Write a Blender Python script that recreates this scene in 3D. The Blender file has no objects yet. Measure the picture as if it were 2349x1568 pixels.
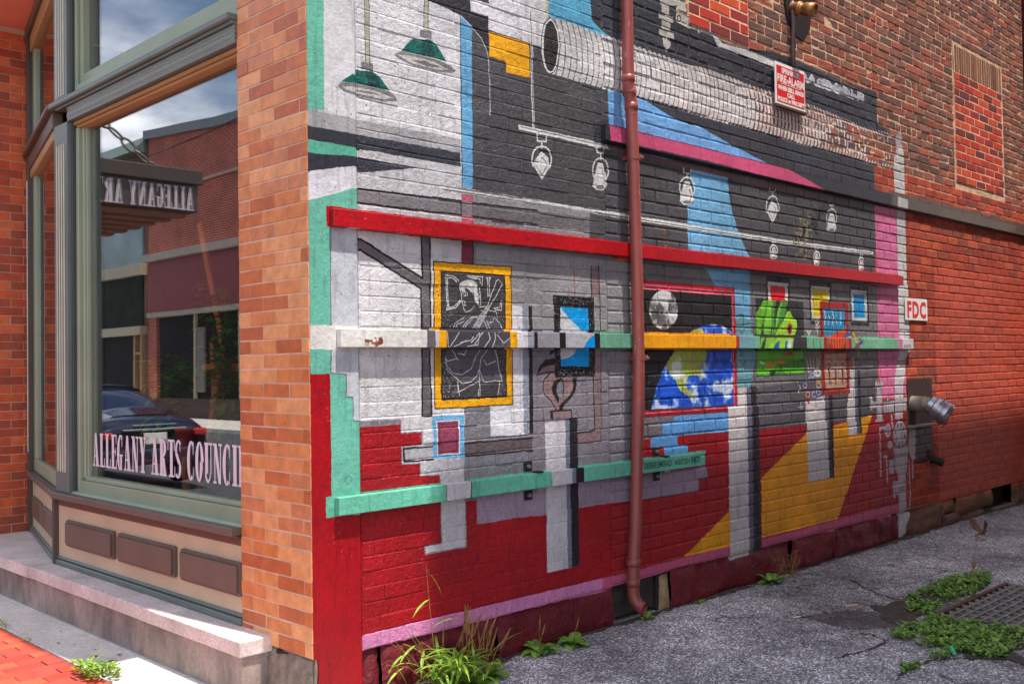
import bpy, bmesh, math, random
import numpy as np
from mathutils import Vector, Matrix

# ------------------------------------------------------------------ camera, sky, sun, exposure
sc = bpy.context.scene
PI = math.pi
R = math.radians
col = bpy.context.scene.collection

cam_d = bpy.data.cameras.new('camera')
cam = bpy.data.objects.new('camera', cam_d)
col.objects.link(cam)
cam_d.sensor_width = 36.0
cam_d.lens = 35.34
cam_d.clip_end = 500
cam_d.clip_start = 0.05
yaw, pitch, roll = R(44.805), R(1.388), R(-0.898)
f0 = Vector((math.sin(yaw), math.cos(yaw), 0)); r0 = Vector((math.cos(yaw), -math.sin(yaw), 0)); u0 = Vector((0, 0, 1))
fw = f0 * math.cos(pitch) + u0 * math.sin(pitch)
up1 = u0 * math.cos(pitch) - f0 * math.sin(pitch)
rt = r0 * math.cos(roll) + up1 * math.sin(roll)
up = up1 * math.cos(roll) - r0 * math.sin(roll)
CAM = Vector((-2.592, -3.939, 1.580))
cam.matrix_world = Matrix(((rt.x, up.x, -fw.x, CAM.x), (rt.y, up.y, -fw.y, CAM.y), (rt.z, up.z, -fw.z, CAM.z), (0, 0, 0, 1)))
sc.camera = cam

LIGHT_DIR = Vector((-0.115, 1.0, -3.1)).normalized()      # the way sunlight travels: over the alley on to the mural
sun_d = bpy.data.lights.new('sun', 'SUN')
sun_d.energy = 4.8
sun_d.angle = R(0.55)
sun_d.color = (1.0, 0.955, 0.88)
sun = bpy.data.objects.new('sun', sun_d)
col.objects.link(sun)
sun.rotation_euler = (-LIGHT_DIR).to_track_quat('Z', 'Y').to_euler()
sun.location = (0, -20, 40)

world = bpy.data.worlds.new('World'); sc.world = world; world.use_nodes = True
wn, wl = world.node_tree.nodes, world.node_tree.links
wn.clear()
wo = wn.new('ShaderNodeOutputWorld'); bg = wn.new('ShaderNodeBackground')
sky = wn.new('ShaderNodeTexSky'); sky.sky_type = 'NISHITA'; sky.sun_disc = False
to_sun = -LIGHT_DIR
sky.sun_elevation = math.asin(to_sun.z)
sky.sun_rotation = math.atan2(to_sun.x, to_sun.y)
tc = wn.new('ShaderNodeTexCoord')
sep = wn.new('ShaderNodeSeparateXYZ'); wl.new(tc.outputs['Generated'], sep.inputs[0])
zc = wn.new('ShaderNodeMath'); zc.operation = 'MAXIMUM'; wl.new(sep.outputs['Z'], zc.inputs[0]); zc.inputs[1].default_value = 0.0
za = wn.new('ShaderNodeMath'); za.operation = 'ADD'; wl.new(zc.outputs[0], za.inputs[0]); za.inputs[1].default_value = 0.18
dv = wn.new('ShaderNodeVectorMath'); dv.operation = 'SCALE'
iv = wn.new('ShaderNodeMath'); iv.operation = 'DIVIDE'; iv.inputs[0].default_value = 1.0; wl.new(za.outputs[0], iv.inputs[1])
wl.new(tc.outputs['Generated'], dv.inputs[0]); wl.new(iv.outputs[0], dv.inputs['Scale'])
cn = wn.new('ShaderNodeTexNoise'); cn.inputs['Scale'].default_value = 1.15; cn.inputs['Detail'].default_value = 9; cn.inputs['Roughness'].default_value = 0.56
wl.new(dv.outputs[0], cn.inputs['Vector'])
cr_ = wn.new('ShaderNodeValToRGB'); cr_.color_ramp.elements[0].position = 0.45; cr_.color_ramp.elements[1].position = 0.60
wl.new(cn.outputs['Fac'], cr_.inputs[0])
cn2 = wn.new('ShaderNodeTexNoise'); cn2.inputs['Scale'].default_value = 1.9; cn2.inputs['Detail'].default_value = 6
wl.new(dv.outputs[0], cn2.inputs['Vector'])
cc = wn.new('ShaderNodeValToRGB'); cc.color_ramp.elements[0].position = 0.38; cc.color_ramp.elements[0].color = (1.8, 2.3, 3.9, 1); cc.color_ramp.elements[1].position = 0.62; cc.color_ramp.elements[1].color = (17.0, 16.8, 17.0, 1)
wl.new(cn2.outputs['Fac'], cc.inputs[0])
mx = wn.new('ShaderNodeMixRGB'); wl.new(cr_.outputs[0], mx.inputs[0]); wl.new(sky.outputs[0], mx.inputs[1]); wl.new(cc.outputs[0], mx.inputs[2])
wl.new(mx.outputs[0], bg.inputs[0]); bg.inputs[1].default_value = 0.15
wl.new(bg.outputs[0], wo.inputs[0])

vs = sc.view_settings
vs.view_transform = 'Standard'; vs.look = 'None'; vs.gamma = 1.0; vs.use_curve_mapping = False
vs.exposure = 0.60
sc.cycles.max_bounces = 8; sc.cycles.diffuse_bounces = 4; sc.cycles.glossy_bounces = 4; sc.cycles.transparent_max_bounces = 12
sc.cycles.use_denoising = True

# ------------------------------------------------------------------ helpers
rng = random.Random(7)
nrg = np.random.default_rng(11)

def lin(c):
    out = []
    for v in c[:3]:
        v = v / 255.0
        out.append(v / 12.92 if v <= 0.04045 else ((v + 0.055) / 1.055) ** 2.4)
    return tuple(out)

def empty(name, loc=(0, 0, 0), parent=None):
    o = bpy.data.objects.new(name, None); col.objects.link(o); o.location = loc
    o.empty_display_size = 0.1
    if parent: o.parent = parent
    return o

def tag(o, label=None, cat=None, group=None, kind=None):
    if label: o['label'] = label
    if cat: o['category'] = cat
    if group: o['group'] = group
    if kind: o['kind'] = kind
    return o

class MB:
    """collects geometry in world metres"""
    def __init__(s): s.v = []; s.f = []; s.c = []; s.cur = (0.5, 0.5, 0.5)
    def face(s, pts):
        n = len(s.v); s.v += [tuple(p) for p in pts]; s.f.append(tuple(range(n, n + len(pts)))); s.c.append(s.cur)
    def add(s, verts, faces):
        n = len(s.v); s.v += [tuple(p) for p in verts]
        for f in faces: s.f.append(tuple(i + n for i in f)); s.c.append(s.cur)
    def box(s, x0, x1, y0, y1, z0, z1, b=0.0, M=None):
        if x0 > x1: x0, x1 = x1, x0
        if y0 > y1: y0, y1 = y1, y0
        if z0 > z1: z0, z1 = z1, z0
        b = min(b, (x1 - x0) * .45, (y1 - y0) * .45, (z1 - z0) * .45)
        if b <= 0:
            vs_ = [(x, y, z) for x in (x0, x1) for y in (y0, y1) for z in (z0, z1)]
            fs = [(0, 1, 3, 2), (4, 6, 7, 5), (0, 4, 5, 1), (2, 3, 7, 6), (0, 2, 6, 4), (1, 5, 7, 3)]
        else:
            vs_ = []; ix = {}
            for i, (x, sx) in enumerate(((x0, 1), (x1, -1))):
                for j, (y, sy) in enumerate(((y0, 1), (y1, -1))):
                    for k, (z, sz) in enumerate(((z0, 1), (z1, -1))):
                        for a in range(3):
                            p = [x, y, z]
                            for q, sg in ((0, sx), (1, sy), (2, sz)):
                                if q != a: p[q] += sg * b
                            ix[(i, j, k, a)] = len(vs_); vs_.append(tuple(p))
            fs = []
            for i in (0, 1): fs.append([ix[(i, j, k, 0)] for j, k in ((0, 0), (0, 1), (1, 1), (1, 0))][::(1 if i == 0 else -1)])
            for j in (0, 1): fs.append([ix[(i, j, k, 1)] for i, k in ((0, 0), (1, 0), (1, 1), (0, 1))][::(1 if j == 0 else -1)])
            for k in (0, 1): fs.append([ix[(i, j, k, 2)] for i, j in ((0, 0), (0, 1), (1, 1), (1, 0))][::(1 if k == 0 else -1)])
            for i in (0, 1):
                for j in (0, 1): fs.append([ix[(i, j, 0, 0)], ix[(i, j, 0, 1)], ix[(i, j, 1, 1)], ix[(i, j, 1, 0)]][::(1 if i != j else -1)])
                for k in (0, 1): fs.append([ix[(i, 0, k, 0)], ix[(i, 0, k, 2)], ix[(i, 1, k, 2)], ix[(i, 1, k, 0)]][::(1 if i == k else -1)])
            for j in (0, 1):
                for k in (0, 1): fs.append([ix[(0, j, k, 1)], ix[(0, j, k, 2)], ix[(1, j, k, 2)], ix[(1, j, k, 1)]][::(1 if j != k else -1)])
            for i in (0, 1):
                for j in (0, 1):
                    for k in (0, 1): fs.append([ix[(i, j, k, 0)], ix[(i, j, k, 1)], ix[(i, j, k, 2)]][::(1 if (i + j + k) % 2 == 0 else -1)])
        if M is not None: vs_ = [tuple(M @ Vector(p)) for p in vs_]
        s.add(vs_, [tuple(f) for f in fs])
    def prism(s, poly, axis, a0, a1):
        """extrude a 2-D polygon: axis 'x' -> poly is (y,z); 'y' -> (x,z); 'z' -> (x,y)"""
        def mk(p, a):
            return {'x': (a, p[0], p[1]), 'y': (p[0], a, p[1]), 'z': (p[0], p[1], a)}[axis]
        n = len(poly)
        s.add([mk(p, a0) for p in poly] + [mk(p, a1) for p in poly],
              [tuple(range(n))[::-1], tuple(range(n, 2 * n))] + [(i, (i + 1) % n, n + (i + 1) % n, n + i) for i in range(n)])
    def tube(s, pts, rad, n=12, cap=True):
        pts = [Vector(p) for p in pts]; rads = rad if isinstance(rad, (list, tuple)) else [rad] * len(pts)
        t0 = (pts[1] - pts[0]).normalized(); a = Vector((0, 0, 1)) if abs(t0.z) < .9 else Vector((1, 0, 0))
        u = t0.cross(a).normalized(); rings = []
        for i, p in enumerate(pts):
            if i == 0: t = t0
            elif i == len(pts) - 1: t = (pts[i] - pts[i - 1]).normalized()
            else: t = ((pts[i + 1] - pts[i]).normalized() + (pts[i] - pts[i - 1]).normalized()).normalized()
            u = (u - t * u.dot(t)).normalized(); w = t.cross(u)
            rings.append([p + (u * math.cos(2 * PI * k / n) + w * math.sin(2 * PI * k / n)) * rads[i] for k in range(n)])
        vs_ = [v for r_ in rings for v in r_]; fs = []
        for i in range(len(pts) - 1):
            for k in range(n): fs.append((i * n + k, i * n + (k + 1) % n, (i + 1) * n + (k + 1) % n, (i + 1) * n + k))
        if cap: fs.append(tuple(range(n))[::-1]); fs.append(tuple((len(pts) - 1) * n + k for k in range(n)))
        s.add(vs_, fs)
    def lathe(s, prof, origin, axis, n=20):
        """prof: (radius, distance along axis)"""
        o = Vector(origin); t = Vector(axis).normalized(); a = Vector((0, 0, 1)) if abs(t.z) < .9 else Vector((1, 0, 0))
        u = t.cross(a).normalized(); w = t.cross(u); vs_ = []; fs = []
        for r_, d in prof:
            for k in range(n): vs_.append(o + t * d + (u * math.cos(2 * PI * k / n) + w * math.sin(2 * PI * k / n)) * r_)
        for i in range(len(prof) - 1):
            for k in range(n): fs.append((i * n + k, i * n + (k + 1) % n, (i + 1) * n + (k + 1) % n, (i + 1) * n + k))
        s.add(vs_, fs)
    def mesh(s, name):
        m = bpy.data.meshes.new(name); m.from_pydata(s.v, [], s.f)
        at = m.attributes.new('bcol', 'FLOAT_COLOR', 'CORNER')
        arr = np.ones((len(m.loops), 4), np.float32); k = 0
        for f, c in zip(s.f, s.c):
            arr[k:k + len(f), :3] = c; k += len(f)
        at.data.foreach_set('color', arr.ravel())
        m.update(); return m
    def build(s, name, mat, parent=None, smooth=False):
        m = s.mesh(name)
        if smooth:
            m.polygons.foreach_set('use_smooth', [True] * len(m.polygons))
        if mat: m.materials.append(mat)
        o = bpy.data.objects.new(name, m); col.objects.link(o)
        if parent: o.parent = parent; o.matrix_parent_inverse = parent.matrix_world.inverted() if False else Matrix.Translation(-world_loc(parent))
        return o

def world_loc(o):
    v = Vector(o.location)
    while o.parent: v = v + (o.matrix_parent_inverse @ Vector((0, 0, 0))) ; o = o.parent; v = v + Vector(o.location)
    return v

def nodes_of(name):
    m = bpy.data.materials.new(name); m.use_nodes = True; n = m.node_tree.nodes; l = m.node_tree.links
    return m, n, l, n['Principled BSDF']

def coord(n, l, scale=1.0, sx=None):
    g = n.new('ShaderNodeNewGeometry')
    if sx is None and scale == 1.0: return g.outputs['Position']
    mp = n.new('ShaderNodeMapping'); l.new(g.outputs['Position'], mp.inputs[0]); mp.inputs['Scale'].default_value = sx or (scale,) * 3
    return mp.outputs[0]

def noise(n, l, vec, scale, detail=4, rough=0.55, dist=0.0):
    t = n.new('ShaderNodeTexNoise'); l.new(vec, t.inputs['Vector']); t.inputs['Scale'].default_value = scale; t.inputs['Detail'].default_value = detail; t.inputs['Roughness'].default_value = rough; t.inputs['Distortion'].default_value = dist
    return t.outputs['Fac']

def ramp(n, l, fac, stops):
    r_ = n.new('ShaderNodeValToRGB'); l.new(fac, r_.inputs[0]); e = r_.color_ramp.elements
    while len(e) < len(stops): e.new(0.5)
    for el, (p, c) in zip(e, stops):
        el.position = p; el.color = (c if len(c) == 4 else (*c, 1)) if isinstance(c, (tuple, list)) else (c, c, c, 1)
    return r_.outputs[0]

def mixc(n, l, fac, a, b, mode='MIX'):
    m = n.new('ShaderNodeMixRGB'); m.blend_type = mode
    for sock, v in zip(m.inputs, (fac, a, b)):
        if hasattr(v, 'links') or hasattr(v, 'is_output'): l.new(v, sock)
        elif isinstance(v, (int, float)): sock.default_value = v
        else: sock.default_value = (*v[:3], 1)
    return m.outputs[0]

def mathn(n, l, op, a, b=None):
    m = n.new('ShaderNodeMath'); m.operation = op
    for sock, v in zip(m.inputs, (a, b)):
        if v is None: continue
        if hasattr(v, 'is_output'): l.new(v, sock)
        else: sock.default_value = v
    return m.outputs[0]

def bump(n, l, bsdf, h, strength, dist=0.01, prev=None):
    b = n.new('ShaderNodeBump'); l.new(h, b.inputs['Height']); b.inputs['Strength'].default_value = strength; b.inputs['Distance'].default_value = dist
    if prev is not None: l.new(prev, b.inputs['Normal'])
    l.new(b.outputs[0], bsdf.inputs['Normal']); return b.outputs[0]

def simple(name, rgb, rough=0.6, metal=0.0, var=0.12, vscale=6.0, bscale=60.0, bstr=0.15, spec=0.5, stretch=None):
    m, n, l, b = nodes_of(name)
    v = coord(n, l, sx=stretch) if stretch else coord(n, l)
    c = lin(rgb)
    f = noise(n, l, v, vscale, 5)
    lo = tuple(max(0, x * (1 - var)) for x in c); hi = tuple(min(1, x * (1 + var)) for x in c)
    l.new(ramp(n, l, f, ((0.3, lo), (0.7, hi))), b.inputs['Base Color'])
    b.inputs['Roughness'].default_value = rough; b.inputs['Metallic'].default_value = metal
    b.inputs['Specular IOR Level'].default_value = spec
    if bstr: bump(n, l, b, noise(n, l, v, bscale, 3), bstr, 0.004)
    return m

# ------------------------------------------------------------------ the mural: its shapes in wall millimetres (x along the wall, z up), painted into one texture
MURAL = [
('P',(136,132,136),[(285,300),(2200,300),(2200,2350),(285,2350)]),
('P',(170,14,26),[(285,300),(6210,300),(6210,1120),(285,1120)]),
('P',(170,14,26),[(285,1000),(1020,1000),(1020,1300),(285,1300)]),
('P',(80,79,82),[(1058,3459),(2212,3841),(2401,3888),(5791,3274),(5805,2934),(5760,2327),(1023,2269),(1027,2468)]),
('P',(120,116,118),[(2356,2333),(5805,2287),(5739,1081),(2320,1109)]),
('P',(92,86,92),[(3785,1395),(5762,1493),(5739,1081),(3774,1096)]),
('P',(118,26,36),[(285,0),(6140,0),(6140,250),(285,250)]),
('P',(205,203,205),[(-50,0),(290,0),(290,4400),(-50,4400)]),
('P',(222,220,222),[(91,3315),(304,3368),(296,2776),(97,2791)]),
('P',(112,192,168),[(-10,3301),(95,3328),(97,2791),(-16,2777)]),
('P',(220,218,220),[(296,3366),(751,3479),(826,3477),(917,3475),(970,3455),(965,2781),(283,2766)]),
('P',(172,170,172),[(-16,2779),(292,2781),(959,2787),(959,2707),(282,2696),(-17,2695)]),
('P',(205,203,205),[(-20,2469),(6,2475),(289,2524),(291,2520),(281,2633),(961,2652),(964,2454),(290,2452),(277,2373),(-22,2333)]),
('P',(56,58,68),[(-17,2705),(291,2707),(958,2715),(958,2641),(289,2640),(290,2643),(-18,2641)]),
('P',(96,184,156),[(-18,2640),(290,2643),(288,2599),(-19,2574)]),
('P',(56,58,68),[(-19,2575),(290,2601),(666,2595),(289,2523),(-20,2468)]),
('P',(226,224,230),[(-31,2487),(294,2559),(292,2449),(-33,2312)]),
('P',(112,192,168),[(-24,2349),(4,2358),(290,2456),(289,2341),(126,2327),(117,1652),(126,1554),(143,1480),(148,1455),(-35,1461)]),
('P',(112,192,168),[(-40,1715),(289,1717),(291,945),(-49,981)]),
('P',(196,198,204),[(125,2241),(276,2244),(272,1762),(119,1759)]),
('P',(196,198,204),[(119,1696),(279,1696),(273,1331),(240,1333),(240,1443),(204,1448),(203,1555),(117,1561)]),
('S',(110,112,118),0.006,[(119,1675),(117,1561),(203,1555),(204,1448),(240,1443),(240,1333),(271,1329)]),
('P',(70,130,112),[(275,2244),(292,2243),(288,1762),(272,1762)]),
('P',(70,130,112),[(273,1675),(291,1675),(289,1550),(283,1466),(270,1467)]),
('S',(120,90,60),0.004,[(125,2325),(119,1764)]),
('P',(170,14,26),[(-42,1560),(112,1557),(111,903),(303,881),(299,-194),(-63,-96)]),
('S',(90,160,140),0.006,[(226,1056),(225,1050),(222,1045),(218,1041),(213,1039),(207,1038),(202,1040),(197,1043),(193,1048),(190,1053),(189,1059),(190,1065),(193,1070),(197,1074),(202,1077),(208,1077),(214,1076),(219,1072),(223,1068),(225,1062),(226,1056)]),
('P',(44,42,48),[(710,3475),(1047,3559),(1046,3491),(1176,3490),(1173,3260),(1155,3327),(1122,3359),(1052,3408),(973,3447),(902,3459),(853,3466)]),
('P',(222,218,222),[(1047,3559),(1635,3705),(1659,3594),(1622,3557),(1595,3411),(1179,3420),(1176,3490),(1046,3491)]),
('P',(70,50,70),[(1049,3559),(1180,3592),(1179,3564),(1086,3560)]),
('P',(80,79,82),[(1057,3407),(1122,3359),(1165,3303),(1179,3222),(1174,2744),(1043,2726)]),
('P',(104,170,214),[(973,3453),(1054,3406),(1042,2536),(965,2527)]),
('S',(34,31,34),0.005,[(970,3457),(969,2966),(966,2527)]),
('S',(190,190,196),0.006,[(973,3449),(1052,3408),(1122,3359),(1159,3308),(1175,3247),(1179,3132),(1179,2944)]),
('P',(250,176,12),[(1179,3413),(1496,3411),(1499,3214),(1305,3207),(1306,3267),(1180,3270)]),
('S',(70,66,60),0.004,[(1179,3413),(1496,3411),(1499,3214),(1305,3207),(1306,3267),(1180,3270)]),
('P',(205,200,165),[(1632,3704),(1662,3711),(1661,3594),(1642,3588)]),
('P',(92,172,208),[(1665,3712),(2038,3805),(2044,3680),(2155,3630),(2268,3599),(2199,3584),(2060,3586),(1697,3592),(1662,3598)]),
('P',(58,59,66),[(2036,3812),(2968,4087),(2920,3938),(3075,3907),(3388,3887),(3517,3834),(3820,3874),(4111,3922),(4465,3931),(4742,3921),(5563,3887),(5243,3916),(5866,3928),(5882,3659),(6242,3582),(5958,3560),(5546,3542),(3822,3583),(2679,3571),(2268,3596),(2155,3626),(2046,3677)]),
('P',(58,59,66),[(2670,3296),(3811,3301),(4501,3295),(5533,3299),(5169,3281),(5777,3256),(5772,2989),(5151,2922),(4363,3059),(2431,3029),(2050,3043)]),
('P',(118,176,232),[(2191,3277),(2426,3284),(2587,3273),(2815,3221),(3069,3195),(3136,3205),(3518,3139),(3930,3075),(4050,3060),(3983,2971),(2046,2899),(2190,3055)]),
('S',(40,40,46),0.005,[(2426,3284),(2587,3273),(2815,3221),(3069,3195)]),
('P',(216,212,212),[(1677,3598),(1872,3607),(2060,3597),(2268,3599),(2435,3600),(2704,3599),(2967,3598),(3232,3617),(3027,3586),(3823,3599),(3818,3296),(3391,3277),(3017,3286),(2670,3294),(2901,3294),(2432,3292),(2179,3283),(1906,3276),(1690,3276)]),
('DUCT',[(1677,3598),(1872,3607),(2060,3597),(2268,3599),(2435,3600),(2704,3599),(2967,3598),(3232,3617),(3027,3586),(3823,3599),(4645,3610),(5547,3579),(6253,3593)],[(1690,3276),(1906,3276),(2179,3283),(2432,3292),(2901,3294),(3017,3286),(3391,3277),(3811,3295),(4501,3291),(5533,3303),(5734,3281),(6180,3298)]),
('P',(236,234,232),[(1755,3452),(1752,3415),(1745,3379),(1734,3346),(1721,3317),(1705,3295),(1687,3279),(1669,3272),(1652,3272),(1635,3281),(1620,3298),(1609,3321),(1600,3349),(1595,3382),(1594,3418),(1596,3454),(1603,3490),(1613,3523),(1627,3551),(1642,3574),(1659,3590),(1677,3599),(1695,3599),(1712,3591),(1727,3574),(1739,3551),(1748,3522),(1754,3489)]),
('P',(52,46,46),[(1738,3449),(1736,3415),(1730,3383),(1722,3353),(1712,3327),(1699,3307),(1686,3293),(1672,3287),(1658,3288),(1645,3296),(1634,3311),(1625,3333),(1618,3359),(1614,3390),(1613,3422),(1616,3455),(1621,3488),(1629,3517),(1639,3543),(1652,3563),(1665,3577),(1679,3584),(1693,3584),(1706,3576),(1717,3561),(1727,3539),(1734,3513),(1738,3482)]),
('S',(70,66,66),0.006,[(1755,3452),(1749,3401),(1737,3352),(1718,3312),(1695,3285),(1669,3272),(1645,3275),(1623,3294),(1606,3326),(1596,3369),(1594,3418),(1599,3469),(1611,3516),(1629,3556),(1652,3585),(1677,3599),(1702,3596),(1724,3578),(1741,3546),(1752,3503),(1755,3452)]),
('P',(206,200,190),[(2730,3985),(3041,4063),(2938,3986),(2852,3957),(2843,3896),(2753,3877),(2750,3949)]),
('P',(206,200,190),[(2936,4020),(3026,4051),(3037,3951),(2943,3941)]),
('P',(206,200,190),[(2720,3886),(2892,3895),(2888,3849),(2722,3844)]),
('P',(206,200,190),[(2752,3841),(2856,3844),(2850,3793),(2753,3785)]),
('P',(206,200,190),[(2720,3776),(2886,3784),(2884,3736),(2722,3735)]),
('P',(206,200,190),[(2762,3734),(2852,3737),(2850,3684),(2812,3650),(2809,3633),(2798,3647),(2763,3677)]),
('P',(206,200,190),[(2922,3936),(3083,3936),(3080,3853),(2936,3859),(2906,3886)]),
('P',(206,200,190),[(3082,3918),(3159,3921),(3157,3877),(3084,3877)]),
('S',(40,38,40),0.006,[(2720,3886),(2892,3895),(2888,3849),(2722,3844),(2720,3886)]),
('S',(40,38,40),0.006,[(2720,3776),(2886,3784),(2884,3736),(2722,3735),(2720,3776)]),
('S',(40,38,40),0.006,[(2922,3936),(3083,3936),(3080,3853),(2936,3859),(2906,3886),(2922,3936)]),
('S',(40,38,40),0.006,[(2755,3942),(2753,3877)]),
('S',(40,38,40),0.006,[(2847,3956),(2847,3893)]),
('S',(40,38,40),0.006,[(2755,3842),(2753,3782)]),
('S',(40,38,40),0.006,[(2854,3844),(2852,3789)]),
('S',(40,38,40),0.006,[(2765,3734),(2763,3677),(2812,3650),(2850,3684),(2852,3737)]),
('S',(40,38,40),0.007,[(2973,3901),(2972,3895),(2969,3888),(2964,3883),(2959,3879),(2952,3876),(2946,3876),(2941,3877),(2937,3881),(2934,3886),(2933,3892),(2934,3899),(2937,3905),(2942,3911),(2948,3915),(2954,3917),(2960,3918),(2966,3916),(2970,3913),(2972,3908),(2973,3901)]),
('P',(206,200,190),[(3162,3947),(3202,3946),(3196,3848),(3161,3850)]),
('P',(206,200,190),[(3087,3921),(3267,3923),(3265,3868),(3088,3864)]),
('S',(50,48,50),0.005,[(3090,3922),(3088,3864)]),
('S',(50,48,50),0.005,[(3162,3947),(3161,3850)]),
('S',(50,48,50),0.005,[(3202,3946),(3196,3848)]),
('S',(50,48,50),0.005,[(3267,3923),(3265,3868)]),
('P',(208,204,204),[(3267,3921),(3344,3916),(3400,3875),(3464,3841),(3819,3860),(4168,3854),(4166,3806),(3817,3810),(3516,3804),(3410,3800),(3342,3866),(3265,3869)]),
('WORN',(206,206,214),1.05,[(4607,3848),(5563,3877),(5634,3841),(5632,3795),(4850,3783),(4604,3790)]),
('P',(190,184,160),[(345,3384),(369,3390),(370,3071),(343,3072)]),
('S',(70,68,60),0.004,[(345,3384),(343,3072)]),
('S',(70,68,60),0.004,[(369,3390),(370,3071)]),
('P',(128,126,130),[(319,3068),(388,3075),(388,3037),(318,3035)]),
('P',(10,98,86),[(296,3022),(388,3037),(434,3014),(491,2958),(383,2955),(284,2956),(192,2945)]),
('P',(6,70,66),[(341,3028),(388,3036),(427,3001),(433,2961),(362,2957)]),
('P',(132,128,132),[(172,2920),(192,2942),(284,2958),(390,2956),(491,2955),(537,2927),(528,2909),(447,2897),(297,2892),(208,2900)]),
('P',(205,204,194),[(199,2925),(284,2938),(418,2941),(506,2925),(447,2908),(312,2907),(222,2912)]),
('P',(120,118,118),[(270,2923),(347,2931),(429,2929),(347,2917)]),
('P',(190,184,160),[(722,3478),(748,3484),(747,3318),(718,3318)]),
('S',(70,68,60),0.004,[(722,3478),(718,3318)]),
('S',(70,68,60),0.004,[(748,3484),(747,3318)]),
('P',(128,126,130),[(692,3314),(771,3318),(768,3276),(692,3271)]),
('P',(10,98,86),[(647,3251),(756,3273),(804,3255),(871,3182),(747,3184),(569,3174),(604,3218)]),
('P',(6,70,66),[(709,3263),(760,3271),(779,3228),(794,3188),(692,3182)]),
('P',(132,128,132),[(518,3144),(569,3173),(676,3183),(802,3180),(875,3170),(936,3145),(907,3129),(793,3115),(660,3111),(554,3126)]),
('P',(205,204,194),[(543,3148),(645,3163),(786,3162),(883,3144),(785,3125),(644,3124)]),
('P',(120,118,118),[(629,3139),(722,3152),(842,3148),(738,3127)]),
('S',(232,230,228),0.018,[(1509,3602),(1516,3411),(1513,3195),(1520,2940)]),
('S',(80,79,82),0.006,[(1514,3600),(1515,3195),(1522,2940)]),
('P',(232,230,228),[(1398,2933),(2194,2936),(2193,2904),(1398,2906)]),
('S',(120,116,116),0.006,[(1419,2923),(2192,2922)]),
('S',(200,198,198),0.03,[(814,2513),(2361,2507)]),
('S',(232,230,228),0.03,[(2036,2508),(2350,2504),(2801,2503),(3545,2497),(4242,2493),(5720,2508)]),
('S',(100,98,98),0.007,[(2048,2505),(2349,2500),(2801,2499),(3545,2492),(4242,2488),(5696,2504)]),
('S',(110,108,110),0.006,[(828,2506),(2361,2496)]),
('S',(232,230,228),0.01,[(1547,2904),(1549,2864),(1622,2870),(1627,2911)]),
('S',(232,230,228),0.01,[(1585,2867),(1585,2829)]),
('S',(232,230,228),0.011,[(1510,2715),(1502,2736),(1501,2759),(1508,2782),(1522,2803),(1542,2821),(1566,2833),(1592,2838),(1617,2836),(1639,2827),(1656,2811),(1665,2791),(1667,2768),(1660,2744),(1646,2722)]),
('P',(232,230,228),[(1584,2808),(1642,2778),(1648,2725),(1580,2642),(1507,2723),(1529,2755)]),
('S',(110,108,108),0.006,[(1583,2775),(1619,2757),(1623,2724),(1581,2672),(1535,2722)]),
('S',(232,230,228),0.01,[(2073,2911),(2075,2870),(2139,2874),(2143,2915)]),
('S',(232,230,228),0.01,[(2107,2872),(2106,2834)]),
('S',(232,230,228),0.011,[(2039,2719),(2032,2740),(2031,2764),(2037,2787),(2050,2809),(2068,2826),(2089,2838),(2112,2842),(2135,2840),(2154,2830),(2168,2814),(2177,2793),(2178,2769),(2172,2745),(2159,2723)]),
('P',(232,230,228),[(2083,2809),(2128,2812),(2152,2758),(2169,2683),(2133,2646),(2068,2639),(2028,2661),(2049,2739)]),
('S',(110,108,108),0.006,[(2090,2777),(2118,2779),(2133,2745),(2144,2699),(2121,2676)]),
('P',(120,118,116),[(2143,2666),(2142,2663),(2139,2660),(2133,2658),(2127,2655),(2119,2652),(2110,2651),(2101,2649),(2091,2648),(2083,2648),(2075,2649),(2068,2650),(2063,2652),(2060,2654),(2059,2657),(2060,2660),(2064,2662),(2069,2665),(2075,2668),(2083,2670),(2092,2672),(2101,2674),(2111,2675),(2119,2675),(2127,2674),(2134,2673),(2139,2671),(2142,2669)]),
('S',(232,230,228),0.01,[(2970,2899),(2972,2861),(3047,2865),(3053,2904)]),
('S',(232,230,228),0.01,[(3010,2863),(3008,2827)]),
('S',(232,230,228),0.011,[(2931,2718),(2922,2738),(2921,2760),(2928,2782),(2943,2802),(2964,2819),(2989,2830),(3016,2835),(3042,2833),(3065,2824),(3082,2809),(3092,2789),(3093,2767),(3086,2744),(3071,2723)]),
('P',(232,230,228),[(2981,2803),(3034,2807),(3063,2756),(3083,2686),(3040,2651),(2965,2643),(2917,2663),(2942,2737)]),
('S',(110,108,108),0.006,[(2990,2773),(3023,2775),(3041,2744),(3053,2700),(3027,2678)]),
('P',(120,118,116),[(3052,2670),(3051,2667),(3047,2664),(3041,2661),(3033,2659),(3024,2656),(3013,2654),(3003,2653),(2992,2652),(2981,2652),(2972,2652),(2965,2653),(2959,2655),(2955,2657),(2954,2660),(2956,2662),(2959,2665),(2965,2668),(2973,2670),(2982,2673),(2992,2675),(3003,2676),(3014,2677),(3025,2677),(3034,2677),(3042,2676),(3047,2674),(3051,2672)]),
('S',(232,230,228),0.01,[(4058,2897),(4060,2854),(4139,2858),(4144,2901)]),
('S',(232,230,228),0.01,[(4099,2856),(4098,2816)]),
('S',(232,230,228),0.011,[(4015,2697),(4006,2719),(4006,2743),(4014,2768),(4030,2790),(4052,2808),(4078,2820),(4106,2825),(4133,2822),(4156,2811),(4174,2794),(4184,2772),(4185,2747),(4178,2722),(4162,2699)]),
('P',(232,230,228),[(4097,2793),(4158,2759),(4164,2702),(4089,2615),(4012,2705),(4036,2738)]),
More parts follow.
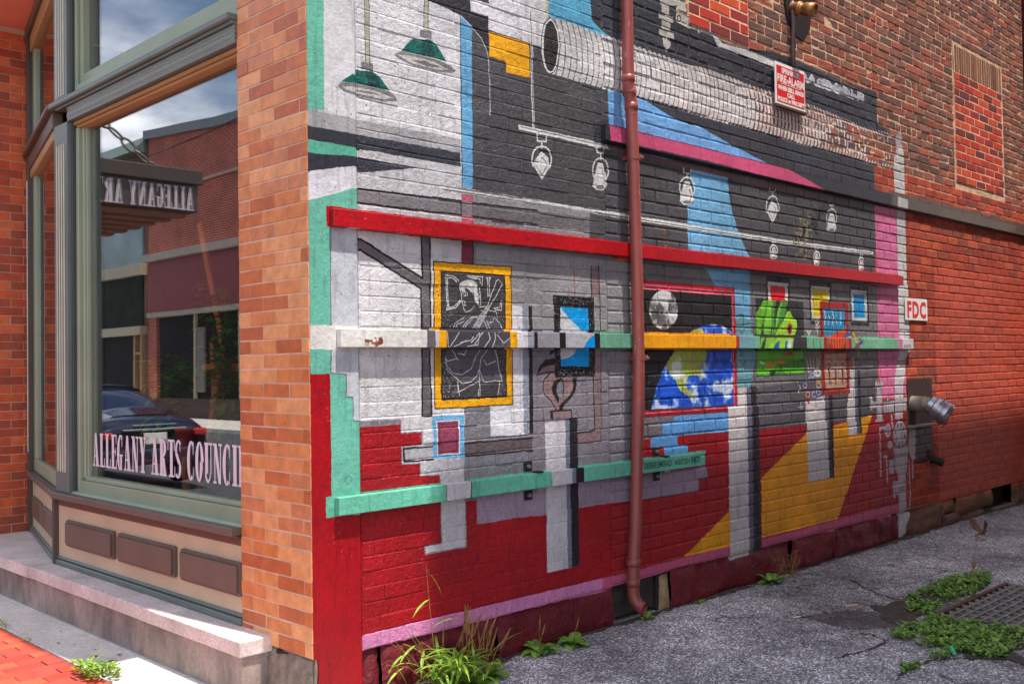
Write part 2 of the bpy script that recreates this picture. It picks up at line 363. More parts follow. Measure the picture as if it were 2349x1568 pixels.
('S',(110,108,108),0.006,[(4095,2758),(4133,2737),(4137,2702),(4091,2648),(4042,2703)]),
('S',(232,230,228),0.01,[(4973,2886),(4975,2847),(5049,2849),(5055,2889)]),
('S',(232,230,228),0.01,[(5012,2848),(5010,2811)]),
('S',(232,230,228),0.011,[(4931,2702),(4923,2722),(4922,2745),(4930,2767),(4945,2788),(4966,2804),(4991,2815),(5018,2819),(5044,2816),(5066,2807),(5083,2791),(5092,2771),(5093,2748),(5086,2725),(5071,2704)]),
('P',(232,230,228),[(4983,2787),(5035,2790),(5063,2737),(5082,2665),(5039,2630),(4964,2624),(4917,2646),(4943,2721)]),
('S',(110,108,108),0.006,[(4991,2756),(5024,2758),(5041,2725),(5052,2681),(5026,2659)]),
('P',(120,118,116),[(5051,2650),(5050,2647),(5046,2644),(5040,2641),(5032,2639),(5023,2637),(5012,2635),(5002,2634),(4991,2633),(4981,2633),(4971,2634),(4964,2635),(4958,2637),(4955,2639),(4954,2641),(4955,2644),(4959,2647),(4965,2650),(4972,2652),(4982,2654),(4992,2656),(5003,2657),(5013,2658),(5024,2658),(5033,2657),(5041,2656),(5046,2654),(5050,2652)]),
('S',(232,230,228),0.01,[(4078,2497),(4080,2475),(4124,2475),(4128,2498)]),
('S',(232,230,228),0.01,[(4102,2475),(4101,2454)]),
('S',(232,230,228),0.011,[(4054,2394),(4049,2405),(4049,2418),(4053,2430),(4062,2442),(4075,2451),(4090,2457),(4106,2459),(4121,2457),(4135,2451),(4145,2442),(4150,2431),(4151,2418),(4147,2405),(4138,2393)]),
('P',(232,230,228),[(4085,2441),(4116,2442),(4133,2412),(4145,2372),(4119,2352),(4074,2349),(4046,2362),(4061,2404)]),
('S',(110,108,108),0.006,[(4090,2424),(4110,2424),(4120,2406),(4127,2381),(4111,2369)]),
('P',(120,118,116),[(4126,2363),(4126,2362),(4123,2360),(4120,2359),(4115,2357),(4110,2356),(4103,2355),(4097,2355),(4091,2354),(4084,2354),(4079,2355),(4074,2356),(4071,2357),(4069,2358),(4068,2359),(4069,2361),(4071,2362),(4075,2364),(4079,2365),(4085,2366),(4091,2367),(4098,2368),(4104,2368),(4110,2368),(4116,2368),(4120,2367),(4124,2366),(4126,2365)]),
('S',(232,230,228),0.01,[(4728,2490),(4729,2468),(4771,2468),(4774,2490)]),
('S',(232,230,228),0.01,[(4750,2468),(4749,2447)]),
('S',(232,230,228),0.011,[(4704,2387),(4699,2398),(4699,2411),(4704,2424),(4712,2435),(4724,2444),(4738,2450),(4753,2452),(4767,2450),(4780,2444),(4789,2435),(4795,2423),(4795,2410),(4791,2397),(4783,2386)]),
('P',(232,230,228),[(4733,2434),(4763,2435),(4778,2405),(4789,2364),(4765,2345),(4723,2342),(4696,2355),(4711,2397)]),
('S',(110,108,108),0.006,[(4738,2417),(4756,2417),(4766,2398),(4773,2373),(4758,2361)]),
('P',(120,118,116),[(4772,2355),(4771,2354),(4769,2352),(4765,2351),(4761,2350),(4756,2348),(4750,2348),(4744,2347),(4738,2347),(4732,2347),(4727,2348),(4723,2348),(4720,2349),(4718,2351),(4717,2352),(4718,2354),(4720,2355),(4723,2357),(4728,2358),(4733,2359),(4739,2360),(4745,2360),(4751,2361),(4756,2360),(4762,2360),(4766,2359),(4769,2358),(4771,2357)]),
('S',(232,230,228),0.01,[(5492,2496),(5493,2473),(5537,2473),(5540,2496)]),
('S',(232,230,228),0.01,[(5515,2473),(5514,2452)]),
('S',(232,230,228),0.011,[(5467,2390),(5462,2402),(5462,2415),(5466,2428),(5475,2440),(5488,2449),(5502,2455),(5518,2457),(5533,2454),(5546,2448),(5556,2439),(5562,2427),(5562,2414),(5558,2401),(5549,2389)]),
('P',(232,230,228),[(5498,2439),(5528,2439),(5544,2408),(5555,2367),(5530,2347),(5486,2344),(5458,2358),(5474,2401)]),
('S',(110,108,108),0.006,[(5502,2421),(5522,2421),(5531,2402),(5538,2376),(5523,2364)]),
('P',(120,118,116),[(5537,2358),(5537,2356),(5534,2355),(5531,2353),(5526,2352),(5521,2351),(5515,2350),(5508,2349),(5502,2349),(5496,2349),(5491,2350),(5486,2351),(5483,2352),(5481,2353),(5480,2355),(5481,2356),(5483,2358),(5487,2359),(5491,2361),(5497,2362),(5503,2363),(5509,2363),(5515,2363),(5521,2363),(5527,2363),(5531,2362),(5535,2361),(5537,2359)]),
('P',(122,184,224),[(3042,2895),(3501,2891),(3513,2764),(3551,2647),(3614,2531),(3695,2415),(3778,2335),(3001,2342),(3004,2642),(3080,2664),(3079,2779),(3045,2828)]),
('S',(232,230,228),0.01,[(2970,2899),(2972,2861),(3047,2865),(3053,2904)]),
('S',(232,230,228),0.01,[(3010,2863),(3008,2827)]),
('S',(232,230,228),0.011,[(2931,2718),(2922,2738),(2921,2760),(2928,2782),(2943,2802),(2964,2819),(2989,2830),(3016,2835),(3042,2833),(3065,2824),(3082,2809),(3092,2789),(3093,2767),(3086,2744),(3071,2723)]),
('P',(232,230,228),[(2981,2803),(3034,2807),(3063,2756),(3083,2686),(3040,2651),(2965,2643),(2917,2663),(2942,2737)]),
('S',(110,108,108),0.006,[(2990,2773),(3023,2775),(3041,2744),(3053,2700),(3027,2678)]),
('P',(120,118,116),[(3052,2670),(3051,2667),(3047,2664),(3041,2661),(3033,2659),(3024,2656),(3013,2654),(3003,2653),(2992,2652),(2981,2652),(2972,2652),(2965,2653),(2959,2655),(2955,2657),(2954,2660),(2956,2662),(2959,2665),(2965,2668),(2973,2670),(2982,2673),(2992,2675),(3003,2676),(3014,2677),(3025,2677),(3034,2677),(3042,2676),(3047,2674),(3051,2672)]),
('S',(232,230,228),0.026,[(2801,2503),(3545,2497),(3785,2496)]),
('S',(100,98,98),0.006,[(2801,2499),(3545,2492),(3785,2491)]),
('S',(150,70,30),0.012,[(2738,2487),(2739,2345)]),
('S',(112,78,80),0.03,[(2195,2922),(2481,2913),(3645,2903),(5107,2892)]),
('WORN',(38,32,30),0.75,[(4888,2887),(4975,2891),(4849,2741),(4747,2596),(4561,2570),(4543,2630),(4755,2763)]),
('WORN',(38,32,30),0.6,[(4460,2572),(4583,2623),(4538,2507),(4396,2466)]),
('WORN',(150,140,100),0.45,[(4387,2697),(4672,2766),(4633,2370),(4411,2356)]),
('P',(190,188,190),[(295,2448),(1180,2469),(1177,2348),(294,2334)]),
('P',(128,124,128),[(295,2447),(958,2457),(957,2383),(294,2378)]),
('P',(110,106,110),[(1041,2460),(1996,2465),(1994,2382),(1039,2384)]),
('P',(150,148,150),[(1041,2493),(1997,2503),(1996,2465),(1041,2455)]),
('P',(140,136,140),[(1039,2384),(1994,2382),(1992,2313),(1038,2336)]),
('P',(188,98,118),[(961,2499),(1040,2499),(1039,2458),(960,2457)]),
('P',(188,98,118),[(958,2383),(1038,2384),(1037,2336),(957,2335)]),
('P',(128,124,128),[(960,2457),(1039,2458),(1038,2384),(958,2383)]),
('S',(34,31,34),0.01,[(295,2447),(958,2457),(958,2383),(294,2378)]),
('S',(34,31,34),0.01,[(1041,2455),(1542,2464)]),
('S',(34,31,34),0.01,[(1039,2384),(1540,2383)]),
('S',(150,70,40),0.005,[(1040,2496),(1040,2342)]),
('P',(222,218,220),[(292,2245),(683,2252),(674,1756),(285,1762)]),
('P',(222,218,220),[(738,2245),(956,2251),(953,2107),(760,2102),(751,1757),(730,1757)]),
('P',(220,216,216),[(289,1686),(676,1687),(670,1323),(284,1337)]),
('P',(220,216,216),[(725,1687),(769,1687),(762,1330),(719,1332)]),
('P',(114,106,110),[(682,2251),(738,2251),(733,1757),(673,1756)]),
('P',(114,106,110),[(673,1687),(731,1687),(733,1338),(673,1334)]),
('P',(114,106,110),[(292,2209),(685,2034),(678,1980),(291,2159)]),
('S',(34,31,34),0.011,[(292,2209),(685,2034),(683,2249)]),
('S',(34,31,34),0.011,[(291,2159),(675,1981),(676,1756)]),
('S',(34,31,34),0.011,[(738,2248),(734,1757)]),
('S',(34,31,34),0.009,[(676,1687),(679,1333)]),
('S',(34,31,34),0.009,[(728,1687),(731,1335)]),
('P',(136,56,70),[(956,2257),(1038,2255),(1036,2126),(953,2125)]),
('S',(34,31,34),0.009,[(1038,2258),(1038,2126)]),
('P',(152,148,150),[(1054,2236),(2353,2224),(2339,1759),(1323,1749),(1331,2124),(1052,2119)]),
('P',(136,128,136),[(1075,1700),(2359,1705),(2333,838),(934,877),(943,1378)]),
('P',(218,214,216),[(293,1482),(741,1469),(959,1394),(951,961),(786,975),(783,1030),(655,1038),(656,1102),(536,1102),(537,1191),(668,1191),(666,1255),(536,1259),(535,1323),(291,1327)]),
('S',(150,146,150),0.006,[(291,1327),(535,1323),(536,1259),(666,1255),(668,1191),(537,1191),(536,1102),(656,1102),(655,1038),(783,1030),(786,975)]),
('P',(200,198,202),[(660,1102),(954,1109),(951,966),(789,976),(786,1030),(658,1038)]),
('P',(186,184,188),[(549,1181),(742,1180),(741,1113),(553,1115)]),
('S',(34,31,34),0.009,[(742,1180),(549,1181),(553,1115),(741,1113)]),
('P',(114,106,110),[(675,1471),(735,1470),(735,1335),(675,1336)]),
('S',(34,31,34),0.009,[(675,1471),(675,1336),(735,1335),(735,1470)]),
('P',(126,124,130),[(959,1367),(1150,1367),(1146,1200),(955,1197)]),
('P',(132,130,138),[(954,1113),(1469,1107),(1465,944),(951,961)]),
('P',(104,90,94),[(955,1179),(1471,1177),(1469,1107),(954,1112)]),
('S',(34,31,34),0.009,[(955,1179),(1471,1177)]),
('S',(34,31,34),0.009,[(954,1112),(1469,1107)]),
('P',(112,178,222),[(738,1333),(954,1330),(955,1106),(742,1115)]),
('P',(226,222,226),[(763,1307),(922,1307),(925,1128),(766,1130)]),
('P',(148,66,92),[(772,1299),(912,1300),(916,1136),(774,1136)]),
('S',(90,40,60),0.005,[(784,1287),(900,1289),(903,1147),(786,1145),(784,1287)]),
('P',(212,208,212),[(787,900),(959,896),(958,638),(680,640),(677,677),(787,681)]),
('S',(150,140,146),0.007,[(787,890),(787,681),(677,677),(680,640),(958,638),(959,884)]),
('P',(164,142,160),[(1040,903),(1217,897),(1575,904),(2182,884),(2344,886),(3159,883),(3181,803),(3074,798),(3067,722),(2444,729),(2203,738),(2071,742),(1856,742),(1571,734),(1299,746),(1036,747)]),
('S',(120,100,116),0.006,[(3158,873),(3181,803),(3074,798),(3067,722),(2444,729)]),
('P',(226,224,226),[(1320,1915),(1405,1916),(1405,1762),(1323,1761)]),
('P',(224,222,226),[(1155,1688),(1366,1689),(1379,1197),(1145,1206)]),
('P',(150,156,168),[(1405,1919),(1455,1919),(1445,1202),(1399,1199)]),
('P',(226,222,226),[(1325,1916),(1406,1917),(1401,1200),(1309,1203)]),
('P',(34,31,34),[(1457,1917),(1485,1917),(1478,1202),(1449,1202)]),
('P',(250,176,12),[(761,2124),(1322,2131),(1320,1369),(756,1370)]),
('S',(34,31,34),0.006,[(761,2124),(1322,2131),(1320,1369),(756,1370),(761,2124)]),
('P',(66,63,65),[(812,2076),(1270,2081),(1270,1414),(806,1415)]),
('S',(34,31,34),0.008,[(812,2076),(1270,2081),(1270,1414),(806,1415),(812,2076)]),
('P',(92,88,98),[(954,1843),(1040,1851),(1186,1854),(1259,1772),(1207,1664),(1233,1526),(1237,1502),(1073,1505),(947,1496),(834,1584),(828,1635),(890,1756),(907,1819)]),
('S',(226,224,222),0.005,[(843,2059),(896,2057),(934,2033)]),
('S',(226,224,222),0.005,[(839,2046),(892,2046),(919,2027)]),
('S',(226,224,222),0.005,[(854,2041),(859,1898)]),
('S',(226,224,222),0.005,[(844,2040),(851,1898)]),
('S',(226,224,222),0.005,[(843,1880),(908,1888),(952,1930)]),
('S',(226,224,222),0.005,[(844,1889),(901,1896),(940,1929)]),
('S',(226,224,222),0.005,[(993,2062),(1105,2064),(1100,2018)]),
('S',(226,224,222),0.005,[(1005,2054),(1084,2052),(1088,2029)]),
('S',(226,224,222),0.005,[(1083,2005),(1090,1923)]),
('S',(226,224,222),0.005,[(1133,2061),(1166,2063),(1153,2050),(1157,1967),(1143,1960),(1141,2049),(1133,2061)]),
('S',(226,224,222),0.005,[(1195,1891),(1241,1887),(1245,1940)]),
('S',(226,224,222),0.005,[(1187,1896),(1229,1904),(1238,1934)]),
('P',(200,198,196),[(1071,2011),(1070,2003),(1064,1995),(1056,1988),(1045,1982),(1032,1977),(1018,1974),(1003,1973),(988,1973),(974,1975),(962,1978),(951,1984),(944,1990),(939,1997),(937,2005),(939,2012),(944,2020),(952,2027),(963,2033),(976,2038),(990,2041),(1005,2043),(1020,2042),(1034,2041),(1046,2037),(1057,2032),(1065,2026),(1070,2018)]),
('S',(232,230,228),0.004,[(949,2016),(943,1987),(956,1965)]),
('S',(232,230,228),0.004,[(960,2021),(957,1992),(969,1962)]),
('S',(232,230,228),0.004,[(971,2026),(971,1996),(983,1959)]),
('S',(232,230,228),0.004,[(982,2031),(985,2000),(996,1966)]),
('S',(232,230,228),0.004,[(993,2036),(999,2004),(1009,1963)]),
('S',(232,230,228),0.004,[(1004,2032),(1013,2008),(1023,1960)]),
('S',(232,230,228),0.004,[(1015,2028),(1028,2012),(1036,1968)]),
('S',(232,230,228),0.004,[(1026,2024),(1042,2016),(1050,1965)]),
('S',(232,230,228),0.004,[(1037,2020),(1056,2021),(1063,1962)]),
('S',(232,230,228),0.0035,[(1004,2034),(1043,1992),(1050,1933)]),
('S',(232,230,228),0.0035,[(1013,2031),(1048,1986),(1053,1930)]),
('S',(232,230,228),0.0035,[(1022,2029),(1052,1980),(1056,1926)]),
('S',(232,230,228),0.0035,[(1030,2026),(1057,1975),(1059,1923)]),
('S',(232,230,228),0.0035,[(1039,2024),(1062,1969),(1062,1920)]),
('S',(232,230,228),0.0035,[(1048,2021),(1067,1963),(1066,1916)]),
('S',(232,230,228),0.0035,[(1056,2019),(1071,1958),(1069,1913)]),
('S',(232,230,228),0.0035,[(1065,2016),(1076,1952),(1072,1909)]),
('S',(66,63,65),0.02,[(988,1989),(1007,1979),(1026,1950)]),
('S',(226,224,222),0.0042,[(949,1988),(952,1947),(959,1907),(966,1884),(982,1870),(1017,1880),(1041,1904)]),
('S',(226,224,222),0.0042,[(971,1954),(995,1961)]),
('S',(226,224,222),0.0042,[(967,1930),(979,1919),(967,1904),(986,1905)]),
('S',(226,224,222),0.0042,[(1083,1964),(1090,1923),(1081,1899)]),
('S',(226,224,222),0.0042,[(891,1778),(899,1807),(930,1825),(965,1843)]),
('S',(226,224,222),0.0042,[(906,1773),(914,1802),(961,1820)]),
('S',(226,224,222),0.0042,[(945,1773),(977,1815),(1016,1842),(1064,1846)]),
('S',(226,224,222),0.0042,[(964,1774),(984,1806),(1024,1833)]),
('S',(226,224,222),0.0042,[(1015,1774),(1080,1852),(1142,1913),(1207,2047),(1224,2059),(1252,2031),(1214,1981),(1163,1913),(1063,1781)]),
('S',(226,224,222),0.0042,[(1027,1775),(1088,1846),(1150,1910)]),
('S',(226,224,222),0.0042,[(1039,1775),(1100,1846),(1159,1910)]),
('S',(226,224,222),0.0042,[(1051,1775),(1112,1847)]),
('S',(226,224,222),0.0042,[(1081,1899),(1122,1906),(1154,1883),(1203,1879),(1211,1843)]),
('S',(226,224,222),0.0042,[(1089,1882),(1129,1871)]),
('S',(226,224,222),0.0042,[(1104,1829),(1144,1776)]),
('S',(226,224,222),0.0042,[(1128,1829),(1160,1771)]),
('S',(226,224,222),0.0042,[(1194,1843),(1227,1819),(1259,1772)]),
('S',(226,224,222),0.0042,[(1144,1818),(1177,1824),(1186,1848)]),
('S',(226,224,222),0.0042,[(835,1635),(842,1584),(887,1549),(948,1540),(1011,1571),(1036,1617),(1077,1670)]),
('S',(226,224,222),0.0042,[(834,1573),(901,1526),(947,1494),(1010,1501),(1058,1535),(1075,1576),(1084,1623),(1133,1673)]),
('S',(226,224,222),0.0042,[(1075,1576),(1073,1505),(915,1448),(916,1509)]),
('S',(226,224,222),0.0042,[(1074,1564),(1105,1499),(1237,1503),(1191,1670)]),
('S',(226,224,222),0.0042,[(1104,1617),(1123,1590),(1193,1610)]),
('S',(226,224,222),0.0042,[(1073,1499),(1072,1426)]),
('S',(226,224,222),0.0042,[(1060,1459),(1061,1426)]),
('S',(226,224,222),0.0042,[(1220,1499),(1206,1428)]),
('S',(226,224,222),0.0042,[(916,1509),(926,1431)]),
('S',(226,224,222),0.0042,[(877,1670),(903,1635),(918,1618)]),
('S',(226,224,222),0.0042,[(835,1630),(850,1613),(911,1624)]),
('S',(226,224,222),0.0042,[(919,1652),(965,1646),(974,1670)]),
('DOTS',(180,178,176),0.004,130,[(813,1641),(909,1537),(915,1423),(812,1420)]),
('DOTS',(180,178,176),0.004,60,[(1224,1670),(1270,1670),(1267,1417),(1218,1419)]),
('DOTS',(170,168,168),0.004,40,[(817,1868),(893,1870),(891,1773),(815,1772)]),
('DOTS',(170,168,168),0.004,26,[(1197,1986),(1264,1989),(1260,1808),(1227,1831)]),
('P',(214,208,212),[(1577,1270),(1747,1270),(1748,407),(1572,408)]),
('P',(124,130,148),[(1747,1270),(1787,1270),(1784,407),(1748,407)]),
('P',(40,36,42),[(1785,1273),(1854,1275),(1849,410),(1784,410)]),
('P',(140,116,118),[(2000,2173),(2074,2178),(2071,1991),(1998,1991)]),
('S',(34,31,34),0.009,[(2000,2173),(1998,1991)]),
('S',(34,31,34),0.008,[(2074,2178),(2077,1671),(2065,1119),(1860,1120)]),
('P',(140,116,118),[(2015,1686),(2075,1686),(2066,1119),(1858,1120),(1857,1182),(2010,1188)]),
('S',(34,31,34),0.009,[(2003,1514),(2008,1188),(1859,1184)]),
('S',(150,84,40),0.007,[(1845,2164),(1848,1991)]),
('P',(150,122,122),[(1666,1622),(1594,1614),(1539,1578),(1516,1528),(1590,1542),(1665,1545)]),
('P',(40,34,36),[(1666,1624),(1586,1617),(1539,1580),(1516,1526),(1563,1570),(1624,1583),(1666,1586)]),
('P',(40,34,36),[(1664,1670),(1626,1667),(1617,1641),(1658,1655)]),
('P',(150,122,122),[(1622,1537),(1667,1545),(1713,1508),(1657,1490),(1637,1453),(1650,1411),(1696,1376),(1678,1324),(1667,1326),(1630,1378),(1578,1414),(1562,1459),(1578,1503)]),
('P',(40,34,36),[(1710,1510),(1727,1502),(1682,1471),(1677,1429),(1698,1389),(1690,1361),(1650,1408),(1636,1449),(1654,1490)]),
('P',(40,34,36),[(1807,1508),(1849,1507),(1855,1463),(1833,1417),(1786,1380),(1738,1352),(1723,1322),(1689,1322),(1704,1357),(1775,1396),(1816,1433),(1825,1471)]),
('P',(150,122,122),[(1716,1508),(1812,1508),(1825,1471),(1816,1433),(1775,1396),(1709,1360),(1686,1324),(1670,1326),(1696,1376),(1736,1409),(1743,1465)]),
('S',(34,31,34),0.007,[(1622,1537),(1578,1503),(1562,1459),(1578,1414),(1630,1378),(1667,1326)]),
('S',(34,31,34),0.007,[(1736,1409),(1745,1465),(1722,1505)]),
('S',(34,31,34),0.007,[(1516,1528),(1590,1542),(1665,1545)]),
('P',(150,122,122),[(1639,1316),(1796,1320),(1801,1274),(1640,1276)]),
('P',(44,38,40),[(1615,1318),(1640,1318),(1640,1274),(1616,1276)]),
('S',(34,31,34),0.008,[(1617,1319),(1796,1320),(1802,1274)]),
('P',(30,27,29),[(1661,1986),(2023,1987),(2020,1512),(1667,1512)]),
('P',(200,200,204),[(1718,1919),(1971,1922),(1966,1572),(1714,1574)]),
('P',(0,152,222),[(1718,1919),(1971,1922),(1971,1757),(1936,1764),(1844,1825),(1765,1878)]),
('P',(0,152,222),[(1970,1702),(1966,1572),(1714,1574),(1715,1616),(1775,1621),(1825,1640),(1854,1671)]),
('DOTS',(200,198,196),0.004,260,[(1664,1984),(2019,1985),(2016,1515),(1669,1515)],[(1712,1924),(1978,1927),(1973,1567),(1707,1569)]),
('P',(122,184,224),[(3200,2230),(3761,2247),(3750,1883),(3555,1879)]),
('P',(122,184,224),[(3540,2190),(3759,2201),(3753,1853),(3569,1879)]),
('P',(116,112,114),[(2483,2222),(3196,2237),(3197,2111),(2479,2112)]),
('S',(34,31,34),0.009,[(2733,2224),(2732,2111)]),
('P',(200,26,44),[(2480,2115),(3558,2111),(3564,1236),(2471,1244)]),
('P',(220,92,112),[(2479,2093),(3542,2084),(3535,1269),(2472,1268)]),
('P',(30,27,29),[(2481,2058),(3515,2053),(3514,1284),(2476,1286)]),
('P',(134,24,42),[(2472,1265),(3556,1263),(3564,1236),(2474,1243)]),
('MOON',[(2874,1936),(2869,1907),(2856,1879),(2836,1854),(2810,1833),(2780,1817),(2746,1807),(2711,1803),(2677,1806),(2645,1815),(2616,1830),(2593,1849),(2576,1873),(2565,1899),(2562,1927),(2567,1955),(2579,1982),(2598,2007),(2623,2028),(2652,2044),(2685,2055),(2720,2060),(2754,2058),(2787,2050),(2817,2036),(2841,2016),(2860,1992),(2871,1965)]),
('EARTH',[(2570,1292),(2592,1363),(2621,1429),(2697,1542),(2767,1610),(2839,1678),(2971,1772),(3044,1807),(3192,1841),(3293,1850),(3435,1832),(3506,1798),(3514,1284)],[(2845,1685),(3199,1685),(3186,1600),(3140,1579),(3117,1459),(3082,1500),(2985,1503),(2948,1462),(2958,1406),(3012,1398),(3015,1314),(2981,1360),(2876,1402),(2832,1478),(2787,1507),(2732,1569)],[(2971,1772),(3044,1807),(3142,1820),(3172,1785),(3329,1776),(3341,1744),(2934,1741)]),
('P',(112,166,178),[(3575,1876),(3617,1903),(3625,1921),(3686,1923),(3692,1904),(3747,1883),(3791,1876),(3780,1847),(3759,1830),(3759,1777),(3811,1732),(3808,1595),(3766,1482),(3735,1406),(3571,1410),(3565,1597)]),
('S',(44,88,98),0.009,[(3574,1850),(3788,1865)]),
('S',(44,88,98),0.009,[(3583,1909),(3638,1929),(3686,1912)]),
('S',(44,88,98),0.009,[(3587,1820),(3633,1791),(3675,1821)]),
('S',(44,88,98),0.009,[(3604,1746),(3630,1701),(3686,1746),(3712,1694)]),
('S',(44,88,98),0.009,[(3612,1597),(3652,1567),(3694,1596)]),
('S',(44,88,98),0.009,[(3573,1456),(3751,1460)]),
('S',(44,88,98),0.009,[(3615,1671),(3641,1634),(3600,1627)]),
('P',(216,208,208),[(3567,1407),(3687,1406),(3687,1147),(3568,1153)]),
('P',(100,98,120),[(3687,1406),(3745,1406),(3743,1144),(3687,1147)]),
('P',(40,36,42),[(3742,1409),(3819,1409),(3818,1140),(3740,1144)]),
('P',(216,208,208),[(3444,1277),(3689,1268),(3685,214),(3431,205)]),
('P',(104,102,124),[(3687,1268),(3757,1265),(3738,218),(3683,213)]),
('P',(40,36,42),[(3754,1265),(3843,1262),(3842,231),(3736,215)]),
('P',(100,164,228),[(2808,1237),(3440,1236),(3438,1103),(2843,1111),(2841,1048),(2956,1038),(2954,982),(2697,986),(2693,1047),(2550,1047),(2552,1103),(2679,1127),(2682,1195),(2807,1197)]),
('P',(120,112,122),[(2424,1243),(2808,1241),(2807,1197),(2682,1195),(2679,1127),(2420,1122)]),
('P',(250,166,14),[(2888,311),(3441,553),(3437,297)]),
('P',(250,166,14),[(3853,738),(4534,1032),(5641,1116),(4997,312),(3849,308)]),
('P',(216,208,208),[(4530,1244),(4841,1232),(4878,643),(4534,649)]),
('P',(100,96,110),[(4839,1232),(4895,1230),(4888,646),(4878,643)]),
('P',(40,36,42),[(4891,1230),(4957,1228),(4956,648),(4882,647)]),
('P',(216,208,208),[(4516,1272),(4822,1312),(4827,1099),(4516,1115)]),
('P',(100,96,110),[(4822,1314),(4889,1316),(4883,1096),(4827,1099)]),
('P',(40,36,42),[(4889,1316),(4950,1317),(4954,1093),(4886,1096)]),
('P',(216,208,208),[(5197,1238),(5349,1232),(5357,973),(5210,972)]),
('P',(100,96,110),[(5347,1232),(5417,1230),(5416,972),(5355,972)]),
('P',(40,36,42),[(5408,1230),(5438,1229),(5446,974),(5412,971)]),
('P',(216,208,208),[(5259,1510),(5349,1509),(5333,1074),(5186,1081)]),
('P',(100,96,120),[(5346,1509),(5404,1508),(5392,1071),(5330,1074)]),
('P',(40,36,42),[(5394,1507),(5434,1506),(5438,1069),(5392,1071)]),
('P',(48,46,46),[(3830,2044),(4516,2041),(4513,1486),(3826,1480)]),
('P',(120,196,44),[(3943,2038),(4016,2038),(3951,1937),(3888,1771),(3834,1771),(3831,1941)]),
('P',(84,160,44),[(3987,2038),(4019,2038),(3950,1910),(3891,1771),(3883,1815)]),
('P',(130,204,54),[(4013,2038),(4109,2037),(4096,1955),(4068,1824),(4053,1678),(3938,1678),(3933,1856)]),
('P',(70,148,46),[(4070,2037),(4112,2037),(4095,1941),(4047,1776),(4020,1749)]),
('P',(74,152,50),[(4175,2033),(4290,2037),(4237,1931),(4126,1818),(4066,1773),(4111,1907)]),
('P',(120,196,60),[(4175,2033),(4215,2033),(4142,1887),(4073,1777),(4111,1907)]),
('P',(168,226,54),[(4272,1961),(4313,1969),(4342,1930),(4412,1898),(4417,1851),(4368,1773),(4337,1678),(3972,1678),(4058,1749),(4168,1860),(4222,1896)]),
('P',(208,72,22),[(4343,1834),(4342,1824),(4338,1815),(4333,1807),(4326,1800),(4319,1795),(4310,1791),(4301,1790),(4292,1791),(4283,1794),(4276,1799),(4270,1806),(4265,1814),(4263,1823),(4262,1833),(4264,1842),(4267,1851),(4272,1860),(4279,1867),(4287,1872),(4295,1875),(4304,1877),(4313,1876),(4322,1873),(4329,1868),(4336,1861),(4340,1853),(4343,1844)]),
('P',(30,20,20),[(4326,1834),(4325,1827),(4323,1821),(4320,1815),(4317,1811),(4313,1807),(4309,1805),(4304,1804),(4300,1805),(4295,1807),(4292,1810),(4289,1815),(4286,1820),(4285,1827),(4285,1833),(4286,1840),(4288,1846),(4290,1851),(4294,1856),(4298,1860),(4302,1862),(4307,1863),(4311,1862),(4315,1860),(4319,1856),(4322,1852),(4324,1846),(4325,1840)]),
('P',(20,110,190),[(4049,1678),(4112,1728),(4157,1744),(4136,1678)]),
('P',(236,236,236),[(4254,1709),(4283,1751),(4348,1755),(4313,1678)]),
('P',(20,110,190),[(4219,1678),(4235,1737),(4276,1740),(4260,1678)]),
('P',(96,186,34),[(3834,1668),(4516,1678),(4513,1489),(3826,1481)]),
('P',(60,140,30),[(4090,1565),(4517,1604),(4515,1533),(4167,1537),(4113,1503),(4073,1484),(4271,1480)]),
('P',(36,52,30),[(4010,1515),(4114,1527),(4073,1484),(3996,1484)]),
('P',(206,230,210),[(3868,1594),(3936,1577),(3948,1563),(3886,1567)]),
('P',(238,132,30),[(3933,1550),(3975,1587),(4026,1579),(4079,1562),(4063,1545)]),
('P',(238,132,30),[(4103,1566),(4130,1592),(4183,1602),(4238,1581),(4221,1571)]),
('P',(170,80,40),[(4157,1623),(4279,1661),(4373,1646),(4332,1626)]),
('S',(34,31,34),0.007,[(3830,2044),(4516,2041),(4513,1486),(3826,1480),(3830,2044)]),
('P',(40,36,36),[(3982,2219),(4323,2220),(4316,2042),(3981,2038)]),
('P',(226,222,220),[(4007,2178),(4296,2179),(4290,2042),(4006,2037)]),
('P',(238,22,32),[(4047,2148),(4253,2149),(4248,2042),(4045,2039)]),
('P',(40,36,36),[(4613,2216),(4978,2216),(4950,1885),(4622,1870)]),
('P',(230,228,200),[(4643,2177),(4945,2177),(4925,1914),(4645,1903)]),
('P',(240,210,14),[(4667,2143),(4911,2146),(4897,1948),(4679,1940)]),
('P',(40,36,36),[(5287,2209),(5630,2212),(5624,1874),(5290,1876)]),
('P',(226,224,224),[(5313,2174),(5594,2175),(5590,1907),(5316,1910)]),
('P',(0,146,212),[(5352,2140),(5550,2140),(5550,1942),(5350,1943)]),
('S',(222,216,206),0.012,[(4591,1832),(4596,1782)]),
('S',(222,216,206),0.012,[(4562,1824),(4589,1785),(4634,1833)]),
('S',(222,216,206),0.012,[(4702,1899),(4722,1856),(4761,1900)]),
('S',(222,216,206),0.012,[(4732,1907),(4727,1798)]),
('S',(222,216,206),0.012,[(4693,1855),(4736,1834),(4766,1860)]),
('S',(222,200,150),0.016,[(4552,1603),(4583,1503)]),
('S',(210,206,200),0.016,[(4609,1603),(4620,1524),(4588,1453)]),
('S',(200,170,120),0.016,[(4667,1603),(4655,1502)]),
('S',(222,200,150),0.016,[(4725,1606),(4705,1487)]),
('S',(210,206,200),0.016,[(4762,1602),(4736,1537)]),
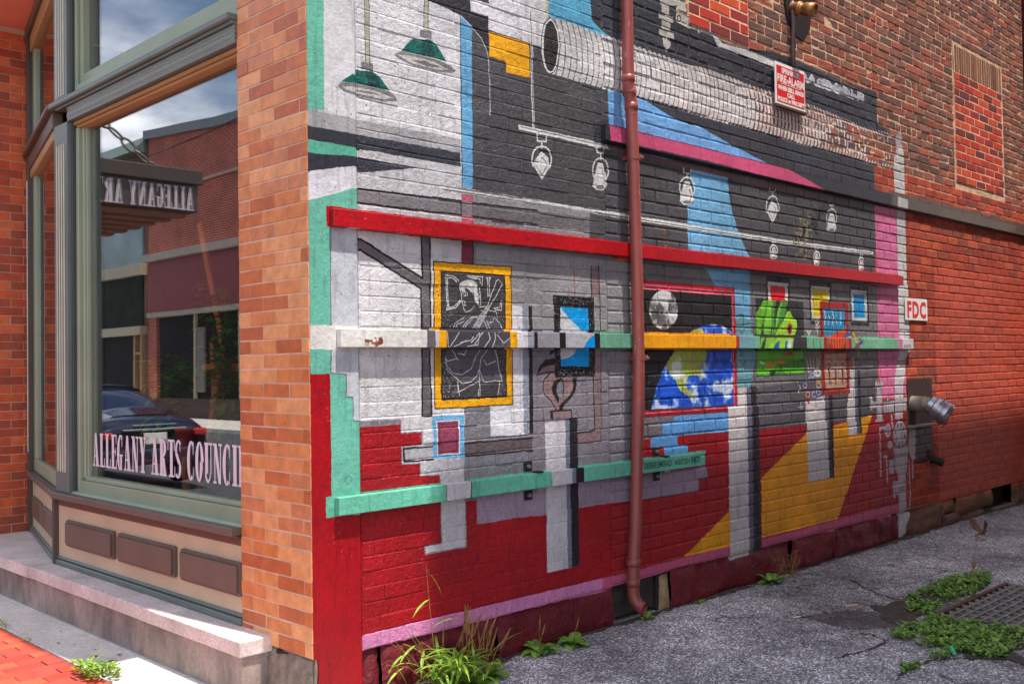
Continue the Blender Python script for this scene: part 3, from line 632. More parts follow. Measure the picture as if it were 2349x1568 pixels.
('S',(70,70,110),0.016,[(4560,1397),(4557,1388),(4551,1380),(4540,1374),(4528,1371),(4514,1370),(4500,1371),(4488,1376),(4478,1382),(4472,1390),(4470,1399),(4473,1408),(4479,1415),(4490,1421),(4502,1425),(4516,1426),(4530,1425),(4543,1420),(4552,1414),(4558,1406),(4560,1397)]),
('S',(214,206,196),0.008,[(4543,1397),(4542,1392),(4537,1387),(4531,1383),(4523,1380),(4514,1380),(4506,1381),(4498,1383),(4492,1388),(4488,1393),(4487,1399),(4489,1404),(4493,1409),(4499,1413),(4507,1416),(4516,1416),(4524,1415),(4532,1412),(4538,1408),(4542,1403),(4543,1397)]),
('S',(90,110,170),0.016,[(4685,1473),(4683,1464),(4676,1456),(4665,1450),(4652,1446),(4638,1445),(4624,1447),(4611,1451),(4601,1458),(4595,1466),(4594,1475),(4596,1483),(4603,1491),(4613,1497),(4626,1501),(4641,1502),(4655,1501),(4667,1497),(4677,1490),(4684,1482),(4685,1473)]),
('S',(214,206,196),0.008,[(4668,1473),(4666,1468),(4662,1462),(4656,1458),(4647,1456),(4638,1455),(4630,1456),(4622,1459),(4616,1463),(4612,1469),(4611,1474),(4612,1480),(4617,1485),(4623,1489),(4631,1492),(4640,1492),(4649,1491),(4657,1489),(4663,1484),(4667,1479),(4668,1473)]),
('S',(220,216,210),0.016,[(4767,1493),(4764,1484),(4757,1476),(4746,1470),(4733,1466),(4719,1465),(4704,1467),(4691,1471),(4681,1478),(4675,1486),(4673,1495),(4676,1504),(4683,1512),(4694,1518),(4707,1522),(4721,1523),(4736,1521),(4748,1517),(4759,1510),(4765,1502),(4767,1493)]),
('S',(214,206,196),0.008,[(4749,1494),(4747,1488),(4743,1483),(4736,1479),(4728,1476),(4719,1475),(4710,1476),(4702,1479),(4696,1483),(4692,1489),(4691,1494),(4692,1500),(4697,1505),(4703,1509),(4712,1512),(4721,1513),(4730,1512),(4738,1509),(4744,1505),(4748,1499),(4749,1494)]),
('S',(190,120,60),0.016,[(4769,1392),(4767,1383),(4760,1375),(4749,1369),(4736,1365),(4721,1364),(4707,1366),(4694,1370),(4684,1377),(4678,1385),(4676,1394),(4679,1403),(4686,1411),(4696,1417),(4709,1421),(4724,1422),(4738,1420),(4751,1416),(4761,1409),(4767,1401),(4769,1392)]),
('S',(214,206,196),0.008,[(4752,1392),(4750,1386),(4746,1381),(4739,1377),(4731,1375),(4722,1374),(4713,1375),(4705,1378),(4698,1382),(4695,1388),(4693,1394),(4695,1399),(4699,1404),(4706,1408),(4714,1411),(4723,1412),(4732,1411),(4740,1408),(4747,1403),(4751,1398),(4752,1392)]),
('S',(170,70,60),0.016,[(4599,1324),(4597,1316),(4590,1308),(4580,1302),(4567,1298),(4553,1298),(4539,1299),(4526,1304),(4517,1310),(4511,1318),(4509,1327),(4512,1336),(4518,1344),(4529,1350),(4541,1353),(4555,1354),(4569,1353),(4582,1348),(4592,1342),(4598,1333),(4599,1324)]),
('S',(214,206,196),0.008,[(4582,1325),(4581,1319),(4576,1314),(4570,1310),(4562,1308),(4553,1307),(4545,1309),(4537,1311),(4531,1316),(4527,1321),(4526,1327),(4527,1332),(4532,1337),(4538,1341),(4546,1344),(4555,1344),(4564,1343),(4571,1340),(4577,1336),(4581,1331),(4582,1325)]),
('S',(120,90,150),0.016,[(4700,1321),(4698,1313),(4691,1305),(4680,1299),(4667,1295),(4653,1294),(4638,1296),(4626,1301),(4616,1307),(4610,1315),(4608,1324),(4611,1333),(4618,1341),(4628,1347),(4641,1350),(4655,1351),(4669,1350),(4682,1345),(4692,1339),(4698,1330),(4700,1321)]),
('S',(214,206,196),0.008,[(4683,1322),(4681,1316),(4677,1311),(4670,1307),(4662,1305),(4653,1304),(4644,1305),(4636,1308),(4630,1313),(4626,1318),(4625,1324),(4627,1329),(4631,1334),(4638,1338),(4646,1341),(4655,1341),(4664,1340),(4672,1337),(4678,1333),(4682,1328),(4683,1322)]),
('S',(60,90,150),0.016,[(4767,1334),(4764,1325),(4757,1317),(4746,1311),(4733,1307),(4718,1306),(4704,1308),(4691,1313),(4681,1319),(4675,1328),(4673,1337),(4676,1345),(4683,1353),(4694,1359),(4707,1363),(4721,1364),(4735,1362),(4748,1358),(4758,1351),(4765,1343),(4767,1334)]),
('S',(214,206,196),0.008,[(4749,1334),(4747,1329),(4743,1323),(4736,1320),(4728,1317),(4719,1316),(4710,1318),(4702,1321),(4696,1325),(4692,1330),(4691,1336),(4692,1342),(4697,1347),(4703,1351),(4712,1353),(4721,1354),(4730,1353),(4738,1350),(4744,1346),(4748,1340),(4749,1334)]),
('P',(150,70,50),[(4518,1313),(4595,1296),(4579,1254),(4551,1255)]),
('S',(216,208,200),0.009,[(4412,1429),(4444,1379),(4415,1344)]),
('S',(216,208,200),0.009,[(4439,1266),(4451,1216)]),
('S',(216,208,200),0.009,[(4410,1232),(4480,1236)]),
('P',(164,36,28),[(4776,2060),(5251,2062),(5255,1315),(4785,1310)]),
('P',(226,84,34),[(4832,2005),(5200,2003),(5203,1667),(4883,1667),(4836,1773)]),
('P',(40,160,214),[(4832,2005),(5200,2003),(5196,1842),(5067,1830),(4973,1799),(4926,1774),(4836,1771)]),
('P',(206,156,132),[(4837,1638),(5198,1645),(5200,1366),(4839,1367)]),
('S',(26,34,44),0.006,[(4839,2002),(4845,1894),(4833,1777)]),
('S',(26,34,44),0.006,[(4863,2002),(4881,1895),(4857,1777)]),
('S',(26,34,44),0.006,[(4887,2002),(4917,1896),(4881,1778)]),
('S',(26,34,44),0.006,[(4911,2002),(4912,1896),(4905,1778)]),
('S',(26,34,44),0.006,[(4936,2002),(4949,1896),(4929,1778)]),
('S',(26,34,44),0.006,[(4960,2002),(4985,1897),(4954,1778)]),
('S',(26,34,44),0.006,[(4984,2001),(4981,1897),(4978,1784)]),
('S',(26,34,44),0.006,[(5009,2001),(5017,1898),(5003,1791)]),
('S',(26,34,44),0.006,[(5033,2001),(5054,1898),(5028,1797)]),
('S',(26,34,44),0.006,[(5058,2001),(5050,1898),(5053,1803)]),
('S',(26,34,44),0.006,[(5083,2001),(5087,1899),(5078,1809)]),
('S',(26,34,44),0.006,[(5108,2000),(5124,1900),(5103,1816)]),
('S',(26,34,44),0.006,[(5133,2000),(5120,1900),(5128,1822)]),
('S',(26,34,44),0.006,[(5158,2000),(5157,1900),(5154,1828)]),
('S',(26,34,44),0.006,[(5183,2000),(5195,1901),(5179,1835)]),
('S',(232,240,246),0.01,[(4847,1997),(4866,1931),(4848,1872)]),
('S',(232,240,246),0.01,[(4912,1952),(4929,1933),(4916,1874)]),
('S',(232,240,246),0.01,[(4982,1996),(4993,1934),(4984,1875)]),
('S',(232,240,246),0.01,[(5049,1951),(5058,1936),(5053,1876)]),
('S',(232,240,246),0.01,[(5121,1996),(5123,1937),(5123,1877)]),
('S',(60,26,22),0.007,[(4926,1774),(4929,1671)]),
('S',(60,26,22),0.007,[(4967,1782),(4968,1671)]),
('S',(60,26,22),0.007,[(5009,1790),(5008,1671)]),
('S',(60,26,22),0.007,[(5051,1798),(5048,1671)]),
('S',(60,26,22),0.007,[(5093,1806),(5088,1671)]),
('S',(60,26,22),0.007,[(5136,1814),(5129,1671)]),
('S',(60,26,22),0.007,[(5179,1822),(5170,1671)]),
('P',(226,190,160),[(4933,1579),(4933,1575),(4931,1571),(4928,1567),(4924,1564),(4919,1562),(4914,1561),(4908,1560),(4903,1561),(4898,1562),(4894,1564),(4890,1568),(4887,1571),(4886,1575),(4885,1579),(4886,1584),(4888,1588),(4891,1591),(4895,1594),(4900,1597),(4905,1598),(4910,1598),(4916,1598),(4921,1596),(4925,1594),(4929,1591),(4931,1587),(4933,1583)]),
('S',(40,38,60),0.028,[(4908,1557),(4909,1484)]),
('S',(60,40,40),0.01,[(4905,1484),(4896,1396)]),
('S',(60,40,40),0.01,[(4914,1484),(4916,1396)]),
('S',(220,200,160),0.01,[(4873,1506),(4908,1546),(4942,1505)]),
('P',(226,190,160),[(5040,1578),(5040,1574),(5037,1570),(5034,1566),(5030,1563),(5026,1561),(5020,1560),(5015,1559),(5009,1560),(5004,1561),(5000,1564),(4996,1567),(4993,1570),(4992,1574),(4991,1579),(4992,1583),(4994,1587),(4997,1591),(5001,1594),(5006,1596),(5011,1597),(5017,1598),(5022,1597),(5027,1596),(5032,1593),(5036,1590),(5038,1587),(5040,1583)]),
('S',(50,70,160),0.028,[(5015,1556),(5016,1482)]),
('S',(60,40,40),0.01,[(5011,1482),(5002,1393)]),
('S',(60,40,40),0.01,[(5020,1482),(5022,1393)]),
('S',(220,200,160),0.01,[(4978,1505),(5014,1545),(5049,1504)]),
('P',(226,190,160),[(5157,1577),(5156,1573),(5154,1569),(5151,1565),(5147,1562),(5142,1560),(5137,1559),(5131,1558),(5126,1559),(5120,1560),(5116,1562),(5112,1566),(5109,1569),(5107,1573),(5107,1578),(5108,1582),(5110,1586),(5113,1590),(5117,1593),(5122,1595),(5127,1597),(5133,1597),(5139,1597),(5144,1595),(5148,1593),(5152,1590),(5155,1586),(5157,1582)]),
('S',(40,38,60),0.028,[(5131,1555),(5132,1480)]),
('S',(60,40,40),0.01,[(5127,1480),(5118,1391)]),
('S',(60,40,40),0.01,[(5137,1480),(5138,1390)]),
('S',(220,200,160),0.01,[(5094,1503),(5130,1544),(5166,1502)]),
('S',(40,90,170),0.026,[(5253,1781),(5323,1835),(5303,1820)]),
('S',(200,40,40),0.026,[(5333,1831),(5382,1778),(5478,1721)]),
('S',(240,200,20),0.026,[(5327,1808),(5382,1767),(5387,1721)]),
('S',(40,90,170),0.026,[(5496,1737),(5361,1690)]),
('S',(200,40,40),0.026,[(5379,1721),(5435,1683)]),
('S',(240,200,20),0.026,[(5481,1721),(5479,1683)]),
('S',(240,200,20),0.026,[(5426,1675),(5423,1625)]),
('S',(200,40,40),0.026,[(5266,1569),(5305,1538)]),
('S',(240,200,20),0.026,[(5321,1599),(5331,1534)]),
('S',(40,90,170),0.026,[(5398,1602),(5345,1538)]),
('P',(232,118,166),[(5782,2946),(6214,2944),(6230,1760),(6203,1782),(6174,1276),(6080,1247),(5829,1255),(5780,1509),(5795,2239)]),
('P',(232,118,166),[(5782,1794),(6336,1800),(6327,1502),(6329,1288),(6080,1247),(5829,1255)]),
('P',(170,14,26),[(5648,1113),(6323,1247),(6308,992),(6107,292),(5052,274),(5223,553)]),
('WORN',(222,218,216),1.0,[(6375,3713),(6387,3528),(6391,3428),(6202,3402),(6259,3567)]),
('P',(222,218,216),[(6364,3525),(6391,3428),(6398,3314),(6173,3285),(6195,3394),(6272,3511)]),
('P',(222,218,216),[(6174,3300),(6399,3328),(6390,1769),(6221,1767),(6215,2951),(6188,3047)]),
('P',(228,224,222),[(6212,2258),(6409,2267),(6423,1776),(6214,1774)]),
('P',(228,224,222),[(6214,1774),(6481,1771),(6476,1684),(6373,1643),(6291,1544),(6327,1502),(6254,1356),(6087,1360),(6107,1456),(6165,1570),(6214,1651)]),
('S',(60,56,58),0.01,[(6219,1856),(6439,1854)]),
('S',(60,56,58),0.01,[(6216,1812),(6437,1809)]),
('S',(60,56,58),0.01,[(6275,1725),(6273,1684),(6476,1684),(6478,1726),(6275,1725)]),
('S',(60,56,58),0.01,[(6157,1553),(6314,1552)]),
('S',(60,56,58),0.01,[(6165,1573),(6316,1575)]),
('S',(60,56,58),0.01,[(6094,1359),(6254,1356)]),
('S',(60,56,58),0.01,[(6085,1331),(6263,1326)]),
('S',(40,38,40),0.008,[(6331,1705),(6330,1702),(6327,1699),(6324,1696),(6320,1694),(6315,1694),(6310,1694),(6306,1696),(6303,1699),(6301,1702),(6300,1705),(6301,1709),(6304,1712),(6307,1715),(6311,1716),(6316,1717),(6321,1716),(6325,1715),(6328,1712),(6330,1709),(6331,1705)]),
('S',(40,38,40),0.008,[(6384,1706),(6383,1702),(6381,1699),(6377,1696),(6373,1695),(6368,1694),(6364,1695),(6359,1696),(6356,1699),(6354,1702),(6354,1706),(6355,1709),(6357,1712),(6361,1715),(6365,1717),(6370,1717),(6374,1717),(6379,1715),(6382,1712),(6384,1709),(6384,1706)]),
('S',(40,38,40),0.008,[(6438,1706),(6437,1702),(6435,1699),(6431,1696),(6427,1695),(6422,1694),(6417,1695),(6413,1696),(6410,1699),(6408,1702),(6407,1706),(6408,1709),(6411,1713),(6414,1715),(6419,1717),(6424,1717),(6428,1717),(6432,1715),(6436,1713),(6438,1709),(6438,1706)]),
('P',(206,196,202),[(6087,1360),(6273,1355),(6258,1241),(6237,1061),(6088,1060),(6088,1246)]),
('P',(196,184,192),[(5863,1222),(6335,1246),(6327,1123),(5857,1111)]),
('P',(196,184,192),[(5740,1344),(5834,1347),(5835,1223),(5837,1072),(5732,1073),(5723,1227)]),
('P',(196,184,192),[(5704,1391),(5858,1391),(5863,1349),(5716,1347)]),
('P',(196,184,192),[(5606,1270),(5650,1277),(5651,1159),(5610,1156)]),
('P',(196,184,192),[(5648,1233),(5737,1234),(5741,1179),(5652,1175)]),
('P',(196,184,192),[(5701,1074),(5855,1073),(5854,1051),(5707,1052)]),
('S',(196,184,192),0.018,[(5732,1384),(5733,1406)]),
('S',(196,184,192),0.018,[(5773,1383),(5774,1405)]),
('S',(196,184,192),0.018,[(5815,1382),(5816,1404)]),
('S',(196,184,192),0.018,[(5850,1381),(5852,1403)]),
('P',(196,184,192),[(5922,1265),(5965,1266),(5964,1122),(5921,1121)]),
('S',(70,60,66),0.007,[(6086,1352),(6077,1061)]),
('S',(70,60,66),0.007,[(6272,1347),(6241,1061)]),
('S',(70,60,66),0.007,[(5863,1222),(6079,1230)]),
('S',(70,60,66),0.007,[(5857,1111),(6073,1118)]),
('S',(70,60,66),0.007,[(5740,1344),(5732,1073)]),
('S',(70,60,66),0.007,[(5841,1347),(5837,1072)]),
('S',(70,60,66),0.007,[(5922,1265),(5921,1121)]),
('S',(70,60,66),0.007,[(5965,1266),(5964,1122)]),
('P',(196,184,192),[(6039,829),(6325,827),(6317,680),(6271,552),(6267,218),(6117,210),(6123,565),(6038,621)]),
('P',(196,184,192),[(6319,914),(6314,887),(6302,861),(6283,839),(6259,821),(6232,808),(6201,801),(6169,800),(6138,805),(6109,816),(6084,832),(6063,853),(6048,877),(6039,904),(6037,931),(6042,958),(6054,983),(6072,1005),(6095,1024),(6122,1037),(6152,1044),(6184,1046),(6215,1041),(6244,1031),(6271,1015),(6292,994),(6308,969),(6317,942)]),
('S',(60,52,58),0.008,[(6319,914),(6310,876),(6287,843),(6254,818),(6213,803),(6169,800),(6126,809),(6089,829),(6059,858),(6042,893),(6037,931),(6046,968),(6067,1001),(6100,1027),(6140,1042),(6184,1046),(6227,1038),(6266,1018),(6296,989),(6314,953),(6319,914)]),
('S',(60,52,58),0.01,[(6278,899),(6278,896),(6276,893),(6273,890),(6270,889),(6266,888),(6263,889),(6260,891),(6258,894),(6256,897),(6256,901),(6257,904),(6258,907),(6261,909),(6264,911),(6268,911),(6271,911),(6274,909),(6277,906),(6278,903),(6278,899)]),
('S',(60,52,58),0.01,[(6235,846),(6234,842),(6232,839),(6230,837),(6227,835),(6223,835),(6220,836),(6217,838),(6214,840),(6213,844),(6213,847),(6213,851),(6215,854),(6218,856),(6221,858),(6224,858),(6228,857),(6231,855),(6233,853),(6235,849),(6235,846)]),
('S',(60,52,58),0.01,[(6164,837),(6164,834),(6162,831),(6159,829),(6156,827),(6153,827),(6149,828),(6146,829),(6144,832),(6142,835),(6142,839),(6143,842),(6145,845),(6147,848),(6150,849),(6154,850),(6157,849),(6160,847),(6163,844),(6164,841),(6164,837)]),
('S',(60,52,58),0.01,[(6108,878),(6107,875),(6105,872),(6103,870),(6100,868),(6096,868),(6093,869),(6090,870),(6088,873),(6086,876),(6086,880),(6087,883),(6088,886),(6091,889),(6094,890),(6098,890),(6101,890),(6104,888),(6106,885),(6108,882),(6108,878)]),
('S',(60,52,58),0.01,[(6098,945),(6097,941),(6096,938),(6093,936),(6090,934),(6087,934),(6083,935),(6080,937),(6078,939),(6077,942),(6076,946),(6077,949),(6079,952),(6081,955),(6084,956),(6088,957),(6091,956),(6094,954),(6096,951),(6098,948),(6098,945)]),
('S',(60,52,58),0.01,[(6141,998),(6140,994),(6138,991),(6136,989),(6132,987),(6129,987),(6126,988),(6123,990),(6120,992),(6119,995),(6119,999),(6119,1002),(6121,1006),(6124,1008),(6127,1009),(6130,1010),(6134,1009),(6137,1007),(6139,1005),(6140,1001),(6141,998)]),
('S',(60,52,58),0.01,[(6211,1007),(6210,1004),(6209,1000),(6206,998),(6203,997),(6199,996),(6196,997),(6193,999),(6190,1001),(6189,1005),(6189,1008),(6189,1012),(6191,1015),(6194,1017),(6197,1019),(6201,1019),(6204,1018),(6207,1016),(6209,1014),(6211,1011),(6211,1007)]),
('S',(60,52,58),0.01,[(6268,966),(6268,963),(6266,960),(6263,957),(6260,956),(6256,955),(6253,956),(6250,958),(6248,961),(6246,964),(6246,967),(6247,971),(6248,974),(6251,976),(6254,978),(6258,978),(6261,978),(6264,976),(6267,973),(6268,970),(6268,966)]),
('P',(196,184,192),[(5995,965),(5993,952),(5988,939),(5980,928),(5970,919),(5958,913),(5945,909),(5931,908),(5918,911),(5905,916),(5894,924),(5885,934),(5879,946),(5875,959),(5874,972),(5876,985),(5881,998),(5889,1009),(5899,1018),(5911,1025),(5924,1028),(5938,1029),(5951,1027),(5964,1022),(5975,1014),(5984,1004),(5991,992),(5995,979)]),
('S',(60,52,58),0.008,[(5963,967),(5961,958),(5957,951),(5950,945),(5942,941),(5933,940),(5924,942),(5916,947),(5910,953),(5907,961),(5906,970),(5908,979),(5912,987),(5919,993),(5927,997),(5936,997),(5945,996),(5953,991),(5959,984),(5962,976),(5963,967)]),
('P',(196,184,192),[(6365,973),(6499,957),(6479,680),(6409,679),(6337,760)]),
('S',(196,184,192),0.026,[(5879,996),(5780,998),(5775,587)]),
('S',(196,184,192),0.026,[(6017,1096),(6029,991)]),
('S',(196,184,192),0.026,[(5847,747),(5900,743),(5903,529)]),
('S',(196,184,192),0.026,[(6340,678),(6351,479),(6359,363),(6321,236)]),
('S',(196,184,192),0.026,[(6416,672),(6415,515)]),
('P',(196,184,192),[(5941,708),(6032,705),(6029,586),(5942,590)]),
('P',(196,184,192),[(6011,527),(6047,527),(6046,371),(6009,370)]),
('P',(196,184,192),[(6054,515),(6131,516),(6124,395),(6054,394)]),
('P',(196,184,192),[(6021,834),(6019,826),(6015,819),(6008,813),(6000,808),(5990,804),(5980,802),(5968,802),(5957,804),(5947,807),(5937,812),(5930,818),(5924,825),(5921,833),(5920,841),(5922,848),(5926,855),(5932,862),(5940,867),(5950,870),(5961,872),(5972,872),(5983,871),(5994,867),(6003,863),(6011,857),(6017,849),(6020,842)]),
('S',(70,60,66),0.008,[(6043,717),(6042,572)]),
('S',(70,60,66),0.008,[(6073,718),(6071,570)]),
('S',(70,60,66),0.008,[(6042,821),(6317,819)]),
('S',(70,60,66),0.008,[(6037,741),(6320,742)]),
('S',(70,60,66),0.008,[(6135,451),(6239,444)]),
('S',(70,60,66),0.008,[(6134,432),(6238,425)]),
('S',(70,60,66),0.008,[(6326,843),(6336,612),(6290,485)]),
('P',(226,222,222),[(6111,235),(6351,216),(6260,96),(6255,15),(6105,3)]),
('P',(70,44,40),[(6502,966),(6854,947),(6848,720),(6720,628),(6482,632)]),
('P',(214,88,62),[(7000,200),(9900,200),(9900,2470),(7000,2470)]),
('P',(224,138,186),[(291,313),(2058,301),(2056,215),(294,241)]),
('P',(208,92,132),[(2058,301),(2292,296),(2810,304),(3414,304),(3437,297),(6110,311),(6124,226),(3841,231),(2808,247),(2056,215)]),
('P',(216,208,208),[(3432,312),(3682,295),(3685,212),(3431,203)]),
('P',(104,102,124),[(3682,295),(3738,294),(3738,217),(3685,212)]),
('P',(40,36,42),[(3738,296),(3842,299),(3842,229),(3737,215)]),
('P',(182,16,28),[(100,2246),(6250,2246),(6250,2345),(100,2345)]),
('P',(224,220,214),[(-90,1672),(670,1672),(670,1785),(-90,1785)]),
('P',(112,104,108),[(670,1672),(726,1672),(726,1785),(670,1785)]),
('P',(206,202,200),[(726,1672),(750,1672),(750,1785),(726,1785)]),
('P',(250,176,12),[(750,1672),(803,1672),(803,1785),(750,1785)]),
('P',(74,70,76),[(803,1672),(864,1672),(864,1785),(803,1785)]),
('P',(74,70,78),[(806,1672),(1261,1672),(1261,1785),(806,1785)]),
('P',(250,176,12),[(1260,1672),(1316,1672),(1316,1785),(1260,1785)]),
('P',(224,220,224),[(1315,1672),(1399,1672),(1399,1785),(1315,1785)]),
('P',(150,156,168),[(1397,1672),(1449,1672),(1449,1785),(1397,1785)]),
('P',(34,31,34),[(1449,1672),(1479,1672),(1479,1785),(1449,1785)]),
('P',(150,148,154),[(1477,1672),(1661,1672),(1661,1785),(1477,1785)]),
('P',(30,27,29),[(1658,1672),(1713,1672),(1713,1785),(1658,1785)]),
('P',(176,176,182),[(1711,1672),(1964,1672),(1964,1785),(1711,1785)]),
('P',(30,27,29),[(1964,1672),(2017,1672),(2017,1785),(1964,1785)]),
('P',(104,158,132),[(2014,1672),(2426,1672),(2426,1785),(2014,1785)]),
('P',(0,140,212),[(1965,1759),(1968,1676),(1862,1676),(1891,1716),(1927,1743)]),
('P',(250,166,14),[(2401,1672),(3491,1672),(3491,1785),(2401,1785)]),
('P',(188,40,40),[(3488,1672),(3531,1672),(3531,1785),(3488,1785)]),
('P',(120,170,180),[(3528,1672),(3733,1672),(3733,1785),(3528,1785)]),
('P',(122,186,150),[(3734,1672),(6085,1672),(6085,1785),(3734,1785)]),
('P',(52,50,50),[(3801,1672),(4474,1672),(4474,1785),(3801,1785)]),
('P',(120,196,44),[(3812,1759),(3871,1760),(3799,1676)]),
('P',(136,206,54),[(3887,1760),(4016,1761),(3968,1677),(3858,1676)]),
('P',(168,226,54),[(4029,1761),(4280,1763),(4256,1677),(3898,1676)]),
('P',(20,110,190),[(3968,1677),(4030,1726),(4075,1742),(4054,1677)]),
('P',(20,110,190),[(4140,1677),(4156,1735),(4188,1738),(4176,1677)]),
('P',(236,236,236),[(4177,1701),(4202,1749),(4261,1753),(4229,1677)]),
('S',(60,60,40),0.01,[(4578,1759),(4579,1681)]),
('S',(90,60,50),0.01,[(4679,1753),(4683,1681)]),
('P',(164,36,28),[(4741,1672),(5206,1672),(5206,1785),(4741,1785)]),
('P',(226,84,34),[(4796,1672),(5159,1672),(5159,1785),(4796,1785)]),
('P',(40,160,214),[(4797,1768),(4872,1769),(4804,1753)]),
('S',(60,26,22),0.007,[(4819,1765),(4820,1677)]),
('S',(60,26,22),0.007,[(4864,1765),(4864,1677)]),
('S',(60,26,22),0.007,[(4909,1765),(4910,1677)]),
('S',(60,26,22),0.007,[(4955,1766),(4955,1677)]),
('S',(60,26,22),0.007,[(5001,1766),(5001,1677)]),
('S',(60,26,22),0.007,[(5047,1766),(5047,1678)]),
('S',(60,26,22),0.007,[(5094,1767),(5094,1678)]),
('S',(40,90,170),0.026,[(5165,1764),(5225,1798)]),
('S',(240,200,20),0.026,[(5269,1772),(5298,1719)]),
('S',(200,40,40),0.026,[(5333,1773),(5389,1735)]),
('S',(40,90,170),0.026,[(5394,1743),(5264,1685)]),
('S',(200,40,40),0.026,[(5282,1719),(5345,1678)]),
('S',(40,30,40),0.016,[(4839,1710),(4837,1677)]),
('S',(40,30,40),0.016,[(4869,1710),(4867,1677)]),
('S',(40,30,40),0.016,[(5083,1711),(5082,1678)]),
('S',(226,224,222),0.0042,[(807,1761),(813,1680)]),
('S',(226,224,222),0.0042,[(824,1683),(890,1760)]),
('S',(226,224,222),0.0042,[(854,1685),(939,1720)]),
('S',(226,224,222),0.0042,[(900,1708),(970,1720),(986,1738)]),
('S',(226,224,222),0.0042,[(970,1709),(1034,1761)]),
('S',(226,224,222),0.0042,[(993,1697),(1054,1762)]),
('S',(226,224,222),0.0042,[(1034,1756),(1017,1697),(946,1691)]),
('S',(226,224,222),0.0042,[(1098,1762),(1109,1727),(1064,1683)]),
('S',(226,224,222),0.0042,[(1142,1763),(1146,1727),(1124,1683)]),
('S',(226,224,222),0.0042,[(1158,1751),(1211,1707),(1258,1734)]),
('DOTS',(180,178,176),0.004,26,[(1170,1710),(1257,1722),(1257,1683),(1169,1683)]),
('WORN',(120,62,30),0.8,[(280,1726),(397,1734),(383,1695),(305,1678)]),
('WORN',(110,62,30),0.7,[(1283,1747),(1426,1749),(1425,1742),(1283,1739)]),
('P',(226,222,220),[(6170,1770),(6386,1769),(6381,1680),(6164,1679)]),
('S',(40,38,40),0.008,[(6222,1704),(6221,1700),(6219,1697),(6215,1695),(6211,1693),(6206,1692),(6202,1693),(6198,1695),(6194,1697),(6193,1700),(6192,1704),(6193,1707),(6195,1711),(6199,1713),(6203,1715),(6208,1715),(6212,1715),(6216,1713),(6220,1711),(6222,1707),(6222,1704)]),
('S',(40,38,40),0.008,[(6275,1704),(6274,1701),(6272,1697),(6268,1695),(6264,1693),(6259,1693),(6254,1693),(6250,1695),(6247,1697),(6245,1700),(6245,1704),(6246,1708),(6248,1711),(6251,1713),(6256,1715),(6260,1715),(6265,1715),(6269,1713),(6272,1711),(6274,1708),(6275,1704)]),
('S',(40,38,40),0.008,[(6328,1704),(6327,1701),(6325,1697),(6321,1695),(6317,1693),(6312,1693),(6308,1693),(6303,1695),(6300,1697),(6298,1701),(6298,1704),(6299,1708),(6301,1711),(6305,1713),(6309,1715),(6314,1716),(6318,1715),(6323,1714),(6326,1711),(6328,1708),(6328,1704)]),
('P',(110,196,166),[(80,892),(3160,892),(3160,990),(80,990)]),
('P',(220,214,218),[(786,995),(960,993),(957,886),(784,890)]),
('S',(136,132,136),0.006,[(786,990),(786,894)]),
('S',(34,31,34),0.006,[(960,993),(957,886)]),
('P',(214,208,212),[(1574,1006),(1747,1007),(1746,891),(1574,892)]),
('P',(124,130,148),[(1746,1007),(1782,1007),(1782,890),(1745,891)]),
('P',(40,36,42),[(1781,1007),(1850,1009),(1849,892),(1781,890)]),
('P',(58,59,66),[(2050,2930),(6220,2930),(6220,3062),(2050,3062)]),
('P',(224,88,132),[(2154,3055),(2169,2953),(2416,2954),(2451,2959),(3163,2965),(3924,2951),(4857,2946),(4577,2998),(4225,3050),(3166,3055),(2440,3056),(2419,3053)]),
('P',(108,92,80),[(6060,2930),(9900,2930),(9900,3090),(6060,3090)]),
('P',(206,204,200),[(6174,3041),(6381,3035),(6376,2941),(6169,2949)])]
RES = 0.002; MX0, MX1, MZ0, MZ1 = -0.06, 9.94, 0.0, 4.5
MW, MH = int(round((MX1 - MX0) / RES)), int(round((MZ1 - MZ0) / RES))

def fbm(h, w, cell, octaves=4, seed=0):
    g = np.random.default_rng(seed); out = np.zeros((h, w), np.float32); amp = 1.0; tot = 0
    for o in range(octaves):
        c = max(1.0, cell / 2 ** o); gh, gw = int(h / c) + 3, int(w / c) + 3
        t = g.random((gh, gw), dtype=np.float32)
        yy = np.arange(h, dtype=np.float32) / c; xx = np.arange(w, dtype=np.float32) / c
        y0 = yy.astype(int); x0 = xx.astype(int); fy = (yy - y0)[:, None]; fx = (xx - x0)[None, :]
        fy = fy * fy * (3 - 2 * fy); fx = fx * fx * (3 - 2 * fx)
        a = t[np.ix_(y0, x0)] * (1 - fx) + t[np.ix_(y0, x0 + 1)] * fx
        b = t[np.ix_(y0 + 1, x0)] * (1 - fx) + t[np.ix_(y0 + 1, x0 + 1)] * fx
        out += amp * (a * (1 - fy) + b * fy); tot += amp; amp *= 0.5
    return out / tot

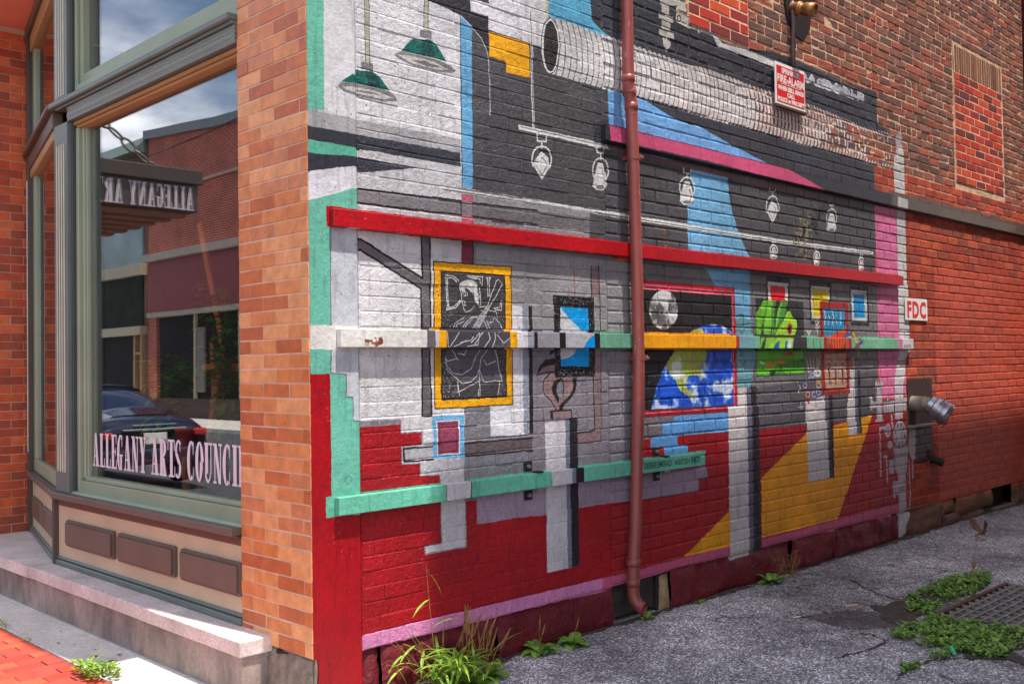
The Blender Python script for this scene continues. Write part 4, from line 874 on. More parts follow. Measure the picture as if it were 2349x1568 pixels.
def paint_mural():
    img = np.zeros((MH, MW, 3), np.float32); alpha = np.zeros((MH, MW), np.float32)
    def to_px(pts):
        return [((x / 1000 - MX0) / RES, (z / 1000 - MZ0) / RES) for x, z in pts]
    def pmask(pts):
        P = to_px(pts); xs = [p[0] for p in P]; ys = [p[1] for p in P]
        x0, x1 = max(0, int(min(xs))), min(MW, int(max(xs)) + 2); y0, y1 = max(0, int(min(ys))), min(MH, int(max(ys)) + 2)
        if x1 <= x0 or y1 <= y0: return None
        gx = (np.arange(x0, x1) + .5)[None, :]; gy = (np.arange(y0, y1) + .5)[:, None]
        m = np.zeros((y1 - y0, x1 - x0), bool)
        for (ax, ay), (bx, by) in zip(P, P[1:] + P[:1]):
            if ay == by: continue
            m ^= ((ay > gy) != (by > gy)) & (gx < (bx - ax) * (gy - ay) / (by - ay) + ax)
        return (slice(y0, y1), slice(x0, x1)), m
    def put(sl, m, c):
        v = img[sl]; v[m] = np.array(c, np.float32) / 255; a = alpha[sl]; a[m] = 1
    def seg(p, q, w, c):
        hw = max(w / 2 / RES, 0.7); x0, x1 = max(0, int(min(p[0], q[0]) - hw - 1)), min(MW, int(max(p[0], q[0]) + hw + 2)); y0, y1 = max(0, int(min(p[1], q[1]) - hw - 1)), min(MH, int(max(p[1], q[1]) + hw + 2))
        if x1 <= x0 or y1 <= y0: return
        gx = (np.arange(x0, x1) + .5)[None, :]; gy = (np.arange(y0, y1) + .5)[:, None]
        dx, dy = q[0] - p[0], q[1] - p[1]; L = dx * dx + dy * dy + 1e-9
        t = np.clip(((gx - p[0]) * dx + (gy - p[1]) * dy) / L, 0, 1)
        m = (gx - p[0] - t * dx) ** 2 + (gy - p[1] - t * dy) ** 2 < hw * hw
        put((slice(y0, y1), slice(x0, x1)), m, c)
    for it in MURAL:
        k = it[0]
        if k == 'P':
            r_ = pmask(it[2])
            if r_: put(r_[0], r_[1], it[1])
        elif k == 'S':
            P = to_px(it[3])
            for p, q in zip(P, P[1:]): seg(p, q, it[2], it[1])
        elif k == 'WORN':
            r_ = pmask(it[3])
            if r_:
                sh = r_[1].shape; n_ = fbm(*sh, 12, 4, 3); s_ = fbm(sh[0], sh[1], 34, 4, 5); s2 = fbm(sh[0], sh[1], 34, 4, 6)
                yy = np.clip(np.arange(sh[0])[:, None] + ((s_ - .5) * .9 * sh[0]).astype(int), 0, sh[0] - 1); xx = np.clip(np.arange(sh[1])[None] + ((s2 - .5) * .9 * sh[1]).astype(int), 0, sh[1] - 1)
                m = r_[1][yy, xx]; op = np.clip((n_ - .5 + (it[2] - .45) * .5) / .12, 0, 1) * m * .92
                v = img[r_[0]]; v[...] = v * (1 - op[..., None]) + np.array(it[1], np.float32) / 255 * op[..., None]; a = alpha[r_[0]]; a[...] = np.maximum(a, op)
        elif k == 'DOTS':
            xs = [p[0] for p in it[4]]; zs = [p[1] for p in it[4]]; g = random.Random(5); n_ = 0; ex = it[5] if len(it) > 5 else None
            def inside(P, x, z):
                c_ = False
                for (ax, ay), (bx, by) in zip(P, P[1:] + P[:1]):
                    if (ay > z) != (by > z) and x < (bx - ax) * (z - ay) / (by - ay) + ax: c_ = not c_
                return c_
            for t in range(6000):
                x, z = g.uniform(min(xs), max(xs)), g.uniform(min(zs), max(zs))
                if inside(it[4], x, z) and not (ex and inside(ex, x, z)):
                    p = to_px([(x, z)])[0]; seg(p, (p[0] + .1, p[1]), it[2], it[1]); n_ += 1
                    if n_ >= it[3]: break
        elif k == 'DUCT':
            T = np.array(to_px(it[1])); Bm = np.array(to_px(it[2])); x0, x1 = int(T[0, 0]), int(min(T[-1, 0], Bm[-1, 0]))
            xs = np.arange(x0, x1); y0, y1 = int(Bm[:, 1].min()), int(T[:, 1].max()) + 1
            gy = np.arange(y0, y1)[:, None]
            o = np.argsort(T[:, 0]); zt = np.interp(xs, T[o, 0], T[o, 1])[None]; o = np.argsort(Bm[:, 0]); zb = np.interp(xs, Bm[o, 0], Bm[o, 1])[None]
            ph0 = xs[None] * RES / 0.052
            t = (gy - zb) / np.maximum(zt - zb, 1)
            t = t + 0.035 * np.abs(np.sin(ph0 * PI)) * np.where(t > .5, -1, 1)
            ins = (t > 0) & (t < 1)
            bul = 0.035 * (1 - (2 * t - 1) ** 2)
            ph = ((xs[None] * RES - bul) / 0.052) % 1.0
            xm = xs[None] * RES + MX0
            n_ = fbm(y1 - y0, x1 - x0, 18, 4, 9); big = fbm(y1 - y0, x1 - x0, 120, 3, 19)
            shade = 0.93 - 0.10 * np.abs(2 * t - 0.9) + (n_ - .5) * .12
            c = np.stack([shade * .97, shade * .955, shade * .95], -1)
            line = (ph < .17) & (n_ > .32) & ((t > .72) | (t < .3) | (big > .42) | (xm > 2.7))
            dark = np.stack([0.47 + 0 * shade, .46 + 0 * shade, .46 + 0 * shade], -1)
            rust = np.stack([0.50 + .1 * n_, .25 + .08 * n_, .18 + 0 * n_], -1)
            isr = np.clip((xm - 2.65) / .3, 0, 1)[..., None] * np.clip((4.1 - xm) / .3, 0, 1)[..., None] * (0.35 + .65 * (n_ > .42)[..., None])
            lc = dark * (1 - isr) + rust * isr
            c = np.where(line[..., None], lc, c)
            worn = np.clip((xm - 3.7) / 2.2, 0, 1)
            keep = (n_ * .7 + big * .3) > (0.16 + worn * .5)
            keep &= ~((xm > 3.85) & (ph < .42))
            keep |= (worn < .02)
            edge = ((t > .9) | (t < .1)) & (ph > .4) & (n_ > .3)
            m = ins & (keep | edge)
            v = img[y0:y1, x0:x1]; v[m] = np.clip(c, 0, 1)[m]; a = alpha[y0:y1, x0:x1]; a[m] = 1
            m2 = ins & ~m & (xm > 3.85); a[m2] *= 0.0
        elif k == 'MOON':
            sl, m = pmask(it[1]); n_ = fbm(*m.shape, 46, 6, 21) * .6 + fbm(*m.shape, 14, 4, 22) * .4; n_ = np.clip((n_ - .40) / .16, 0, 1)
            v = img[sl]; v[m] = (np.array((96, 94, 96)) / 255 + n_[m][:, None] * (np.array((232, 232, 230)) - 96) / 255); alpha[sl][m] = 1
        elif k == 'EARTH':
            sl, m = pmask(it[1]); n_ = fbm(*m.shape, 60, 5, 31); n2 = fbm(*m.shape, 26, 4, 33)
            base = np.array((22, 84, 208)) / 255 * (0.75 + .5 * n2[..., None])
            land = np.zeros_like(m)
            for P in it[2:]:
                r_ = pmask(P)
                ys = slice(r_[0][0].start - sl[0].start, r_[0][0].stop - sl[0].start); xs_ = slice(r_[0][1].start - sl[1].start, r_[0][1].stop - sl[1].start)
                yy0 = max(0, ys.start); yy1 = min(m.shape[0], ys.stop); xx0 = max(0, xs_.start); xx1 = min(m.shape[1], xs_.stop)
                land[yy0:yy1, xx0:xx1] |= r_[1][yy0 - ys.start:yy1 - ys.start, xx0 - xs_.start:xx1 - xs_.start]
            lc = np.array((128, 158, 40)) / 255 * (1 - n2[..., None]) * 1.3 + np.array((196, 176, 120)) / 255 * n2[..., None] * .9
            c = np.where(land[..., None], lc, base)
            cl = np.clip((n_ * .65 + n2 * .35 - .5) / .1, 0, 1)[..., None] * .85
            c = c * (1 - cl) + np.array((.9, .92, .95)) * cl
            v = img[sl]; v[m] = np.clip(c, 0, 1)[m]; alpha[sl][m] = 1
    # paint wraps round the edge where the plaster strip meets the brickwork
    ci = lambda x: int((x - MX0) / RES)
    lo = int(.24 / RES)
    img[lo:, ci(.2845):ci(.302)] = img[lo:, ci(.306):ci(.306) + 1]; img[:, ci(.262):ci(.2845)] = img[:, ci(.256):ci(.256) + 1]; alpha[:, ci(.25):ci(.302)] = 1
    alpha[:int(2.47 / RES), ci(7.0):] *= .68                            # thin old red wash, the brick shows through
    # brush wobble on every painted edge, then age and grime in the paint film
    dx = ((fbm(MH, MW, 28, 3, 41) - .5) * 6).astype(int); dy = ((fbm(MH, MW, 28, 3, 43) - .5) * 6).astype(int)
    iy = np.clip(np.arange(MH)[:, None] + dy, 0, MH - 1); ix = np.clip(np.arange(MW)[None, :] + dx, 0, MW - 1)
    img = img[iy, ix]; alpha = alpha[iy, ix]
    g1 = fbm(MH, MW, 160, 5, 51); g2 = fbm(MH, MW, 14, 3, 53)
    img *= (1 + (g1 - .5) * .26 + (g2 - .5) * .12)[..., None]
    img *= .89
    k1 = fbm(MH, MW, 7, 2, 61); k2 = fbm(MH, MW, 90, 4, 63)              # chips and scuffs in the film
    chip = (k1 > .86) & (k2 > .55); img[chip] = img[chip] * .45 + .10
    scuff = (k1 < .15) & (k2 < .45); img[scuff] = np.minimum(1, img[scuff] * .7 + .26)
    strk = fbm(MH // 10 + 1, MW, 9, 3, 65).repeat(10, 0)[:MH]            # faint vertical water marks
    img *= (1 - np.clip((strk - .62) * .7, 0, .09))[..., None]
    out = np.ones((MH, MW, 4), np.float32); out[..., :3] = np.clip(img, 0, 1); out[..., 3] = alpha
    im = bpy.data.images.new('mural_paint', MW, MH, alpha=True)
    im.alpha_mode = 'CHANNEL_PACKED'
    im.pixels.foreach_set(out.ravel()); im.update(); im.pack()
    return im

mural_image = paint_mural()

def mural_nodes(n, l):
    """colour and coverage of the paint at this point of the wall"""
    g = n.new('ShaderNodeNewGeometry'); s = n.new('ShaderNodeSeparateXYZ'); l.new(g.outputs['Position'], s.inputs[0])
    u = mathn(n, l, 'DIVIDE', mathn(n, l, 'SUBTRACT', s.outputs['X'], MX0), MX1 - MX0)
    v = mathn(n, l, 'DIVIDE', mathn(n, l, 'SUBTRACT', s.outputs['Z'], MZ0), MZ1 - MZ0)
    cb = n.new('ShaderNodeCombineXYZ'); l.new(u, cb.inputs[0]); l.new(v, cb.inputs[1])
    t = n.new('ShaderNodeTexImage'); t.image = mural_image; t.extension = 'CLIP'; t.interpolation = 'Linear'; l.new(cb.outputs[0], t.inputs[0])
    return t.outputs['Color'], t.outputs['Alpha'], g.outputs['Position']

def painted(name, rough_bare=0.9, bstr=0.35, coarse=0.0, paint_rough=0.5):
    m, n, l, b = nodes_of(name)
    pc, pa, pos = mural_nodes(n, l)
    at = n.new('ShaderNodeAttribute'); at.attribute_name = 'bcol'
    big = noise(n, l, pos, 9, 6, .62); fine = noise(n, l, pos, 70, 4, .6)
    bare = mixc(n, l, 1.0, at.outputs['Color'], ramp(n, l, big, ((0.28, 0.55), (0.5, 1.0), (0.75, 1.3))), 'MULTIPLY')
    bare = mixc(n, l, 1.0, bare, ramp(n, l, fine, ((0.3, 0.72), (0.6, 1.08))), 'MULTIPLY')
    oi = n.new('ShaderNodeObjectInfo')
    tone = ramp(n, l, oi.outputs['Random'], ((0.0, 0.93), (1.0, 1.05)))
    paint = mixc(n, l, 1.0, pc, ramp(n, l, fine, ((0.25, 0.86), (0.65, 1.05))), 'MULTIPLY')
    paint = mixc(n, l, 1.0, paint, tone, 'MULTIPLY')
    l.new(mixc(n, l, pa, bare, paint), b.inputs['Base Color'])
    rr = ramp(n, l, pa, ((0.0, rough_bare), (1.0, paint_rough))); l.new(rr, b.inputs['Roughness'])
    b.inputs['Specular IOR Level'].default_value = 0.35
    h1 = noise(n, l, pos, 34, 5, .6); nb = bump(n, l, b, h1, bstr, 0.016)
    h2 = noise(n, l, pos, 160, 3, .6); nb = bump(n, l, b, h2, bstr * 1.2, 0.005, nb)
    if coarse: bump(n, l, b, noise(n, l, pos, 11, 5, .6), coarse, 0.05, nb)
    return m

M_BRICK = painted('painted_brick', bstr=0.6, paint_rough=0.42)
M_MORTAR = painted('painted_mortar', bstr=0.9)
M_BOARD = painted('painted_board', bstr=0.28, paint_rough=0.38)
M_STONE = painted('painted_stone', bstr=0.8, coarse=0.5)

# ------------------------------------------------------------------ materials
def asphalt(name='asphalt', k=1.0, rough=.85):
    m, n, l, b = nodes_of(name)
    p = coord(n, l)
    vo = n.new('ShaderNodeTexVoronoi'); l.new(p, vo.inputs['Vector']); vo.inputs['Scale'].default_value = 120
    sp = n.new('ShaderNodeSeparateColor'); l.new(vo.outputs['Color'], sp.inputs[0])
    agg = ramp(n, l, sp.outputs[0], ((0.0, (.055, .053, .056)), (0.4, (.14, .132, .138)), (0.75, (.26, .245, .25)), (0.96, (.62, .60, .60))))
    big = noise(n, l, p, 1.3, 6, .6); mid = noise(n, l, p, 7, 5, .6); huge = noise(n, l, p, .55, 5, .65)
    agg = mixc(n, l, 1.0, agg, ramp(n, l, huge, ((0.36, .66), (0.64, 1.75))), 'MULTIPLY')
    c = mixc(n, l, 1.0, agg, ramp(n, l, big, ((0.3, .5), (0.7, 1.45))), 'MULTIPLY')
    c = mixc(n, l, 1.0, c, ramp(n, l, mid, ((0.3, .66), (0.7, 1.2))), 'MULTIPLY')
    # hairline cracks
    v2 = n.new('ShaderNodeTexVoronoi'); v2.feature = 'DISTANCE_TO_EDGE'; v2.inputs['Scale'].default_value = .55
    wob = n.new('ShaderNodeVectorMath'); wob.operation = 'ADD'; nz = n.new('ShaderNodeTexNoise'); nz.inputs['Scale'].default_value = 3; l.new(p, nz.inputs['Vector'])
    l.new(p, wob.inputs[0]); l.new(nz.outputs['Color'], wob.inputs[1]); l.new(wob.outputs[0], v2.inputs['Vector'])
    crack = ramp(n, l, v2.outputs['Distance'], ((0.0, .25), (0.008, 1.0)))
    c = mixc(n, l, 1.0, c, crack, 'MULTIPLY')
    if k != 1.0: c = mixc(n, l, 1.0, c, (k, k, k), 'MULTIPLY')
    l.new(c, b.inputs['Base Color']); b.inputs['Roughness'].default_value = rough
    nb = bump(n, l, b, vo.outputs['Distance'], .7, .006); bump(n, l, b, mid, .4, .02, nb)
    return m

def concrete(name, rgb, stain=0.5, blotch=True):
    m, n, l, b = nodes_of(name); p = coord(n, l); c = lin(rgb)
    f = noise(n, l, p, 3.0, 6, .62); f2 = noise(n, l, p, 55, 4, .6)
    base = ramp(n, l, f, ((0.3, tuple(x * (1 - .45 * stain) for x in c)), (0.68, tuple(min(1, x * 1.12) for x in c))))
    base = mixc(n, l, 1.0, base, ramp(n, l, f2, ((0.3, .72), (0.65, 1.08))), 'MULTIPLY')
    l.new(base, b.inputs['Base Color']); b.inputs['Roughness'].default_value = .85
    bump(n, l, b, f2, .25, .006); return m

def bricktex(name, c1, c2, mortar, bw=.235, bh=.0745, ms=.011):
    """far brickwork, its courses too small to be picked apart"""
    m, n, l, b = nodes_of(name)
    g = n.new('ShaderNodeNewGeometry'); s = n.new('ShaderNodeSeparateXYZ'); l.new(g.outputs['Position'], s.inputs[0])
    cb = n.new('ShaderNodeCombineXYZ'); l.new(mathn(n, l, 'ADD', s.outputs['X'], s.outputs['Y']), cb.inputs[0]); l.new(s.outputs['Z'], cb.inputs[1])
    t = n.new('ShaderNodeTexBrick'); l.new(cb.outputs[0], t.inputs['Vector']); t.inputs['Scale'].default_value = 1
    t.inputs['Brick Width'].default_value = bw; t.inputs['Row Height'].default_value = bh; t.inputs['Mortar Size'].default_value = ms; t.inputs['Mortar Smooth'].default_value = .1
    t.inputs['Color1'].default_value = (*lin(c1), 1); t.inputs['Color2'].default_value = (*lin(c2), 1); t.inputs['Mortar'].default_value = (*lin(mortar), 1)
    c = mixc(n, l, 1.0, t.outputs['Color'], ramp(n, l, noise(n, l, g.outputs['Position'], 1.2, 5), ((.3, .7), (.7, 1.15))), 'MULTIPLY')
    l.new(c, b.inputs['Base Color']); b.inputs['Roughness'].default_value = .9
    return m

def glass(name, tint, ior):
    m = bpy.data.materials.new(name); m.use_nodes = True; n = m.node_tree.nodes; l = m.node_tree.links; n.clear()
    o = n.new('ShaderNodeOutputMaterial'); mxs = n.new('ShaderNodeMixShader'); tr = n.new('ShaderNodeBsdfTransparent'); gl = n.new('ShaderNodeBsdfGlossy'); fr = n.new('ShaderNodeFresnel')
    g0 = n.new('ShaderNodeNewGeometry'); mi = n.new('ShaderNodeMix'); l.new(g0.outputs['Backfacing'], mi.inputs[0]); mi.inputs[2].default_value = ior; mi.inputs[3].default_value = 1 / ior; l.new(mi.outputs[0], fr.inputs['IOR']); gl.inputs['Roughness'].default_value = 0.004; gl.inputs['Color'].default_value = (1, 1, 1, 1); tr.inputs['Color'].default_value = (*tint, 1)
    g = n.new('ShaderNodeNewGeometry'); nz = n.new('ShaderNodeTexNoise'); nz.inputs['Scale'].default_value = 1.1; nz.inputs['Detail'].default_value = 1; l.new(g.outputs['Position'], nz.inputs['Vector'])
    bp = n.new('ShaderNodeBump'); bp.inputs['Strength'].default_value = .012; bp.inputs['Distance'].default_value = .05; l.new(nz.outputs['Fac'], bp.inputs['Height']); l.new(bp.outputs[0], gl.inputs['Normal'])
    l.new(fr.outputs[0], mxs.inputs[0]); l.new(tr.outputs[0], mxs.inputs[1]); l.new(gl.outputs[0], mxs.inputs[2]); l.new(mxs.outputs[0], o.inputs[0])
    return m

def vcol_mat(name, rough=.7, bstr=.3, bscale=60, var=.2, spec=.4):
    m, n, l, b = nodes_of(name); p = coord(n, l)
    at = n.new('ShaderNodeAttribute'); at.attribute_name = 'bcol'
    oc = n.new('ShaderNodeObjectInfo')
    c = mixc(n, l, 1.0, at.outputs['Color'], oc.outputs['Color'], 'MULTIPLY')
    c = mixc(n, l, 1.0, c, ramp(n, l, noise(n, l, p, 14, 5, .6), ((.3, 1 - var), (.7, 1 + var * .6))), 'MULTIPLY')
    l.new(c, b.inputs['Base Color']); b.inputs['Roughness'].default_value = rough; b.inputs['Specular IOR Level'].default_value = spec
    if bstr: bump(n, l, b, noise(n, l, p, bscale, 4, .6), bstr, .005)
    return m

def leaf_mat(name, a, c_):
    m, n, l, b = nodes_of(name); p = coord(n, l)
    f = noise(n, l, p, 23, 3)
    oi = n.new('ShaderNodeObjectInfo')
    c = ramp(n, l, f, ((.32, lin(a)), (.68, lin(c_))))
    l.new(c, b.inputs['Base Color']); b.inputs['Roughness'].default_value = .5
    b.inputs['Subsurface Weight'].default_value = 0.0
    tr = n.new('ShaderNodeBsdfTranslucent'); l.new(c, tr.inputs['Color']); ms = n.new('ShaderNodeMixShader'); ms.inputs[0].default_value = .28
    out = n['Material Output']; l.new(b.outputs[0], ms.inputs[1]); l.new(tr.outputs[0], ms.inputs[2]); l.new(ms.outputs[0], out.inputs[0])
    return m

M_ASPH = asphalt()
M_PIER = vcol_mat('glazed_pier_brick', rough=.45, bstr=.6, bscale=55, var=.24, spec=.5)
M_PMORT = simple('pier_mortar', (206, 180, 160), .9, bstr=.4)
M_SAGE = simple('sage_paint', (140, 150, 126), .45, var=.08, vscale=3, bstr=.06)
M_TRIM = simple('slate_green_trim', (96, 106, 100), .42, var=.10, vscale=4, bstr=.08)
M_BROWN = simple('brown_trim_paint', (98, 84, 76), .45, var=.10, vscale=4, bstr=.08)
M_PIN = simple('cream_pinstripe', (196, 190, 168), .5, bstr=0)
M_CREAM = simple('cream_paint', (184, 170, 142), .5, var=.10, vscale=3, bstr=.08)
M_OCHRE = simple('ochre_wood', (166, 128, 84), .5, var=.12, vscale=4, bstr=.08, stretch=(1, .2, 1))
M_GLASS = glass('window_glass', (.86, .90, .90), 2.45)
M_LETTER = simple('vinyl_lettering', (214, 204, 214), .5, var=.03, bstr=0)
M_STEP = concrete('limestone_step', (212, 196, 190), .6)
def riser_mat():
    m, n, l, b = nodes_of('stained_step_riser'); p = coord(n, l); ps = coord(n, l, sx=(1, 1, .38))
    c = ramp(n, l, noise(n, l, p, 2.2, 6, .6), ((.3, lin((118, 102, 96))), (.7, lin((172, 154, 144)))))
    c = mixc(n, l, 1.0, c, ramp(n, l, noise(n, l, ps, 9, 6, .6), ((.34, .62), (.6, 1.05))), 'MULTIPLY'); c = mixc(n, l, 1.0, c, ramp(n, l, noise(n, l, p, 60, 4), ((.3, .8), (.65, 1.06))), 'MULTIPLY')
    l.new(c, b.inputs['Base Color']); b.inputs['Roughness'].default_value = .9; bump(n, l, b, noise(n, l, p, 60, 4), .3, .006); return m
M_STEPB = riser_mat()
M_SLAB = concrete('sidewalk_slab', (216, 206, 194), .3)
M_SOFFIT = simple('terracotta_soffit', (236, 140, 112), .8, var=.06, bscale=200, bstr=.4)
M_DARKIN = simple('dark_interior', (46, 42, 40), .8, var=.2, bstr=0)
def pipe_paint():
    m, n, l, b = nodes_of('downspout_paint'); p = coord(n, l); ps = coord(n, l, sx=(1, 1, .22))
    c = ramp(n, l, noise(n, l, ps, 7, 5), ((.3, lin((112, 50, 46))), (.7, lin((148, 72, 62)))))
    chip = mathn(n, l, 'MULTIPLY', ramp(n, l, noise(n, l, ps, 46, 4, .7), ((.635, 0.0), (.66, 1.0))), ramp(n, l, noise(n, l, p, 2.2, 3), ((.45, 0.0), (.6, 1.0))))
    c = mixc(n, l, chip, c, lin((214, 190, 180))); rust = ramp(n, l, noise(n, l, p, 19, 5, .7), ((.62, 0.0), (.72, .8)))
    l.new(mixc(n, l, rust, c, lin((78, 40, 30))), b.inputs['Base Color']); b.inputs['Roughness'].default_value = .42; bump(n, l, b, noise(n, l, p, 26, 4), .2, .006); return m
M_PIPE = pipe_paint()
M_CHROME = simple('worn_chrome', (168, 166, 170), .28, .9, var=.2, vscale=20, bstr=.05)
M_GALV = simple('galvanised_pipe', (140, 132, 120), .5, .5, var=.2, vscale=12, bstr=.1)
M_BRASS = simple('tarnished_brass', (150, 104, 60), .45, .6, var=.3, vscale=30, bstr=.1)
M_BLACK = simple('blackened_steel', (34, 26, 24), .6, .2, var=.3, vscale=18, bstr=.2)
M_RUST = simple('rusty_steel', (92, 58, 40), .8, .2, var=.4, vscale=25, bstr=.3)
M_SIGNRED = simple('sign_red', (206, 26, 34), .4, var=.08, vscale=14, bstr=.03)
M_SIGNWH = simple('sign_white', (228, 220, 216), .4, var=.06, vscale=14, bstr=.03)
M_INK = simple('marker_ink', (28, 44, 46), .7, bstr=0)
M_PAVER = vcol_mat('pavement_brick', rough=.85, bstr=.5, bscale=120, var=.18)
M_LEAF = leaf_mat('weed_leaf', (58, 104, 34), (148, 186, 72))
M_GRASS = leaf_mat('grass_blade', (70, 122, 34), (166, 196, 70))
M_DRY = leaf_mat('dry_stem', (128, 92, 48), (176, 134, 76))
M_SOIL = simple('crack_soil', (62, 54, 44), .95, var=.4, vscale=20, bscale=90, bstr=.9)
M_GRATE = simple('grate_steel', (150, 144, 138), .5, .4, var=.3, vscale=16, bstr=.2)
M_VOID = simple('drain_dark', (16, 15, 15), .9, bstr=0)

# ------------------------------------------------------------------ ground
def sheet(name, poly, z, mat, kind='structure', label=None):
    mb = MB(); mb.face([(x, y, z) for x, y in poly]); o = mb.build(name, mat); tag(o, label, None, None, kind); return o

sheet('ground', [(-160, -160), (160, -160), (160, 160), (-160, 160)], -0.06, M_ASPH, label='grey asphalt ground reaching the horizon')
gx0, gx1, gy0, gy1 = 3.52, 4.9, -2.05, -1.30             # drain opening
mb = MB()
for a in ((-0.17, gx0, -30, 0.6), (gx1, 30, -30, 0.6), (gx0, gx1, gy1, 0.6), (gx0, gx1, -30, gy0)):
    mb.face([(a[0], a[2], 0), (a[1], a[2], 0), (a[1], a[3], 0), (a[0], a[3], 0)])
tag(mb.build('alley_paving', M_ASPH), 'coarse grey asphalt paving of the alley', None, None, 'structure')
mb = MB(); mb.box(-0.455, -0.13, 0.05, 4.2, -0.05, 0.03, .004); mb.box(-0.455, -0.13, 4.21, 9.5, -0.05, 0.03, .004); mb.box(-0.455, -0.13, -1.6, 0.042, -0.05, 0.03, .004)
slab = tag(mb.build('sidewalk', M_SLAB), 'pale concrete strip along the storefront step', None, None, 'structure')
mb = MB(); mb.box(-0.148, -0.12, 0.36, 9, -0.02, 0.036)
o = mb.build('joint_filler', simple('joint_filler_grey', (150, 152, 154), .8), slab)
# gum spots on the slab
mb = MB()
for x, y, r_ in ((-.33, 1.62, .016), (-.30, 1.45, .020), (-.345, 1.40, .012), (-.27, 1.75, .007), (-.22, 1.55, .010), (-.36, 2.05, .008), (-.25, 2.3, .007), (-.31, 1.95, .006)):
    ang = rng.random() * 6; mb.face([(x + r_ * (1 + .2 * math.sin(3 * t + ang)) * math.cos(t), y + 1.3 * r_ * math.sin(t), .0335) for t in [2 * PI * k / 12 for k in range(12)]])
mb.build('gum_spot', simple('old_gum', (84, 78, 74), .8, bstr=.2), slab)
# brick pavement: bricks laid along the street, near ones single
pav_root = tag(MB(), None) if False else None
mbg = MB(); mbg.box(-3.0, -0.462, -4.0, 40, -0.06, 0.018); pavement = tag(mbg.build('brick_pavement', simple('paver_sand', (120, 72, 56), .95, bstr=.5)), 'red brick pavement beside the concrete strip', None, None, 'structure')
pv_meshes = []
for k in range(4):
    mbp = MB(); mbp.box(-.0992, .0992, -.0493, .0493, -.03, 0, .003); mm = mbp.mesh('paver'); mm.materials.append(M_PAVER); pv_meshes.append(mm)
rest = MB(); cnt = 0
PAVC = [(190, 70, 48), (198, 78, 54), (178, 62, 46), (168, 70, 56), (204, 86, 58)]
for row in range(24):
    for j in range(-6, 30):
        # courses run across: long side along x in a running bond
        xx = -0.5645 - row * 0.2015 - (0.0 if j % 2 == 0 else 0.1008); yy = 0.6 + j * 0.1005
        if row == 0 and j % 2:
            rest.cur = lin(rng.choice(PAVC)); rest.box(-.560, -.4665, yy - .0485, yy + .0485, -.01, .030)
        cpx = rng.choice(PAVC); zz = .030 + rng.uniform(-.0015, .0015)
        if row < 3 and 0.6 < yy < 3.4 and cnt < 120:
            o = bpy.data.objects.new('brick', rng.choice(pv_meshes)); col.objects.link(o); o.parent = pavement; o.location = (xx, yy, zz); o.rotation_euler = (rng.gauss(0, .004), rng.gauss(0, .004), rng.gauss(0, .01)); o.color = (*lin(cpx), 1); cnt += 1
        elif row < 12:
            rest.cur = lin(cpx); rest.box(xx - .0985, xx + .0985, yy - .0485, yy + .0485, -.01, zz)
for mm in pv_meshes:
    a = mm.attributes['bcol']; a.data.foreach_set('color', np.ones(len(mm.loops) * 4, np.float32))
o = rest.build('brick_field', M_PAVER, pavement); tag(o, kind='stuff')
for k in (0,): mb = MB(); mb.box(-3.18, -3.0, -20, 60, -0.06, 0.03, .01); tag(mb.build('kerb', M_SLAB), 'concrete kerb along the street', None, None, 'structure')
mb = MB(); mb.face([(-10.4, -60, -.04), (-3.18, -60, -.04), (-3.18, 90, -.04), (-10.4, 90, -.04)]); tag(mb.build('road', simple('road_asphalt', (70, 69, 72), .85, var=.2, vscale=2, bscale=150, bstr=.4)), 'grey asphalt street', None, None, 'structure')
mb = MB(); mb.box(-13, -10.4, -60, 90, -.06, .06, .01); tag(mb.build('far_sidewalk', M_SLAB), 'concrete sidewalk across the street', None, None, 'structure')

# ------------------------------------------------------------------ the corner building
bld = empty('corner_building', (0, 0, 0))
tag(bld, 'brick corner building with colourful painted mural along its alley wall and a display window', 'building')

def brick_verts(w, h, d, ch, jit=0.0, g=rng, top=None):
    """front at y=0 looking to -y, body behind; chamfered edges; corners may wander"""
    J = lambda s_: g.uniform(-s_, s_) if s_ else 0.0
    x0, x1, z0, z1 = -w / 2, w / 2, -h / 2, h / 2
    o = [(x0 + J(jit), d, z0 + J(jit)), (x1 + J(jit), d, z0 + J(jit)), (x1 + J(jit), d, z1 + J(jit)), (x0 + J(jit), d, z1 + J(jit))]
    dt, ct = top if top else (ch, ch * 1.1); m_ = [(o[i][0], ch if i < 2 else dt, o[i][2]) for i in range(4)]
    c2 = ch * 1.1
    f_ = [(m_[0][0] + c2, J(jit * .6), m_[0][2] + c2), (m_[1][0] - c2, J(jit * .6), m_[1][2] + c2), (m_[2][0] - c2, J(jit * .6), m_[2][2] - ct), (m_[3][0] + c2, J(jit * .6), m_[3][2] - ct)]
    v = o + m_ + f_
    f = [(8, 9, 10, 11)]
    for i in range(4):
        j = (i + 1) % 4
        f += [(4 + i, 4 + j, 8 + j, 8 + i), (i, j, 4 + j, 4 + i)]
    return v, f

wall_back = MB()
MORT_NAT = lin((214, 178, 146)); MORT_RED = lin((190, 128, 96))
def wallrect(x0, x1, z0, z1, y, c, nx=1, nz=1):
    wall_back.cur = c
    wall_back.box(x0, x1, y, y + .20, z0, z1)
ZT = 6.4
wallrect(0.288, 2.14, 0.235, ZT, 0.0026, MORT_NAT)            # tight flush joints
wallrect(2.14, 9.62, 0.235, 2.95, 0.0070, MORT_RED)         # raked joints
wallrect(2.14, 9.62, 3.045, ZT, 0.0042, MORT_NAT)
wallrect(2.14, 9.62, 2.95, 3.045, 0.02, MORT_NAT)
alley_wall = wall_back.build('alley_wall', M_MORTAR, bld)

